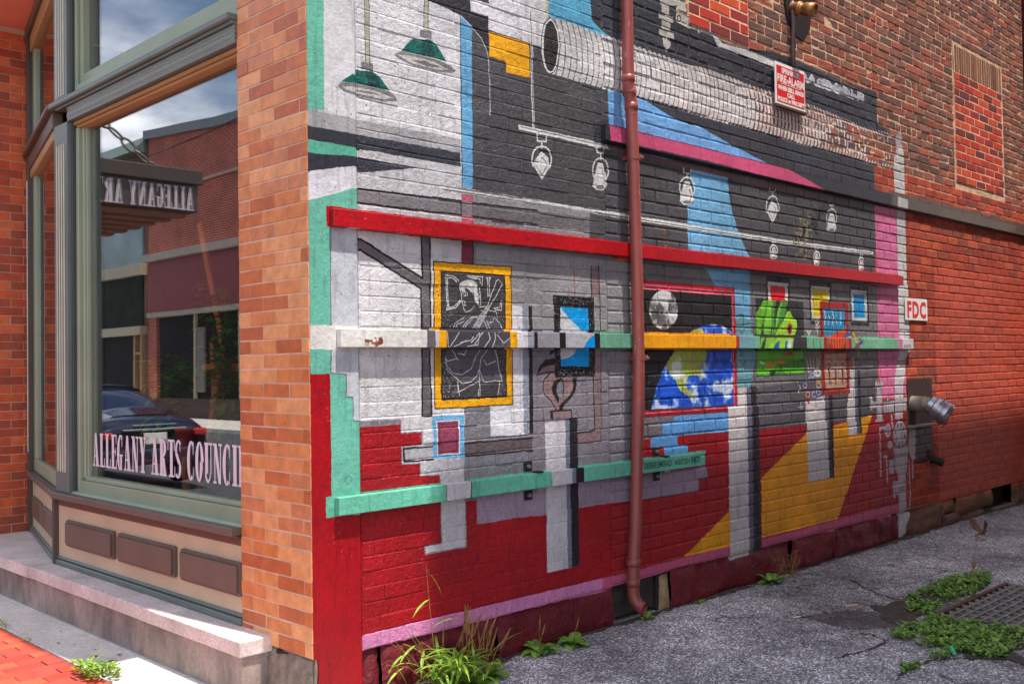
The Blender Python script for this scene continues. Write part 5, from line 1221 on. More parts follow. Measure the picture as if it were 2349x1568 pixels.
singles = []                                                 # (distance, x, z, w, h)
mass = MB()
def lay(x0, x1, z0, z1, course, length, joint, off, ch, jit, yj, colf, skip=None, single=False, seed=1, headers=0.0, top=None):
    g = random.Random(seed); k = 0; z = z0
    while z < z1 - .01:
        h = min(course, z1 - z) - joint
        if h < .015: break
        x = x0 - (length * off if k % 2 else 0.0) - (0.03 * g.random() if jit > .002 else 0)
        hdr = headers and (k % 6 == 5)
        while x < x1 - .005:
            L = length * (0.5 if hdr else 1.0) * (1 + (g.uniform(-.06, .06) if jit > .002 else 0))
            a, b_ = max(x, x0), min(x + L, x1); w = b_ - a - joint
            if w > .02 and not (skip and skip((a + b_) / 2, z + course / 2)):
                cx, cz = (a + b_) / 2, z + course / 2
                if single: singles.append((math.hypot(cx + 2.59, 3.94), cx, cz, round(w, 3), round(h, 3), ch))
                else:
                    v, f = brick_verts(w, h, .03, ch, jit, g, top); dy = g.gauss(0, yj); rz = g.gauss(0, .01 if jit > .002 else .004); rx = g.gauss(0, .02 if jit > .002 else .012)
                    mass.cur = colf(g, cx, cz)
                    mass.add([(cx + p[0] * math.cos(rz) - p[2] * math.sin(rz) * .3, p[1] + dy + p[2] * rx - p[0] * rz * .4, cz + p[2] + p[0] * rz * .3) for p in v], f)
            x += L
        z += course; k += 1

def c_red(g, x, z):
    b = g.choice([(176, 70, 44), (186, 82, 50), (162, 60, 42), (150, 58, 44), (170, 76, 54), (142, 66, 52)]); return lin(b)
def c_old(g, x, z):
    b = g.choice([(136, 84, 68), (128, 80, 66), (120, 78, 66), (144, 90, 72), (112, 76, 68), (150, 84, 66), (104, 74, 68), (132, 88, 74), (156, 80, 62), (126, 84, 72)]); return lin(b)
def c_new(g, x, z):
    b = g.choice([(186, 54, 32), (194, 62, 36), (176, 48, 32), (150, 42, 36), (122, 40, 40), (198, 74, 40), (110, 44, 48)]); return lin(b)
INF = (7.60, 8.90, 3.345, 4.455); INF2 = (3.06, 3.81, 3.885, 4.7)
def skip_old(x, z):
    if INF[0] - .03 < x < INF[1] + .03 and INF[2] < z < INF[3] + .30: return True
    if INF2[0] < x < INF2[1] and z > INF2[2]: return True
    return False
lay(.292, 2.135, .2404, 4.45, .07356, .2535, .0050, .5, .0011, .0008, .0008, c_old, single=True, seed=3)
lay(2.145, 9.60, .2475, 2.945, .0793, .2535, .010, .5, .0020, .0014, .0010, c_red, seed=4, top=(.0066, .0095))
lay(2.145, 9.60, 3.05, 3.05 + 3 * .0775, .0775, .2535, .011, .5, .0018, .0014, .0010, c_red, seed=6, top=(.004, .008))
ZC = 3.05 + 3 * .0775; JJ = .0135
for i_, (xa, xb, za, zb) in enumerate(((2.145, INF2[0], ZC, 6.3), (INF2[0], INF2[1], ZC, INF2[2]), (INF2[1], INF[0] - .03, ZC, 6.3), (INF[0] - .03, INF[1] + .03, INF[3] + .285, 6.3), (INF[1] + .03, 9.60, ZC, 6.3))):
    z_al = ZC + math.ceil((za - ZC) / .0742 - 1e-6) * .0742
    lay(xa, xb, z_al, zb, .0742, .232, JJ, .47, .0026, .0040, .0012, c_old, seed=5 + i_, headers=1, top=(.0042, .0085))
singles.sort()
lab_mesh = {}
for i, (d, cx, cz, w, h, ch) in enumerate(singles):
    if i < 300:
        key = (w, h)
        if key not in lab_mesh:
            q = MB(); v, f = brick_verts(w, h, .03, ch, .0, rng, (.0026, .0065)); q.add(v, f); mm = q.mesh('brick'); mm.materials.append(M_BRICK); lab_mesh[key] = mm
        o = bpy.data.objects.new('brick', lab_mesh[key]); col.objects.link(o); o.parent = alley_wall
        o.location = (cx, rng.gauss(0, .0012), cz); o.rotation_euler = (rng.gauss(0, .012), rng.gauss(0, .003), rng.gauss(0, .004))
    else:
        v, f = brick_verts(w, h, .03, ch, .0008, rng, (.0026, .0065)); dy = rng.gauss(0, .0012); mass.cur = (.3, .2, .15)
        mass.add([(cx + p[0], p[1] + dy, cz + p[2]) for p in v], f)
tag(mass.build('brick_courses', M_BRICK, alley_wall), kind='stuff')

# bricked-up window: fresh red bricks in pale joints, soldier course above; and a smaller patch by the pipe
def infill(x0, x1, z0, z1, name):
    q = MB(); q.cur = lin((232, 190, 156)); q.box(x0, x1, -.001, .06, z0, z1); root = q.build(name, M_MORTAR, bld)
    k = 0; z = z0 + .006; cache = {}
    while z < z1 - .04:
        x = x0 + .006 - (.127 if k % 2 else 0); h = .066
        while x < x1 - .01:
            a, b_ = max(x, x0 + .006), min(x + .243, x1 - .006); w = round(b_ - a, 2)
            if w > .03:
                if (w, h) not in cache:
                    p_ = MB(); p_.cur = (1, 1, 1); v, f = brick_verts(w, h, .02, .003); p_.add(v, f); mm = p_.mesh('brick'); mm.materials.append(M_RAW); cache[(w, h)] = mm
                o = bpy.data.objects.new('brick', cache[(w, h)]); col.objects.link(o); o.parent = root; o.location = ((a + b_) / 2, -.004 + rng.gauss(0, .001), z + h / 2); o.color = (*c_new(rng, 0, 0), 1)
            x += .2545
        z += .0795; k += 1
    return root
M_RAW = vcol_mat('raw_brick', rough=.85, bstr=.5, bscale=90, var=.25)
infill(*INF, 'bricked_up_window'); infill(*INF2, 'brick_patch')
q = MB(); q.cur = MORT_NAT; q.box(INF[0] - .03, INF[1] + .03, .006, .05, INF[3], INF[3] + .285); lint = q.build('soldier_lintel', M_MORTAR, bld)
p_ = MB(); p_.cur = (1, 1, 1); v, f = brick_verts(.046, .27, .02, .005, .002); p_.add(v, f); sm = p_.mesh('brick'); sm.materials.append(M_RAW)
x = INF[0]
while x < INF[1] + .02:
    o = bpy.data.objects.new('brick', sm); col.objects.link(o); o.parent = lint; o.location = (x, rng.gauss(-.001, .002), INF[3] + .143); o.rotation_euler = (0, rng.gauss(0, .012), 0); o.color = (*lin(rng.choice([(128, 84, 62), (110, 72, 56), (140, 92, 66)])), 1); x += .0605

# stone ledge with sloping top, painted along with the mural
mb = MB(); mb.cur = lin((112, 98, 88)); mb.prism([(-.034, 2.952), (-.034, 3.043), (.05, 3.056), (.05, 2.946), (-.02, 2.946)], 'x', 2.118, 9.62); mb.build('stone_ledge', M_BOARD, bld)
# plastered corner strip
mb = MB(); mb.cur = lin((150, 150, 150))
mb.prism([(0.0045, -.010), (.272, -.009), (.286, .002), (.286, .06), (.0045, .06)], 'z', .2575, ZT); mb.prism([(0.028, -.010), (.272, -.009), (.286, .002), (.286, .06), (.028, .06)], 'z', -.02, .2575); strip = mb.build('corner_strip', M_BOARD, bld)
M_BOARD2 = M_BOARD
# foundation stones under the alley wall
M_RAWST = vcol_mat('raw_rubble_stone', rough=.9, bstr=.9, bscale=45, var=.5)
found = empty('foundation', (0, 0, 0), bld)
def stone(x0, x1, z0, z1, y, c, amp, seed, axis='y', parent=found, mat=M_STONE, name='stone'):
    g = np.random.default_rng(seed); nx = max(6, int((x1 - x0) / .03)); nz = max(5, int((z1 - z0) / .03)); f = fbm(nz + 1, nx + 1, 7, 4, seed) - .5
    q = MB(); q.cur = c; vs_ = []
    for j in range(nz + 1):
        for i in range(nx + 1):
            u_, w_ = i / nx, j / nz; e = min(u_ * nx, (1 - u_) * nx, w_ * nz, (1 - w_) * nz); drop = max(0, 1.5 - e) * .018
            a = x0 + (x1 - x0) * u_ + (g.random() - .5) * .008; b_ = z0 + (z1 - z0) * w_ + (g.random() - .5) * .006; dpt = y - f[j, i] * amp + drop
            vs_.append((a, dpt, b_) if axis == 'y' else (dpt, a, b_))
    fs = []
    for j in range(nz):
        for i in range(nx):
            k = j * (nx + 1) + i; fc = (k, k + 1, k + nx + 2, k + nx + 1); fs.append(fc if axis == 'y' else fc[::-1])
    q.add(vs_, fs); return q.build(name, mat, parent, smooth=True)
xs = [.287, .36, 1.02, 2.17]
ST = [(.287, .40, 1), (.405, 1.18, 2), (1.185, 2.17, 3), (2.74, 2.99, 4), (2.995, 4.28, 5), (4.29, 4.93, 6), (4.94, 5.95, 7), (5.96, 6.14, 8)]
for a, b_, s_ in ST: stone(a, b_, -.03, .238, -.006, lin((96, 62, 52)), .075, s_)
for a, b_, z0, z1, s_ in ((6.145, 7.05, -.03, .235, 11), (7.06, 7.4, .10, .24, 12), (7.06, 7.5, -.03, .10, 13), (7.41, 7.95, .06, .24, 14), (7.51, 8.1, -.03, .06, 15), (7.96, 8.36, .06, .24, 16), (8.93, 9.15, -.03, .24, 17), (9.16, 9.62, -.03, .24, 18)):
    stone(a, b_, z0, z1, .0, lin(rng.choice([(122, 92, 74), (110, 84, 70), (132, 98, 72)])), .07, s_)
# openings in the foundation
mb = MB(); mb.cur = lin((58, 52, 48)); mb.box(2.17, 2.62, .05, .10, .02, .24, .01); mb.build('vent_panel', M_RAWST, found)
mb = MB(); mb.cur = lin((44, 38, 34)); mb.box(2.62, 2.74, .03, .2, -.02, .24); mb.box(2.16, 2.75, .14, .2, -.02, .24); mb.box(8.36, 8.93, .12, .2, -.02, .24); mb.box(.0, 9.62, .20, .3, -.02, .25); mb.build('cellar_void', M_RAWST, found)
stone(2.64, 2.745, -.02, .236, .012, lin((150, 124, 92)), .05, 31, mat=M_RAWST)
mb = MB(); mb.cur = lin((120, 100, 84)); mb.box(8.34, 8.95, -.02, .06, -.01, .022, .004); mb.build('vent_sill', M_RAWST, found)
# next door pilaster at the far end
mb = MB(); mb.cur = lin((96, 28, 34)); mb.box(9.62, 10.3, -.16, .4, 0, ZT); mb.build('end_pilaster', M_BRICK, bld)
# remaining shell: roof, upper floor over the pavement, back and inner walls
mb = MB(); mb.cur = (.1, .1, .1); mb.box(-.02, 10, .0, 12, ZT, ZT + .2); mb.box(9.6, 10, .4, 12, 0, ZT); mb.box(.6, 10, 11.8, 12, 0, ZT); mb.build('roof', M_DARKIN, bld)
mb = MB(); mb.box(-.262, .62, .012, 12, 4.405, ZT, .0); mb.build('upper_floor', M_SOFFIT, bld)
mb = MB(); mb.box(.62, 1.6, 3.2, 4.69, 4.40, 4.55); mb.build('recess_ceiling', M_SOFFIT, bld)

# corner pier of glazed brick
mb = MB(); mb.box(.0032, .25, -.004, .618, .258, 4.405); pier = mb.build('corner_pier', M_PMORT, bld)
pcache = {}
PC = [(212, 136, 80), (204, 122, 66), (218, 150, 96), (194, 106, 56), (182, 96, 52), (222, 154, 100), (208, 128, 74), (200, 124, 80)]
for i in range(0, 60):
    z1 = 3.267 - .07 * i + .07 * 16; z0 = z1 - .07
    if z0 < .25 or z0 > 4.38: continue
    k = (i - 16) % 2
    cuts = [-.009, .058, .280, .511, .621] if k == 0 else [-.009, .167, .395, .621]
    for a, b_ in zip(cuts, cuts[1:]):
        w = round(b_ - a - .0045, 3); w = (w, rng.randrange(4))
        if w not in pcache:
            q = MB(); q.cur = (1, 1, 1); v, f = brick_verts(w[0], .0650, .03, .0024, .0011, rng, (.003, .004)); q.add([(p[1], p[0], p[2]) for p in v], [fc[::-1] for fc in f]); mm = q.mesh('brick'); mm.materials.append(M_PIER); pcache[w] = mm
        o = bpy.data.objects.new('brick', pcache[w]); col.objects.link(o); o.parent = pier
        o.location = (rng.gauss(.0, .0008), (a + b_) / 2, (z0 + z1) / 2); o.rotation_euler = (0, rng.gauss(0, .004), rng.gauss(0, .003)); o.color = (*lin(rng.choice(PC)), 1)
q = MB(); q.cur = lin((96, 84, 76)); q.box(.010, .25, .0, .63, -.02, .2575); q.build('pier_footing', M_RAWST, bld)
s_ = stone(-.012, .63, -.03, .262, -.006, lin((132, 116, 104)), .035, 41, axis='x', parent=bld, name='pier_base_stone', mat=M_RAWST)
s_ = stone(.28, .50, -.03, .08, -.025, lin((104, 92, 82)), .05, 43, axis='x', parent=bld, name='pier_base_stone', mat=M_RAWST)

# brick side wall of the entrance recess
mb = MB(); mb.box(-.10, .47, 4.696, 5.0, .30, 4.405); recess = mb.build('recess_wall', M_PMORT, bld)
rc = {}
for i in range(0, 59):
    z0 = .303 + i * .07
    if z0 + .07 > 4.41: break
    cuts = [-.10, .06, .262, .465] if i % 2 == 0 else [-.10, -.03, .16, .36, .465]
    for a, b_ in zip(cuts, cuts[1:]):
        w = round(b_ - a - .006, 3)
        if w not in rc:
            q = MB(); q.cur = (1, 1, 1); v, f = brick_verts(w, .064, .03, .002); q.add(v, f); mm = q.mesh('brick'); mm.materials.append(M_PIER); rc[w] = mm
        o = bpy.data.objects.new('brick', rc[w]); col.objects.link(o); o.parent = recess; o.location = ((a + b_) / 2, 4.69 + rng.gauss(0, .001), z0 + .035); o.color = (*lin(rng.choice([(202, 92, 52), (190, 82, 48), (172, 74, 48), (212, 106, 62), (160, 76, 52)])), 1)

# ------------------------------------------------------------------ storefront
YW0, YW1 = .618, 3.06                                         # window bay between pier and corner post
# base: moulding, cream apron, raised panels
mb = MB(); mb.box(-.012, .05, YW0, YW1, .305, .34, .006); mb.box(-.002, .05, YW0, YW1, .341, .362, .008); bulk = mb.build('base_moulding', M_TRIM, bld)
mb = MB(); mb.box(.012, .06, YW0, YW1 - .03, .358, .715); apron = mb.build('apron', M_CREAM, bld)
for y0, y1 in ((2.12, 2.86), (1.325, 2.06), (.62, 1.258)):
    mb = MB(); mb.prism([(y0, .455), (y0 + .012, .448), (y1 - .012, .448), (y1, .455), (y1, .61), (y1 - .012, .617), (y0 + .012, .617), (y0, .61)], 'x', -.006, .0118)
    mb.prism([(y0 + .018, .466), (y1 - .018, .466), (y1 - .018, .6), (y0 + .018, .6)], 'x', -.020, -.0058)
    n_ = len(mb.v); mb.build('raised_panel', M_BROWN, apron)
mb = MB(); mb.box(.0, .06, YW0, YW1 - .05, .70, .742, .006); mb.box(-.02, .06, YW0, YW1 - .02, .7425, .752, .003); mb.build('apron_cap_moulding', simple('red_brown_moulding', (92, 60, 50), .5, bstr=.08), bld)
mb = MB(); mb.box(-.055, .10, .622, YW1 - .06, .7525, .795, .006); sill = mb.build('window_sill', M_BROWN, bld)
mb = MB(); mb.prism([(.0, .7952), (.012, .808), (.06, .812), (.06, .7952)], 'y', YW0, YW1 - .24); mb.build('sill_trim', M_SAGE, sill)
# fluted corner post
def flutes(parent, y0, y1, x, z0, z1, mat):
    for k in range(4):
        yy = y0 + (y1 - y0) * (k + 1) / 5.0
        q = MB(); q.box(x - .004, x + .004, yy - .006, yy + .006, z0, z1, .002); q.build('flute', mat, parent)
mb = MB(); mb.box(-.015, .09, 2.79, 3.01, .7955, 3.24, .004); post = mb.build('corner_post', M_TRIM, bld); flutes(post, 2.80, 3.0, -.0155, .93, 3.10, M_PIN)
mb = MB(); mb.box(-.015, .09, 2.79, 3.01, 3.40, 4.405, .004); post2 = mb.build('upper_corner_post', M_TRIM, bld); flutes(post2, 2.80, 3.0, -.0155, 3.42, 4.3, M_PIN)
mb = MB(); mb.box(.012, .11, 2.772, 2.79, .7955, 3.24, .003); mb.box(.012, .11, 2.772, 2.79, 3.40, 4.405, .003); mb.build('dark_reveal', simple('dark_reveal_tone', (60, 66, 64), .5), bld)  # strip between post and stile, darker than both
# display window frame: stiles, rails, then glass
mb = MB()
mb.box(.035, .13, 2.735, 2.772, .80, 3.20, .006); mb.box(.06, .13, 2.705, 2.735, .895, 3.20, .006); mb.box(.075, .13, 2.69, 2.705, .90, 3.20, .004)
mb.box(.04, .13, YW0, 2.735, .80, .878, .004); mb.box(.06, .13, YW0, 2.705, .878, .905, .006)
frame = mb.build('display_window', M_SAGE, bld)
mb = MB(); mb.box(.04, .13, YW0, 2.77, 3.197, 3.215, .004); mb.box(.02, .13, YW0, 2.79, 3.215, 3.238, .006); mb.build('head_moulding', M_OCHRE, frame)
mb = MB(); mb.box(.097, .103, YW0, 2.69, .90, 3.20); mb.build('pane', M_GLASS, frame)
# transom bar with grooved band and projecting lip
mb = MB(); mb.box(-.052, .13, .622, 3.03, 3.352, 3.392, .008); mb.box(-.03, .13, YW0, 2.95, 3.335, 3.352, .003)
for k in range(4): mb.box(-.012 - (k % 2) * .004, .13, YW0, 2.79, 3.2385 + k * .0242, 3.2385 + k * .0242 + .0225, .003)
transom = mb.build('transom_bar', M_TRIM, bld)
for k in range(3): q = MB(); q.box(-.0135, -.010, YW0, 2.79, 3.2385 + (k + 1) * .0242 - .0022, 3.2385 + (k + 1) * .0242 - .0002); q.build('pinstripe', M_PIN, transom)
mb = MB(); mb.box(.03, .13, 2.735, 2.772, 3.392, 4.405, .006); mb.box(.05, .13, 2.69, 2.735, 3.45, 4.405, .006); mb.box(.02, .13, YW0, 2.735, 3.392, 3.47, .005); mb.box(.05, .13, YW0, 2.69, 3.47, 3.545, .006); tr = mb.build('transom_window', M_SAGE, bld)
mb = MB(); mb.box(.097, .103, YW0, 2.69, 3.54, 4.405); mb.build('pane', M_GLASS, tr)
# angled return into the entrance recess: built flat then turned on its base
PA, PB = Vector((.0, 3.05, 0)), Vector((.405, 4.685, 0)); LA = (PB - PA).length; ang = math.atan2(PB.y - PA.y, PB.x - PA.x)
MA = Matrix.Translation(PA) @ Matrix.Rotation(ang, 4, 'Z')   # local x along the return, local -y ... +y = towards the street
def abox(q, x0, x1, d0, d1, z0, z1, b=0.0): q.box(x0, x1, d0, d1, z0, z1, b, MA)
q = MB(); abox(q, .02, LA, -.04, .012, .305, .34, .006); abox(q, .02, LA, -.04, .004, .341, .362, .006); q.build('base_moulding', M_TRIM, bld)
q = MB(); abox(q, .03, LA, -.04, -.01, .36, .745); ap2 = q.build('return_apron', M_CREAM, bld)
for a, b_ in ((.14, .74), (.83, 1.45)): q = MB(); abox(q, a, b_, -.012, .012, .45, .615, .012); q.build('raised_panel', M_BROWN, ap2)
q = MB(); abox(q, -.02, .06, -.04, .018, .305, .7525, .006); abox(q, LA - .10, LA, -.05, .02, .305, 4.405, .006); rp = q.build('return_post', simple('dark_brown_post', (66, 58, 52), .45), bld)
for k in range(2): q = MB(); abox(q, LA - .085 + k * .03, LA - .077 + k * .03, .018, .024, .95, 3.15, .002); q.build('flute', M_PIN, rp)
q = MB(); abox(q, -.05, LA - .07, -.06, .035, .7525, .795, .006); q.build('return_sill', M_BROWN, bld)
q = MB(); abox(q, .05, LA - .1, -.06, -.02, .80, .90, .005); abox(q, .05, .16, -.06, -.02, .9, 3.2, .005); abox(q, LA - .24, LA - .1, -.06, -.02, .9, 3.2, .005); abox(q, LA - .24, LA - .1, -.06, -.02, 3.4, 4.3, .005); abox(q, .05, .16, -.06, -.02, 3.4, 4.3, .005); abox(q, .05, LA - .1, -.06, -.02, 3.392, 3.47, .005); rw = q.build('return_window', M_SAGE, bld)
for z0, z1 in ((3.17, 3.24), (4.2, 4.33)): q = MB(); abox(q, .05, LA - .1, -.06, -.0, z0, z1, .006); q.build('head_moulding', M_OCHRE, rw)
q = MB(); abox(q, .16, LA - .24, -.046, -.04, .9, 3.2); q.build('pane', M_GLASS, rw); q = MB(); abox(q, .16, LA - .24, -.046, -.04, 3.46, 4.3); q.build('pane', M_GLASS, rw)
M_RT = simple('shaded_brown_trim', (96, 78, 68), .45)
q = MB(); abox(q, -.04, LA + .01, -.06, .052, 3.352, 3.392, .008); abox(q, .0, LA - .02, -.06, .012, 3.24, 3.353, .006); q.build('return_transom_bar', M_RT, bld)
q = MB(); abox(q, .0, LA, -.06, .03, 4.33, 4.405, .008); q.build('return_top_rail', M_RT, bld)
# low stone step in front of the whole storefront
mb = MB(); mb.box(-.162, .02, .352, 3.10, .228, .305, .006); mb.prism([(-.162, 3.1015), (-.162, 6.5), (.45, 6.5), (.45, 4.69), (.40, 4.69), (.02, 3.1015)], 'z', .228, .305); step = mb.build('stone_step', M_STEP, bld)
mb = MB(); mb.box(-.143, .02, .37, 1.17, -.02, .2278, .003); mb.box(-.143, .02, 1.173, 2.75, -.02, .2278, .003); mb.box(-.143, .3, 2.753, 6.5, -.02, .2278, .003); mb.build('riser', M_STEPB, step)

# lettering on the pane: tall slab-serif capitals
def arc(cx, cz, rx, rz, a0, a1, n=12): return [(cx + rx * math.cos(R(a0 + (a1 - a0) * i / n)), cz + rz * math.sin(R(a0 + (a1 - a0) * i / n))) for i in range(n + 1)]
def band(outer, inner): return [[outer[i], outer[i + 1], inner[i + 1], inner[i]] for i in range(len(outer) - 1)]
def rect(x0, z0, x1, z1): return [(x0, z0), (x1, z0), (x1, z1), (x0, z1)]
def glyph(ch):
    t, s_, W_ = .17, .055, .46
    if ch == 'I': return [rect(.06, 0, .06 + t, 1), rect(0, 0, .29, s_), rect(0, 1 - s_, .29, 1)], .29
    if ch == 'L': return [rect(.04, 0, .04 + t, 1), rect(0, 0, .40, s_), rect(0, 1 - s_, .27, 1), [(.34, 0), (.40, 0), (.40, .28), (.37, .28)]], .41
    if ch == 'E': return [rect(.04, 0, .04 + t, 1), rect(0, 0, .42, s_), rect(0, 1 - s_, .42, 1), rect(.2, .475, .33, .525), rect(.31, .38, .345, .62), [(.36, 0), (.42, 0), (.42, .28), (.39, .28)], [(.36, 1), (.42, 1), (.42, .72), (.39, .72)]], .43
    if ch == 'T': return [rect(.14, 0, .14 + t, 1), rect(.06, 0, .39, s_), rect(0, 1 - s_, .45, 1), [(0, 1), (.05, 1), (.03, .7), (0, .7)], [(.45, 1), (.40, 1), (.42, .7), (.45, .7)]], .45
    if ch == 'A': return [[(.17, 1), (.29, 1), (.46, 0), (.27, 0)], [(.17, 1), (.235, 1), (.11, 0), (.05, 0)], rect(.12, .28, .32, .33), rect(0, 0, .17, s_), rect(.22, 0, .52, s_)], .52
    if ch == 'N': return [rect(.06, 0, .11, 1), rect(.38, 0, .43, 1), [(.04, 1), (.2, 1), (.43, 0), (.29, 0)], rect(0, 0, .18, s_), rect(0, 1 - s_, .16, 1), rect(.31, 1 - s_, .5, 1)], .5
    if ch == 'Y': return [[(.03, 1), (.21, 1), (.34, .42), (.17, .42)], [(.43, 1), (.38, 1), (.28, .42), (.33, .42)], rect(.17, 0, .34, .43), rect(.1, 0, .41, s_), rect(0, 1 - s_, .25, 1), rect(.33, 1 - s_, .5, 1)], .5
    if ch == 'R': return [rect(.04, 0, .04 + t, 1), rect(0, 0, .26, s_), rect(0, 1 - s_, .25, 1)] + band(arc(.2, .745, .26, .255, 90, -90), arc(.2, .745, .09, .2, 90, -90)) + [[(.24, .5), (.36, .5), (.47, 0), (.3, 0)], rect(.3, 0, .5, s_)], .5
    if ch == 'O': return band(arc(.235, .5, .235, .515, 0, 360, 24), arc(.235, .5, .065, .45, 0, 360, 24)), .47
    if ch in 'CG':
        p = band(arc(.235, .5, .235, .515, 55, 305, 20), arc(.235, .5, .065, .45, 55, 305, 20)) + [[(.37, .99), (.42, .99), (.42, .66), (.39, .66)]]
        if ch == 'C': p += [[(.37, .01), (.40, .01), (.42, .34), (.40, .34)]]
        else: p += [rect(.27, .0, .40, .42), rect(.22, .40, .47, .45)]
        return p, .46
    if ch == 'U': return [rect(.04, .22, .04 + t, 1), rect(.35, .22, .40, 1), rect(0, 1 - s_, .26, 1), rect(.28, 1 - s_, .47, 1)] + band(arc(.22, .24, .18, .255, 180, 360), arc(.24, .24, .11, .18, 180, 360)), .47
    if ch == 'S': return band(arc(.2, .74, .2, .27, 40, 270), arc(.2, .74, .085, .2, 40, 270)) + band(arc(.2, .26, .2, .27, 90, -140), arc(.2, .26, .06, .2, 90, -140)) + [[(.07, .6), (.2, .66), (.4, .36), (.22, .38)], [(.33, .98), (.37, .98), (.37, .7), (.34, .7)], [(.0, .02), (.04, .02), (.04, .3), (.01, .3)]], .41
    return [], .25
def lettering(text, place, name, mat, parent, gap=.045):
    x = 0.0; root = None; k = 0
    for ch in text:
        polys, w = glyph(ch)
        if polys:
            q = MB()
            for i, P_ in enumerate(polys): q.face([place(x + p[0], p[1], i * .00025) for p in P_])
            q.build(name, mat, parent)
        x += w + gap
    return x
tot = 0
for ch in 'ALLEGANY ARTS COUNCIL': tot += glyph(ch)[1] + .045
LH = .215; LY0, LY1 = 2.655, .625                             # from near the stile to behind the pier
# width factor so that the L of COUNCIL disappears behind the pier
wf = (2.655 - .71) / tot
lettering('ALLEGANY ARTS COUNCIL', lambda a, b_, e: (.0955 - e, 2.665 - a * wf, .975 + b_ * LH), 'letter', M_LETTER, frame)

# inside the display window: platform, back wall
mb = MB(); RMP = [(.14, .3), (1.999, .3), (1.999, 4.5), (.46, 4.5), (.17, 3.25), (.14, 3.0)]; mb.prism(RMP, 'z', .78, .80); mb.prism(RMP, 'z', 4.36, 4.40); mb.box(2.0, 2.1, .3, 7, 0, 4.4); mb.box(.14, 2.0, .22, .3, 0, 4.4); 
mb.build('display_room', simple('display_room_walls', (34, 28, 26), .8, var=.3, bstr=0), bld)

# ------------------------------------------------------------------ boards fixed across the mural
def board(name, x0, x1, z0, z1, label):
    r_ = empty(name, ((x0 + x1) / 2, -.03, z0)); q = MB(); q.cur = (.4, .3, .2)
    q.box(x0, x1, -.048, -.0115, z0, z1, .003); q.build('plank', M_BOARD, r_); return tag(r_, label, 'board', 'painted wooden boards fixed across the mural')
rb = board('wooden_board', .118, 6.215, 2.247, 2.331, 'long bright red board fixed across the mural above the painted pictures')
mbd = board('wooden_board', .148, 6.395, 1.681, 1.769, 'long board painted white, grey, yellow and green crossing the framed pictures at mid height')
tb = board('wooden_board', .128, 3.045, .899, .984, 'teal board low on the mural with a handwritten note, held by metal brackets')
def bolt(parent, x, z):
    q = MB(); q.box(x - .034, x + .034, -.004 - .003, -.0062 + .004, z - .027, z + .027, .002); o = q.build('bracket_plate', M_BLACK, parent)
    q = MB(); q.lathe([(.0, -.016), (.011, -.016), (.011, 0)], (x, -.006, z), (0, 1, 0), 6); q.build('bolt', M_GALV, parent)
    q = MB(); q.box(x + .03, x + .075, -.056, -.007, .984 if z > .95 else .889, .993 if z > .95 else .8985, .001); q.build('clip', M_BLACK if z > .95 else M_GALV, parent)
for x in (1.425, 2.60):
    bolt(tb, x, 1.022); bolt(tb, x, .862)
def text_mesh(s, size, mat, matrix, name, parent, xs=1.0, bold=.0, align='LEFT', ext=0.0, fit=None, space=1.0):
    cu = bpy.data.curves.new('txt', 'FONT'); cu.body = s; cu.size = size; cu.offset = bold; cu.align_x = align; cu.extrude = ext; cu.resolution_u = 3; cu.space_character = space
    ob = bpy.data.objects.new('txt', cu); col.objects.link(ob); dg = bpy.context.evaluated_depsgraph_get(); me = bpy.data.meshes.new_from_object(ob.evaluated_get(dg)); bpy.data.objects.remove(ob)
    if fit:
        vx = [v.co.x for v in me.vertices]; xs = fit / max(1e-6, max(vx) - min(vx))
    me.transform(Matrix.Diagonal((xs, 1, 1, 1))); me.transform(matrix); me.materials.clear(); me.materials.append(mat); me.name = name
    o = bpy.data.objects.new(name, me); col.objects.link(o)
    if parent: o.parent = parent; o.matrix_parent_inverse = Matrix.Translation(-world_loc(parent))
    return o
FACE = Matrix.Rotation(R(90), 4, 'X')                         # text facing -y
def wtext(s, x, y, z, size, mat, parent, **k): return text_mesh(s, size, mat, Matrix.Translation((x, y, z)) @ FACE, 'lettering', parent, **k)
wtext('DESIREE EMERALD', 2.42, -.0492, .926, .054, M_INK, tb, fit=.285, bold=.0008); wtext('AUGUST 2014', 2.735, -.0492, .926, .050, M_INK, tb, fit=.165, bold=.0006); wtext('ENJOY!', 2.915, -.0492, .926, .058, M_INK, tb, fit=.105, bold=.0016)

# ------------------------------------------------------------------ downspout
ds = tag(empty('downspout', (2.28, -.075, 0)), 'rust-red downspout pipe running down the mural wall', 'downspout')
PY = -.078
def P3(x, z, y=PY): return (x, y, z)
mb = MB(); mb.tube([P3(2.292, 4.6), P3(2.293, 3.42), P3(2.292, 3.33)], .0375, 20, False); mb.build('pipe', M_PIPE, ds, True)
mb = MB(); mb.tube([P3(2.292, 3.335), P3(2.295, 3.28), P3(2.310, 3.235), P3(2.318, 3.185), P3(2.318, 3.12)], .0385, 20, False); mb.build('offset_elbow', M_PIPE, ds, True)
mb = MB(); mb.tube([P3(2.318, 3.13), P3(2.330, 2.70), P3(2.343, 2.1), P3(2.345, 1.68), P3(2.330, 1.275), P3(2.279, .55), P3(2.255, .36), P3(2.248, .24)], .0375, 20, False); mb.build('pipe', M_PIPE, ds, True)
for x, z, tx in ((2.292, 3.345, 0), (2.303, 3.262, .35), (2.318, 3.175, .05), (2.256, .375, -.1), (2.249, .255, -.05)):
    mb = MB(); mb.lathe([(.038, -.022), (.0425, -.02), (.0425, .02), (.038, .022)], P3(x, z), (tx, 0, 1), 20); mb.build('coupling', M_PIPE, ds, True)
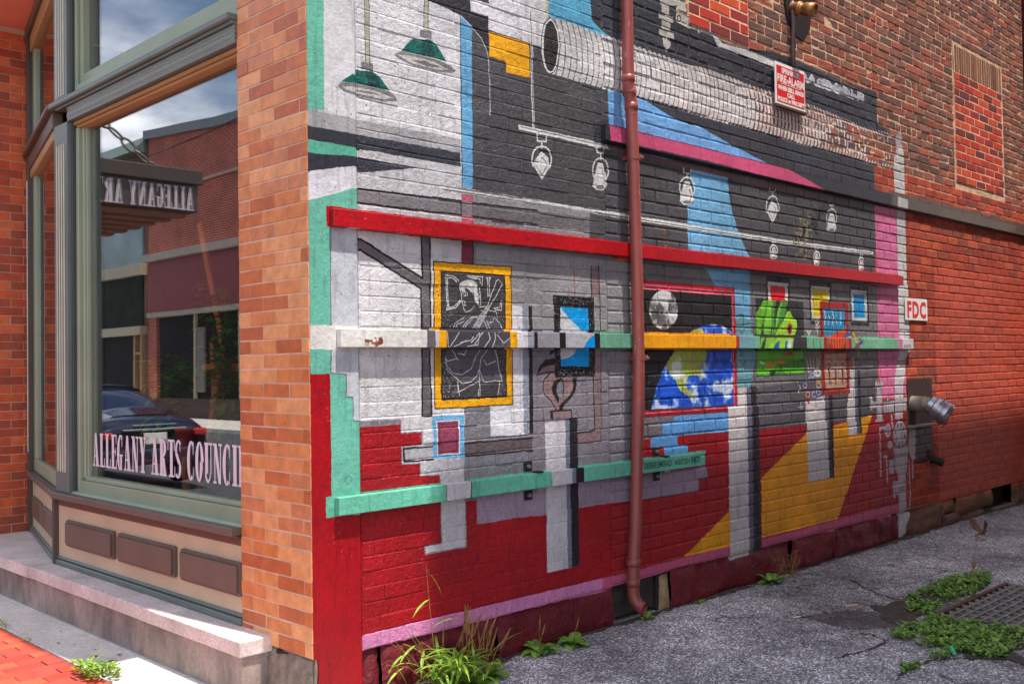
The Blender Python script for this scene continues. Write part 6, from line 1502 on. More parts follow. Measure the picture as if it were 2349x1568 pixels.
for x, z in ((2.326, 2.865), (2.344, 1.62)):
    mb = MB(); mb.lathe([(.038, -.018), (.0405, -.018), (.0405, .018), (.038, .018)], P3(x, z), (0, 0, 1), 20); mb.box(x - .012, x + .012, PY + .03, 0.002, z - .012, z + .012); mb.box(x + .036, x + .060, PY - .03, PY + .02, z - .016, z + .016, .002); cl = mb.build('strap', M_PIPE, ds)
    q = MB(); q.lathe([(0, -.012), (.008, -.012), (.008, .012), (0, .012)], (x + .048, PY - .03, z), (0, 1, 0), 6); q.build('bolt', M_GALV, cl)
# bottom shoe opening toward the alley
mb = MB(); cv = [(2.248, PY, .25), (2.248, PY, .19), (2.249, PY - .010, .155), (2.252, PY - .030, .127), (2.256, PY - .055, .110), (2.260, PY - .075, .103)]
mb.tube(cv, [.038] * 5 + [.0415], 20, False); mb.tube(cv, [.034] * 5 + [.038], 20, False); mb.build('shoe', M_PIPE, ds, True)

# ------------------------------------------------------------------ signs
fs = tag(empty('fire_alarm_sign', (4.34, -.03, 3.53)), 'small red sprinkler fire alarm sign high on the wall', 'sign')
mb = MB(); mb.box(4.118, 4.558, -.034, -.022, 3.522, 3.842, .003); mb.build('plate', M_SIGNWH, fs)
mb = MB(); mb.box(4.134, 4.542, -.0365, -.0335, 3.545, 3.818, .0005); mb.build('red_field', M_SIGNRED, fs)
mb = MB(); mb.box(4.118, 4.565, -.045, -.02, 3.500, 3.524, .004); mb.build('bottom_rail', M_RUST, fs)
mb = MB(); mb.box(4.2, 4.23, -.022, .006, 3.55, 3.8); mb.box(4.45, 4.48, -.022, .006, 3.55, 3.8); mb.build('standoff', M_BLACK, fs)
for s, z, sz, ft in (('SPRINKLER', 3.768, .054, .27), ('FIRE-ALARM', 3.697, .080, .392), ('WHEN BELL RINGS', 3.638, .046, .385), ('CALL', 3.595, .044, .115), ('POLICE or FIRE DEPT', 3.552, .042, .395)):
    wtext(s, 4.338, -.0372, z, sz, M_SIGNWH, fs, align='CENTER', fit=ft, bold=.0022)
mb = MB(); mb.box(4.19, 4.49, -.0385, -.0372, 3.683, 3.687); mb.build('rule', M_SIGNWH, fs)
fd = tag(empty('fdc_sign', (6.55, -.012, 1.94)), 'white square sign with red FDC letters beside the white painted pipe', 'sign')
mb = MB(); mb.box(6.318, 6.79, -.014, -.006, 1.942, 2.142, .002); mb.build('plate', M_SIGNWH, fd)
wtext('FDC', 6.552, -.0152, 1.972, .20, M_SIGNRED, fd, align='CENTER', fit=.40, bold=.008, space=1.18)

# ------------------------------------------------------------------ fire department hose connection
fc = tag(empty('hose_connection', (6.4, -.1, 1.1)), 'chrome fire hose connection sticking out of the wall below the FDC sign', 'hose connection')
A0 = Vector((6.43, .02, 1.185)); AX = Vector((.06, -.99, -.04)).normalized()
mb = MB(); mb.lathe([(.072, 0), (.072, .12), (.076, .13), (.076, .14), (.070, .15), (.070, .20)], A0, AX, 24); mb.build('stub_pipe', M_GALV, fc, True)
mb = MB(); AX2 = Vector((.22, -.80, -.56)).normalized(); A1 = A0 + AX * .19
mb.lathe([(.082, -.02), (.086, .02), (.098, .03), (.102, .06), (.102, .10), (.094, .105), (.094, .115), (.104, .12), (.106, .15), (.100, .165), (.094, .165), (.09, .18), (.0, .185)], A1, AX2, 40); mb.build('swivel_head', M_CHROME, fc)
for k in range(6):
    t = 2 * PI * k / 6; u_ = AX2.cross(Vector((0, 0, 1))).normalized(); w_ = AX2.cross(u_); c_ = A1 + AX2 * .075 + (u_ * math.cos(t) + w_ * math.sin(t)) * .105
    mb = MB(); mb.lathe([(0, -.012), (.008, -.01), (.008, .012), (0, .016)], c_, (u_ * math.cos(t) + w_ * math.sin(t)), 8); mb.build('lug', M_CHROME, fc)
mb = MB(); mb.tube([A1 + AX2 * .11 + Vector((0, 0, .10)), A1 + AX2 * .13 + Vector((.03, -.02, .03)), A1 + AX2 * .12 + Vector((.02, -.03, -.08)), A1 + AX2 * .1 + Vector((0, 0, -.15))], .004, 6); mb.build('chain', M_BLACK, fc)
mb = MB(); mb.cur = lin((150, 120, 92)); mb.box(6.325, 6.86, -.05, .0, .968, .992, .004); mb.build('bracket_shelf', M_GALV, fc)
mb = MB(); mb.box(6.335, 6.868, -.006, -.0025, .996, 1.41, .001); mb.build('recess_shade_plate', simple('recess_shade_tone', (50, 28, 25), .8, var=.4, vscale=9, bscale=120, bstr=.5), fc)  # flat dark plate, its colour stands for the shade inside the wall recess
bc = tag(empty('ball_drip', (6.78, -.03, .6)), 'small dark drain fitting low on the brick wall', 'pipe fitting')
mb = MB(); mb.lathe([(.0, 0), (.045, 0), (.045, .02), (.034, .03), (.034, .07), (.040, .075), (.040, .11), (.0, .112)], (6.83, .0, .655), (.25, -.9, -.3), 14); mb.build('drain_spout', M_BLACK, bc, True)
mb = MB(); mb.lathe([(.0, 0), (.055, 0), (.055, .01), (.0, .012)], (6.82, -.002, .69), (0, -1, 0), 14); mb.build('escutcheon', M_RUST, bc)
# alarm gong outlet high on the wall, with a flat dark tongue behind it and its conduit
al = tag(empty('sprinkler_outlet', (4.5, -.05, 4.2)), 'brass sprinkler alarm outlet in front of a flat dark shape high on the wall', 'alarm fitting')
mb = MB(); mb.prism([(4.30, 5.2), (4.30, 4.45), (4.36, 4.22), (4.46, 4.12), (4.58, 4.10), (4.70, 4.22), (4.76, 4.45), (4.78, 5.2)][::-1], 'y', -.012, .012); mb.build('dark_backing', M_BLACK, al)
mb = MB(); mb.lathe([(.048, 0), (.048, .05), (.056, .055), (.056, .075), (.044, .08), (.044, .11), (.052, .115), (.052, .20), (.040, .20), (.038, .10)], (4.42, -.01, 4.318), (.12, -.93, -.28), 20); mb.build('nozzle', M_BRASS, al, True)
mb = MB(); mb.tube([(4.40, -.03, 4.36), (4.395, -.035, 4.26), (4.41, -.03, 4.20), (4.415, -.02, 4.0), (4.415, -.02, 3.86)], .016, 10); mb.build('conduit', simple('conduit_grey', (112, 92, 90), .55, .3, bstr=.15), al, True)
CRACKS = [[(2.96, -1.35), (2.81, -1.37), (2.67, -1.37), (2.58, -1.35), (2.45, -1.33), (2.37, -1.29)], [(3.04, -2.06), (2.97, -1.96), (2.89, -1.85), (2.79, -1.75), (2.69, -1.69), (2.55, -1.68), (2.37, -1.69), (2.2, -1.72)], [(3.89, -1.03), (3.73, -1.02), (3.57, -1.01), (3.49, -0.97)], [(2.95, -1.17), (2.97, -1.23), (2.94, -1.35)], [(4.29, -0.44), (4.23, -0.52), (4.09, -0.65), (3.97, -0.8), (3.88, -1.03)]]

# ------------------------------------------------------------------ entrance canopy down the street (seen in the window)
cp = tag(empty('entrance_canopy', (-.95, 5.5, 3.1)), 'brown entrance canopy with pale ALLEGANY ARTS COUNCIL lettering, mirrored in the display window', 'canopy')
M_CANOPY = simple('canopy_brown', (74, 62, 54), .5, var=.12, vscale=5, bstr=.05)
mb = MB(); mb.box(-1.87, -.05, 5.0, 8.2, 3.10, 3.36, .006); mb.box(-1.90, -.05, 4.96, 8.22, 3.36, 3.50, .01); mb.build('fascia', M_CANOPY, cp)
for k in range(9): mb = MB(); mb.box(-1.80, -.1, 5.1 + k * .33, 5.25 + k * .33, 3.06, 3.099, .004); mb.build('soffit_slat', simple('cedar_slat', (150, 104, 66), .6) if k == 0 else bpy.data.materials['cedar_slat'], cp)
wf2 = 1.60 / tot
lettering('ALLEGANY ARTS COUNCIL', lambda a, b_, e: (-1.82 + a * wf2, 4.992 - .004 - e, 3.112 + b_ * .22), 'letter', M_LETTER, cp)
ch = tag(empty('canopy_chain', (-.9, 5.2, 3.5)), 'heavy steel chain holding the canopy, mirrored in the display window', 'chain')
for k in range(13):
    t = k / 12.0; c_ = Vector((-1.55 + 1.5 * t, 5.25, 3.52 + 1.15 * t)); dr = Vector((1.5, 0, 1.15)).normalized(); sd = Vector((0, 1, 0)) if k % 2 else dr.cross(Vector((0, 1, 0)))
    mb = MB(); mb.tube([c_ + dr * .085 * math.cos(a) + sd * .04 * math.sin(a) for a in [2 * PI * i / 12 for i in range(13)]], .012, 6, False); mb.build('link', M_GALV, ch, True)

# ------------------------------------------------------------------ across the street (mirrored in the glass)
ob = tag(empty('brick_shop', (-16, 22, 0)), 'red brick shop across the street with a sloping parapet, mirrored in the window', 'building')
M_FARB = bricktex('far_red_brick', (168, 60, 46), (186, 72, 54), (206, 160, 140), .23, .078, .010)
mb = MB(); mb.prism([(12, 4.6), (30, 4.6), (30, 9.75), (25, 9.3), (12, 8.6)], 'x', -20, -13); mb.box(-20, -13, 29.4, 30, 0, 4.6); mb.box(-20, -15.2, 12, 29.4, 0, 4.6); mb.build('wall', M_FARB, ob)
mb = MB()
for (y0, z0), (y1, z1) in (((12, 8.6), (25, 9.3)), ((25, 9.3), (30.1, 9.75))): mb.prism([(y0, z0), (y1, z1), (y1, z1 + .3), (y0, z0 + .3)], 'x', -20, -12.85)
mb.build('coping', simple('grey_coping', (120, 128, 134), .6), ob)
mb = MB(); mb.box(-13.2, -12.8, 12, 29.5, 3.6, 5.35); mb.build('fascia', simple('oxblood_fascia', (140, 36, 44), .55, var=.2, vscale=3), ob)
mb = MB(); mb.box(-13.2, -12.6, 12, 29.6, 5.35, 5.6); mb.box(-13.2, -12.7, 12, 29.5, 3.45, 3.6); mb.build('cornice', simple('pale_cornice', (176, 164, 150), .7), ob)
mb = MB(); mb.box(-13.1, -12.95, 12, 29.4, 0, .7); mb.build('stall_riser', simple('dark_riser', (70, 46, 40), .7), ob)
for k in range(6):
    y0 = 12.3 + k * 2.85
    mb = MB(); mb.box(-13.1, -13.0, y0, y0 + 2.6, .7, 3.4); w_ = mb.build('window', simple('shop_glass_dark', (16, 15, 17), .7, var=.5, vscale=.6, bstr=0, spec=.1), ob)
    mb = MB(); mb.box(-13.0, -12.9, y0 - .12, y0 - .01, .7, 3.45); mb.build('mullion', M_CREAM, ob)
mb = MB(); mb.box(-13.05, -12.93, 25.9, 26.6, .9, 3.0); mb.build('poster', simple('grey_poster', (120, 116, 108), .7), ob)
q = MB(); q.box(-12.99, -12.9, 21, 29, 7.72, 7.80); q.build('vent_course', simple('pale_vent', (190, 160, 150), .8), ob)
o2 = tag(empty('glass_fronted_shop', (-16, 38, 0)), 'two storey shop with glass bands across the street, mirrored in the window', 'building')
mb = MB(); mb.box(-20, -13, 30.05, 48, 0, 9.3); mb.build('wall', bricktex('far_brown_brick', (110, 62, 50), (126, 74, 58), (150, 120, 104)), o2)
mb = MB(); mb.prism([(-13.4, 9.3), (-12.5, 9.3), (-13.0, 9.9), (-20, 10.2), (-20, 9.3)], 'y', 30.05, 48); mb.build('roof', simple('green_slate', (92, 112, 108), .6), o2)
mb = MB(); mb.box(-13.0, -12.92, 30.3, 47.6, 5.4, 7.0); mb.build('upper_glass', simple('pale_glass_band', (90, 120, 128), .2, var=.5, vscale=.8, bstr=0), o2)
mb = MB(); mb.box(-13.05, -12.7, 30.05, 48, 5.0, 5.4); mb.box(-13.05, -12.7, 30.05, 48, 2.9, 3.2); mb.build('band', M_CREAM, o2)
mb = MB(); mb.box(-13.0, -12.92, 30.3, 47.6, 3.2, 5.0); mb.build('dark_glass', simple('leaf_reflection_tone', (20, 34, 22), .7, var=.9, vscale=2.5, bstr=0, spec=.1), o2)  # green mottling puts reflected foliage into the glass colour
mb = MB(); mb.box(-13.0, -12.92, 30.9, 36.0, .5, 2.9); mb.build('shop_window', bpy.data.materials['shop_glass_dark'], o2)
mb = MB(); mb.box(-13.0, -12.88, 30.25, 30.4, 0, 2.9); mb.box(-13.0, -12.88, 30.85, 31.0, 0, 2.9); mb.box(-13.0, -12.88, 30.4, 30.85, 2.2, 2.3); mb.build('door_frame', M_OCHRE, o2)
mb = MB(); mb.box(-12.93, -12.90, 34.0, 35.0, 1.5, 2.5); sgn = mb.build('window_sign', simple('blue_sign', (36, 64, 140), .5), o2)
for i, s in enumerate(('NEW', 'YOUNG', 'LIFE')):
    text_mesh(s, .30, M_SIGNWH, Matrix.Translation((-12.89, 34.08, 2.18 - i * .3)) @ Matrix.Rotation(R(90), 4, 'Z') @ FACE, 'lettering', sgn, xs=.8, bold=.01)
# overhead street wire
wr = MB(); wr.tube([(-11, 10 + t * 30, 9.6 - 1.4 * math.sin(PI * t)) for t in [i / 16 for i in range(17)]], .018, 6); tag(wr.build('overhead_wire', M_BLACK), 'thin dark overhead wire sagging along the street, mirrored in the window', 'wire')

# parked car, its tail towards us
car = tag(empty('parked_car', (-3.3, 11.2, 0)), 'dark blue sedan parked at the kerb, mirrored in the display window', 'car')
M_CAR = simple('car_paint', (26, 30, 58), .18, .3, var=.05, bstr=0, spec=.8); M_CGL = simple('car_glass', (30, 36, 70), .06, .4, var=.1, vscale=1, bstr=0, spec=1.0)
def loft(secs, mat, name, parent):
    q = MB(); n = len(secs[0]); q.add([p for s_ in secs for p in s_], [(i * n + k, i * n + k + 1, (i + 1) * n + k + 1, (i + 1) * n + k) for i in range(len(secs) - 1) for k in range(n - 1)] + [tuple(range(n)), tuple((len(secs) - 1) * n + k for k in range(n))[::-1]])
    o = q.build(name, mat, parent, True); md = o.modifiers.new('sub', 'SUBSURF'); md.levels = 1; md.render_levels = 1; return o
CX = -3.3
def body_sec(y, zt, w, zb=.22, wt=None):
    wt = wt or w * .86
    return [(CX - w * .96, y, zb), (CX - w, y, zb + .2), (CX - w, y, zt - .22), (CX - wt, y, zt - .03), (CX - wt * .5, y, zt), (CX, y, zt + .01), (CX + wt * .5, y, zt), (CX + wt, y, zt - .03), (CX + w, y, zt - .22), (CX + w, y, zb + .2), (CX + w * .96, y, zb)]
loft([body_sec(9.0, .80, .74, .35), body_sec(9.08, .94, .84, .26), body_sec(9.5, 1.0, .88), body_sec(10.2, 1.0, .90), body_sec(11.8, .98, .90), body_sec(12.6, .92, .89), body_sec(13.3, .84, .84), body_sec(13.5, .70, .74, .3)], M_CAR, 'body', car)
def cab(y, z, w): return [(CX - w - .12, y, .92), (CX - w, y, z - .08), (CX - w * .6, y, z), (CX, y, z + .015), (CX + w * .6, y, z), (CX + w, y, z - .08), (CX + w + .12, y, .92)]
loft([cab(9.45, .99, .62), cab(10.0, 1.22, .62), cab(10.5, 1.38, .60), cab(11.2, 1.42, .60), cab(11.8, 1.36, .60), cab(12.5, .97, .66)], M_CGL, 'cabin_glass', car)
loft([[(p[0], p[1], p[2] + .012) for p in cab(y, z, w * .86)[1:-1]] for y, z, w in ((10.45, 1.37, .60), (11.2, 1.425, .60), (11.75, 1.37, .60))], M_CAR, 'roof', car)
for s_ in (-1, 1):
    q = MB(); q.box(CX + s_ * .66 - .10, CX + s_ * .66 + .10, 8.99, 9.12, .70, .80, .02); q.build('tail_light', simple('tail_light_red', (190, 30, 30), .2, bstr=0) if s_ < 0 else bpy.data.materials['tail_light_red'], car)
    for y in (9.9, 12.6):
        q = MB(); q.lathe([(.0, -.1), (.20, -.1), (.31, -.09), (.32, 0), (.31, .09), (.2, .1), (0, .1)], (CX + s_ * .80, y, .31), (1, 0, 0), 20); w_ = q.build('wheel', M_BLACK, car, True)
        q = MB(); q.lathe([(0, 0), (.19, 0), (.2, .01)], (CX + s_ * .905, y, .31), (-s_, 0, 0), 14); q.build('rim', M_CHROME, w_)
q = MB(); q.box(CX - .80, CX + .80, 8.93, 9.05, .36, .56, .03); q.build('bumper', M_CAR, car)
q = MB(); q.box(CX - .45, CX + .45, 8.975, 9.03, .80, .83, .008); q.box(CX - .3, CX + .3, 8.985, 9.03, .87, .885, .005); q.build('trim_strip', M_CHROME, car)
q = MB(); q.box(CX - .16, CX + .16, 8.975, 9.0, .62, .77, .004); q.build('number_plate', M_SIGNWH, car)
# street tree behind the shops opposite
# ------------------------------------------------------------------ tall building across the alley, behind the viewer; it shades the foot of the mural
ab = tag(empty('alley_neighbour', (8, -8, 0)), 'tall brick building across the alley that shades the foot of the mural', 'building')
AY, AX0, AH = -4.55, 1.245, 15.15
mb = MB(); mb.box(AX0, 26, -16, AY, 0, AH); mb.build('wall', bricktex('neighbour_brick', (150, 84, 62), (166, 98, 72), (170, 140, 116)), ab)
for i in range(6):
    for j in range(4):
        q = MB(); q.box(AX0 + 1.2 + i * 3.4, AX0 + 2.4 + i * 3.4, AY - .05, AY + .02, 1.2 + j * 3.4, 3.0 + j * 3.4); w_ = q.build('window', simple('neighbour_glass', (60, 66, 74), .15, bstr=0) if i == j == 0 else bpy.data.materials['neighbour_glass'], ab)
        q = MB(); q.box(AX0 + 1.1 + i * 3.4, AX0 + 2.5 + i * 3.4, AY, AY + .06, 1.08 + j * 3.4, 1.2 + j * 3.4); q.build('sill', M_SLAB, w_)

# ------------------------------------------------------------------ behind the glass: easel, rubber plant, pot, pendant lamp
M_EASEL = simple('easel_wood', (206, 120, 54), .5, var=.15, vscale=8, bstr=.1)
ea = tag(empty('easel', (.6, 1.9, .8)), 'orange wooden easel standing behind the display window', 'easel')
def plank(a, b_, w, t, name):
    a, b_ = Vector(a), Vector(b_); d = (b_ - a); L = d.length; z_ = d.normalized(); x_ = Vector((1, 0, 0)); y_ = z_.cross(x_).normalized(); x_ = y_.cross(z_)
    Mx = Matrix(((x_.x, y_.x, z_.x, a.x), (x_.y, y_.y, z_.y, a.y), (x_.z, y_.z, z_.z, a.z), (0, 0, 0, 1))); q = MB(); q.box(-t / 2, t / 2, -w / 2, w / 2, 0, L, .003, Mx); q.build(name, M_EASEL, ea)
plank((.62, 2.21, 2.56), (.60, 1.81, 1.56), .05, .02, 'mast'); plank((.62, 2.05, 1.78), (.58, 1.95, 1.20), .045, .02, 'upright'); plank((.60, 1.93, 1.56), (.52, 2.06, .80), .05, .02, 'leg'); plank((.64, 1.74, 1.78), (.60, 1.62, .80), .05, .02, 'leg'); plank((.66, 1.82, 1.57), (.95, 1.86, .80), .045, .02, 'leg')
plank((.57, 2.05, 1.60), (.57, 1.60, 1.60), .055, .05, 'tray')
def leaf(q, base, dr, L, w, droop=.35, fold=.25, segs=4, upv=Vector((0, 0, 1))):
    """a curved, folded leaf blade"""
    d = Vector(dr).normalized(); s_ = d.cross(upv)
    s_ = s_.normalized() if s_.length > 1e-3 else Vector((1, 0, 0)); p = Vector(base); rows = []
    for i in range(segs + 1):
        t = i / segs; hw = w * (math.sin(PI * min(.98, t * .93 + .06)) ** .8) * (1 - .2 * t)
        nrm = s_.cross(d).normalized(); rows.append((p - s_ * hw + nrm * hw * fold, p.copy(), p + s_ * hw + nrm * hw * fold)); p = p + d * (L / segs); d = (d - upv * droop / segs).normalized()
    vs_ = [v for r_ in rows for v in r_]; fs_ = []
    for i in range(segs):
        k = i * 3; fs_ += [(k, k + 1, k + 4, k + 3), (k + 1, k + 2, k + 5, k + 4)]
    q.add(vs_, fs_)
def potted(name, base, h, nl, L, lab, potc):
    r_ = tag(empty(name, base), lab, 'potted plant'); q = MB(); q.lathe([(0, 0), (.08, 0), (.115, .20), (.12, .2), (.12, .23), (.1, .23), (.1, .2), (0, .2)], base, (0, 0, 1), 16); q.build('pot', simple(name + '_pot', potc, .7, bstr=.1), r_, True)
    q = MB(); st = MB(); b0 = Vector(base) + Vector((0, 0, .2))
    for k in range(5):
        a = rng.random() * 6.28; tip = b0 + Vector((.16 * math.cos(a), .16 * math.sin(a), h * rng.uniform(.7, 1))); mid = (b0 + tip) / 2 + Vector((.03, .03, .03)); st.tube([b0, mid, tip], [.008, .006, .003], 6)
        for i in range(nl // 5):
            t = rng.uniform(.15, 1); c_ = b0.lerp(tip, t); a2 = rng.random() * 6.28; leaf(q, c_, (math.cos(a2), math.sin(a2), rng.uniform(-.1, .6)), L * rng.uniform(.7, 1.2), L * .24, .9)
    q.build('foliage', M_LEAF, r_); st.build('stem', M_DRY, r_)
potted('potted_plant', (.36, 2.28, .80), .72, 230, .16, 'bushy potted plant behind the glass left of the easel', (150, 70, 50)); potted('potted_plant', (.55, 1.70, .80), 1.25, 260, .14, 'tall thin leaved plant behind the glass beside the easel', (80, 64, 52))
pp = tag(empty('flower_pot', (.35, 1.93, 1.0)), 'orange clay pot on a stand behind the lettering', 'flower pot'); q = MB(); q.lathe([(0, 0), (.03, 0), (.07, .15), (.075, .15), (.075, .18), (.06, .18), (0, .16)], (.36, 1.90, 1.06), (0, 0, 1), 14); q.build('pot', simple('clay_pot', (206, 86, 44), .7), pp, True); q = MB(); q.tube([(.36, 1.9, .80), (.36, 1.9, 1.06)], .03, 8); q.build('stand', M_EASEL, pp)

# ------------------------------------------------------------------ drain grate in the alley
gr = tag(empty('drain_grate', (4.2, -1.7, 0)), 'rusty steel drain grate sunk in the alley and ringed by weeds', 'grate')
mb = MB(); mb.box(gx0, gx1, gy0, gy1, -.052, -.045); mb.box(gx0 - .01, gx0, gy0, gy1, -.05, -.002); mb.box(gx1, gx1 + .01, gy0, gy1, -.05, -.002); mb.box(gx0, gx1, gy1, gy1 + .01, -.05, -.002); mb.box(gx0, gx1, gy0 - .01, gy0, -.05, -.002); mb.build('pit', M_VOID, gr)
mb = MB(); mb.box(gx0, gx1, gy1 - .035, gy1 - .002, -.02, .004, .002); mb.build('rim', M_RUST, gr)
mb = MB(); mb.box(gx0, gx0 + .03, gy0, gy1 - .036, -.02, .004, .002); mb.box(gx1 - .03, gx1, gy0, gy1 - .036, -.02, .004, .002); mb.box(gx0 + .031, gx1 - .031, gy0, gy0 + .03, -.02, .004, .002); mb.build('rim', M_GRATE, gr)
nb = 11
for k in range(nb):
    y = gy1 - .095 - k * .062
    q = MB(); q.box(gx0 + .032, gx1 - .032, y - .004, y + .004, -.035, .003, .001); q.build('bar', M_GRATE, gr)
for k in range(12):
    x = gx0 + .11 + k * .105
    q = MB(); q.box(x - .003, x + .003, gy0 + .032, gy1 - .037, -.030, -.001, .001); q.build('cross_bar', M_GRATE, gr)
# dark damp stain and soil in the cracks
def blob(cx, cy, rx, ry, rot, z, n=40, amp=.25, seed=0):
    g = random.Random(seed); ph = [g.random() * 6.28 for _ in range(5)]; pts = []
    for i in range(n):
        t = 2 * PI * i / n; r_ = 1 + amp * sum(math.sin((k + 2) * t + ph[k]) / (k + 1.5) for k in range(5)); a, b_ = rx * r_ * math.cos(t), ry * r_ * math.sin(t)
        pts.append((cx + a * math.cos(rot) - b_ * math.sin(rot), cy + a * math.sin(rot) + b_ * math.cos(rot), z))
    return pts
STAIN = [(3.08, -0.73), (3.17, -0.75), (3.25, -0.79), (3.34, -0.82), (3.41, -0.87), (3.47, -0.97), (3.49, -1.03), (3.46, -1.1), (3.42, -1.2), (3.35, -1.3), (3.29, -1.34), (3.22, -1.34), (3.2, -1.29), (3.15, -1.25), (3.16, -1.19), (3.08, -1.17), (3.04, -1.12), (3.01, -1.06), (3.01, -1.0), (3.03, -0.92), (3.07, -0.83)]
mb = MB(); q_ = []
for (ax, ay), (bx, by) in zip(STAIN, STAIN[1:] + STAIN[:1]):
    for t in (0, .25, .5, .75): q_.append((ax + (bx - ax) * t + rng.gauss(0, .008), ay + (by - ay) * t + rng.gauss(0, .008), .003))
mb.face(q_); tag(mb.build('damp_patch', asphalt('damp_asphalt', .34, .5)), 'dark damp patch on the asphalt in front of the drain', None, None, 'structure')
mb = MB()
for c_ in ((3.45, -1.18, .30, .10, .9), (3.75, -1.13, .35, .12, .2), (4.3, -1.17, .5, .10, 0), (3.40, -1.75, .30, .18, .7), (3.75, -2.18, .5, .11, 0), (3.05, -1.78, .18, .07, .3), (3.0, -2.05, .5, .05, .95)): mb.face(blob(*c_, .004 + .0004 * len(mb.f), seed=len(mb.f) + 9))
tag(mb.build('crack_soil', M_SOIL), 'dark soil in the broken asphalt round the drain', None, None, 'structure')
# cracks and the seam of an old patch in the asphalt, grit and dirt swept against the wall
g = random.Random(21)
for i, path in enumerate(CRACKS):
    q = MB(); pts = []
    for (ax, ay), (bx, by) in zip(path, path[1:]):
        m_ = max(3, int(math.hypot(bx - ax, by - ay) / .03))
        for t in range(m_): pts.append((ax + (bx - ax) * t / m_ + g.gauss(0, .008), ay + (by - ay) * t / m_ + g.gauss(0, .008)))
    L_, R_ = [], []
    for k, (x, y) in enumerate(pts):
        x2, y2 = pts[min(k + 1, len(pts) - 1)]; x1, y1 = pts[max(k - 1, 0)]; d_ = math.hypot(x2 - x1, y2 - y1) or 1; w_ = g.uniform(.002, .011) * (1 if 0 < k < len(pts) - 1 else .1); nx, ny = -(y2 - y1) / d_ * w_, (x2 - x1) / d_ * w_
        L_.append((x + nx, y + ny, .0055 + .0003 * i)); R_.append((x - nx, y - ny, .0055 + .0003 * i))
    for k in range(len(L_) - 1): q.face([L_[k], L_[k + 1], R_[k + 1], R_[k]])
    tag(q.build('asphalt_crack', M_SOIL), 'dark crack in the alley asphalt', None, None, 'structure')
q = MB(); top_, bot_ = [], []
for k in range(160):
    x = .30 + k * .058; top_.append((x, .012, .0045)); bot_.append((x, -.012 - abs(g.gauss(0, .022)) - .03 * (math.sin(x * 2.3) > .4), .0045))
for k in range(159): q.face([bot_[k], bot_[k + 1], top_[k + 1], top_[k]])
tag(q.build('dirt_strip', M_SOIL), 'dirt gathered along the foot of the mural wall', None, None, 'structure')
q = MB()
for k in range(900):
    if g.random() < .6: x, y = g.uniform(.4, 9), -abs(g.gauss(0, .06)) - .01
    else: x, y = g.uniform(1, 7), g.uniform(-2.3, -.05)
    if gx0 < x < gx1 and gy0 < y < gy1: continue
    r_ = g.uniform(.0025, .0065); c_ = g.uniform(.18, .6); q.cur = (c_, c_ * .95, c_ * .9); q.add([(x + r_, y, .001), (x - r_ * .6, y + r_ * .9, .001), (x - r_ * .7, y - r_ * .8, .001), (x, y, .001 + r_ * 1.2)], [(0, 1, 3), (1, 2, 3), (2, 0, 3)])
tag(q.build('grit', vcol_mat('grit_stone', bstr=0)), 'loose grit scattered over the asphalt and along the wall', None, None, 'stuff')
# ground cover: hundreds of small leaves
gc = MB(); g = random.Random(77)
def cover(cx, cy, rx, ry, rot, n, L=.035, hgt=.05):
    for k in range(n):
        t = g.random() * 6.28; rr = math.sqrt(g.random()); a, b_ = rx * rr * math.cos(t), ry * rr * math.sin(t); x = cx + a * math.cos(rot) - b_ * math.sin(rot); y = cy + a * math.sin(rot) + b_ * math.cos(rot)
        if gx0 + .06 < x < gx1 - .06 and gy0 + .05 < y < gy1 - .05: continue
        for j in range(g.choice((1, 2, 3))):
            a2 = g.random() * 6.28; leaf(gc, (x, y, g.uniform(.0, hgt) * (1.1 - rr)), (math.cos(a2), math.sin(a2), g.uniform(.1, 1.0)), L * g.uniform(.6, 1.3), L * .32, .8, .2, 2)
def inpoly(P, x, y):
    c_ = False
    for (ax, ay), (bx, by) in zip(P, P[1:] + P[:1]):
        if (ay > y) != (by > y) and x < (bx - ax) * (y - ay) / (by - ay) + ax: c_ = not c_
    return c_
def patch(P, n, L=.030, hgt=.035):
    xs_ = [p[0] for p in P]; ys_ = [p[1] for p in P]; k = 0; tuft = [(g.uniform(min(xs_), max(xs_)), g.uniform(min(ys_), max(ys_)), g.uniform(.03, .10)) for _ in range(60)]
    while k < n:
        cx, cy, cr = g.choice(tuft); x, y = g.gauss(cx, cr), g.gauss(cy, cr * .8); k += 1
        if not inpoly(P, x, y) or (gx0 + .05 < x < gx1 - .05 and gy0 + .04 < y < gy1 - .04): continue
        for j in range(g.choice((1, 2, 3))):
            a2 = g.random() * 6.28; leaf(gc, (x, y, g.uniform(.0, hgt)), (math.cos(a2), math.sin(a2), g.uniform(.0, 1.1)), L * g.uniform(.5, 1.6), L * g.uniform(.22, .42), .8, .2, 3)
patch([(3.89, -1.03), (4.17, -0.99), (4.72, -0.97), (5.03, -1.05), (5.1, -1.13), (4.78, -1.24), (4.32, -1.31), (3.87, -1.26), (3.66, -1.31), (3.57, -1.22)], 1500)
patch([(3.06, -1.31), (3.24, -1.33), (3.41, -1.38), (3.52, -1.45), (3.58, -1.66), (3.78, -1.8), (3.4, -1.94), (2.96, -1.96), (2.92, -1.84), (2.91, -1.75), (2.93, -1.58), (2.93, -1.46)], 2200)
patch([(3.65, -1.31), (3.59, -1.49), (3.47, -1.49), (3.48, -1.36)], 300)
patch([(2.45, -1.64), (2.57, -1.67), (2.52, -1.71), (2.38, -1.69)], 220, .025)
patch([(2.76, -1.66), (2.91, -1.71), (2.85, -1.76), (2.7, -1.71)], 200, .025)
tag(gc.build('ground_cover', M_LEAF), 'low green weeds growing thick round the drain grate', None, None, 'stuff')
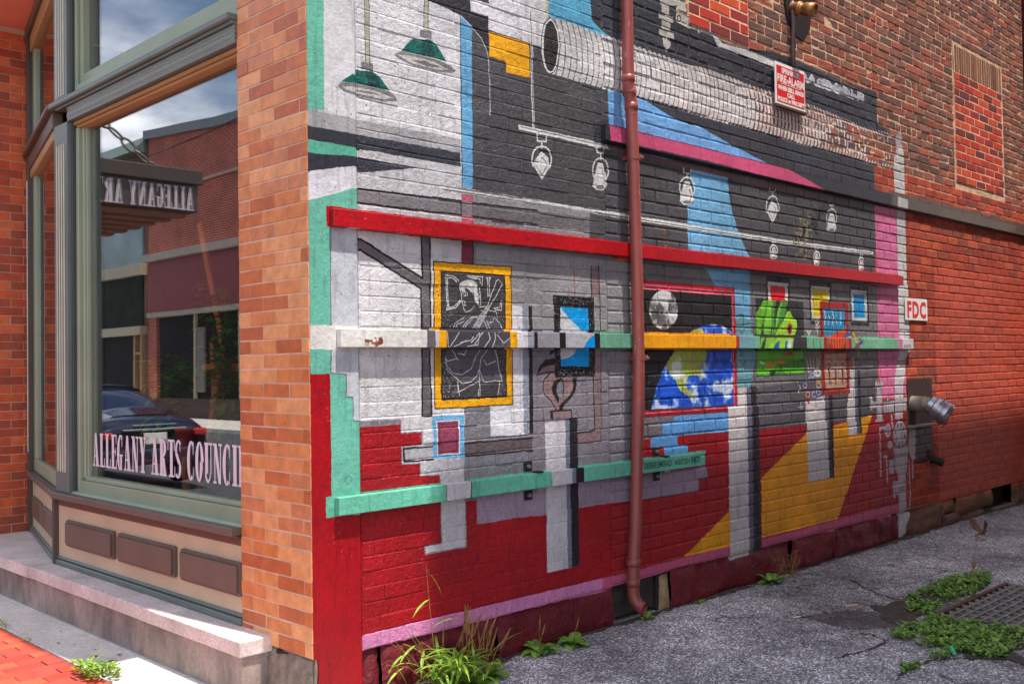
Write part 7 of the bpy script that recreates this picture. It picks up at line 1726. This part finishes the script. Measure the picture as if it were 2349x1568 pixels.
# small weeds one by one
def rosette(name, loc, n, L, lab, stalks=0, mat=M_LEAF, w=.36):
    r_ = tag(empty(name, loc), lab, 'weed'); q = MB(); b0 = Vector(loc)
    for k in range(n):
        a = 2.4 * k + rng.random() * .5; leaf(q, b0 + Vector((.01 * math.cos(a), .01 * math.sin(a), .005)), (math.cos(a), math.sin(a), rng.uniform(.25, 1.1)), L * rng.uniform(.65, 1.1), L * w * rng.uniform(.7, 1), rng.uniform(.8, 1.6), .25, 5)
    q.build('leaves', mat, r_)
    if stalks:
        s_ = MB()
        for k in range(stalks):
            a = rng.random() * 6.28; h = L * rng.uniform(1.1, 1.9); tip = b0 + Vector((.3 * h * math.cos(a), .3 * h * math.sin(a), h)); s_.tube([b0, b0.lerp(tip, .5) + Vector((0, 0, .02)), tip], [.0022, .002, .0015], 5); s_.tube([b0.lerp(tip, .62), b0.lerp(tip, .8), tip], [.003, .0048, .002], 6)
        s_.build('seed_stalk', M_DRY, r_)
    return r_
rosette('weed_rosette', (1.43, -.06, .0), 12, .13, 'broad leaved weed at the wall foot left of the downspout', 2); rosette('weed_rosette', (1.66, -.11, .0), 11, .12, 'leafy weed nearest the downspout on its left', 1); rosette('weed_rosette', (3.80, -.10, 0), 9, .13, 'small green weed against the dark red foundation stones'); rosette('weed_rosette', (2.42, -.05, 0), 7, .06, 'tiny weed under the downspout outlet'); rosette('weed_rosette', (2.98, -.06, 0), 6, .05, 'tiny weed at the corner of the foundation vent'); rosette('weed_rosette', (4.62, -1.16, 0), 10, .14, 'tall stalked weed behind the drain grate', 3); rosette('weed_rosette', (.78, -.19, 0), 12, .15, 'broad plantain leaves beside the grass clump', 0); rosette('weed_rosette', (.92, -.16, 0), 9, .17, 'large plantain rosette right of the grass clump', 8)
# dry twiggy weed
dw = tag(empty('dry_weed', (4.05, -.06, 0)), 'dry brown twiggy weed at the foot of the foundation', 'weed'); q = MB(); g = random.Random(4)
for k in range(26):
    b0 = Vector((4.05 + g.uniform(-.16, .12), -.06 + g.uniform(-.04, .02), 0)); tip = b0 + Vector((g.uniform(-.08, .08), g.uniform(-.06, .03), g.uniform(.05, .2))); mid = b0.lerp(tip, .5) + Vector((g.uniform(-.03, .03), 0, 0)); q.tube([b0, mid, tip], [.002, .0016, .001], 4)
    for j in range(3): c_ = b0.lerp(tip, g.uniform(.4, 1)); q.tube([c_, c_ + Vector((g.uniform(-.04, .04), g.uniform(-.03, .03), g.uniform(0, .04)))], .0012, 4)
q.build('twigs', M_DRY, dw)
# grass clump by the corner
gcl = tag(empty('grass_clump', (.72, -.16, 0)), 'tall grass clump with seed heads at the corner of the mural', 'grass clump')
q = MB(); s_ = MB(); g = random.Random(15)
for k in range(85):
    b0 = Vector((.70 + g.gauss(0, .075), -.16 + g.gauss(0, .05), 0)); a = g.random() * 6.28; h = g.uniform(.12, .30); leaf(q, b0 + Vector((0, 0, g.uniform(0, .1))), (math.cos(a) * .7, math.sin(a) * .7 - .1, g.uniform(.7, 1.4)), h, .0085, g.uniform(.8, 2.0), .3, 6)
for k in range(11):
    b0 = Vector((.78 + g.gauss(0, .07), -.15 + g.gauss(0, .04), 0)); tip = b0 + Vector((g.uniform(-.05, .16), g.uniform(-.08, .03), g.uniform(.26, .40))); s_.tube([b0, b0.lerp(tip, .5) + Vector((-.01, 0, .02)), tip], [.002, .0018, .0014], 5); s_.tube([b0.lerp(tip, .62), b0.lerp(tip, .85), tip], [.0028, .0042, .0015], 6)
for tip in ((.36, -.12, .28), (.30, -.16, .20), (.44, -.14, .33), (.60, -.10, .62)):
    b0 = Vector((.62, -.16, 0)); tp = Vector(tip); s_.tube([b0, b0.lerp(tp, .55) + Vector((-.01, 0, .05)), tp], [.0024, .002, .0012], 5)
    for j in range(3): c_ = b0.lerp(tp, .45 + .22 * j); leaf(q, c_ + Vector((0, 0, .03)), (-1 if j % 2 else .4, -.2, .25 - .4 * j), .15, .009, .8, .3, 5)
q.build('blades', M_GRASS, gcl); s_.build('seed_heads', M_DRY, gcl)
# sidewalk weeds
for i, (x, y, n, L, lab) in enumerate(((-.47, 1.33, 40, .06, 'largest sidewalk weed sprouting from the joint near the bottom edge'), (-.455, 1.20, 44, .065, 'weed tuft hard against the sunlit end of the sidewalk strip'), (-.455, 2.75, 12, .035, 'sidewalk weed farthest up the joint of the brick pavement'), (-.46, 2.66, 10, .03, 'small weed next to the farthest tuft in the pavement joint'), (-.46, 2.22, 8, .025, 'tiny weed halfway along the joint between slab and bricks'), (-.458, 1.58, 7, .022, 'smallest sprout in the pavement joint near the sunlit corner'))):
    r_ = tag(empty('pavement_weed', (x, y, .03)), lab, 'weed', 'weeds in the pavement joint'); q = MB()
    for k in range(n * 3):
        a = rng.random() * 6.28; rr = rng.random() ** .5 * L * 1.6; leaf(q, (x + rr * math.cos(a) * .7, y + rr * math.sin(a), .03 + rng.uniform(0, L * .9)), (math.cos(a), math.sin(a), rng.uniform(.2, 1.2)), L * rng.uniform(.35, .7), L * .16, .6, .2, 2)
    q.build('leaves', M_GRASS, r_)
# litter
def litter(name, x, y, z, L, rot, rgb, lab, cat, rad=.004):
    q = MB(); d = Vector((math.cos(rot), math.sin(rot), 0)) * L / 2; c_ = Vector((x, y, z + rad)); q.tube([c_ - d, c_ + d * .3, c_ + d], [rad, rad, rad * .95], 8); o = q.build(name, simple('litter_%s_%d' % (name, int(x * 100)), rgb, .8, bstr=.2)); o['label'] = lab; o['category'] = cat; return o
litter('cigarette_butt', 1.62, -.66, 0, .03, .6, (206, 140, 84), 'orange tipped cigarette butt on the asphalt near the bottom edge', 'cigarette butt'); litter('cigarette_butt', 3.05, -.72, 0, .06, -.3, (216, 206, 190), 'pale cigarette butt on the asphalt left of the weeds', 'cigarette butt'); litter('paper_scrap', 3.55, -.83, 0, .09, -.5, (214, 168, 132), 'tan stick of litter on the asphalt behind the damp patch', 'litter', .005); litter('paper_scrap', 4.30, -.40, 0, .06, .4, (60, 90, 190), 'small blue scrap on the asphalt near the foundation', 'litter', .006); litter('paper_scrap', 2.75, -1.72, 0, .05, .2, (206, 150, 96), 'tan scrap lying on the asphalt in front of the weeds', 'litter'); litter('plastic_scrap', 2.90, -1.73, .01, .10, .5, (60, 190, 150), 'green plastic scrap lying in the weeds', 'litter', .012)
g = random.Random(8); lv = 0
for x, y in ((3.95, -.18), (4.08, -.22), (3.2, -.9), (5.1, -.5)):
    q = MB(); leaf(q, (x, y, .004), (math.cos(lv), math.sin(lv), .1), .05, .016, .3, .3, 3); o = q.build('fallen_leaf', M_DRY); tag(o, ('curled brown leaf by the small green weed', 'curled brown leaf right of the small green weed', 'curled brown leaf on open asphalt', 'curled brown leaf farthest along the alley')[lv], 'leaf'); lv += 1

# ------------------------------------------------------------------ sparrow taking off from the asphalt
bd = tag(empty('sparrow', (6.50, -.56, .07)), 'small brown sparrow flying low over the asphalt with raised wings', 'bird')
def bird():
    me = bpy.data.meshes.new('body'); bm = bmesh.new(); n = 10; rings = []
    ax = Vector((.86, -.30, .28)).normalized(); sd = ax.cross(Vector((0, 0, 1))).normalized(); upb = sd.cross(ax); o_ = Vector((6.50, -.56, .07))
    prof = [(-.105, .003, .012), (-.07, .006, .016), (-.045, .014, .018), (-.015, .026, .028), (.015, .030, .032), (.04, .022, .025), (.052, .017, .019), (.066, .019, .020), (.080, .014, .015), (.088, .006, .006), (.098, .001, .001)]
    for d, a, b_ in prof: rings.append([bm.verts.new(o_ + ax * d * .72 + sd * (b_ * .72 * math.cos(2 * PI * k / n)) + upb * (a * .72 * math.sin(2 * PI * k / n))) for k in range(n)])
    for r1, r2 in zip(rings, rings[1:]):
        for k in range(n): bm.faces.new((r1[k], r1[(k + 1) % n], r2[(k + 1) % n], r2[k]))
    for s_ in (-1, 1):                                         # raised wings: shoulder, wrist, fingers
        root = [o_ + ax * .03 + sd * s_ * .02 + upb * .018, o_ + ax * -.03 + sd * s_ * .02 + upb * .018]
        wr_ = [o_ + ax * .05 + sd * s_ * .07 + upb * .085, o_ + ax * -.045 + sd * s_ * .075 + upb * .06]
        tp = [o_ + ax * .0 + sd * s_ * .10 + upb * .185, o_ + ax * -.05 + sd * s_ * .105 + upb * .15]
        root, wr_, tp = [[o_ + (p - o_) * .72 for p in q3] for q3 in (root, wr_, tp)]
        v = [bm.verts.new(p) for p in root + wr_ + tp]; bm.faces.new((v[0], v[2], v[3], v[1])); bm.faces.new((v[2], v[4], v[5], v[3]))
        v2 = [bm.verts.new(p - upb * .004) for p in root + wr_ + tp]; bm.faces.new((v2[1], v2[3], v2[2], v2[0])); bm.faces.new((v2[3], v2[5], v2[4], v2[2]))
    bm.to_mesh(me); bm.free(); me.polygons.foreach_set('use_smooth', [True] * len(me.polygons)); me.materials.append(simple('sparrow_feather', (112, 82, 58), .8, var=.5, vscale=45, bscale=150, bstr=.4)); o = bpy.data.objects.new('body', me); col.objects.link(o); o.parent = bd; o.matrix_parent_inverse = Matrix.Translation(-world_loc(bd))
    q = MB(); t0 = o_ - ax * .065
    for k in range(-2, 3): leaf(q, t0, -ax + sd * .12 * k, .043, .005, 0, .1, 2)
    q.build('tail', bpy.data.materials['sparrow_feather'], bd)
bird()
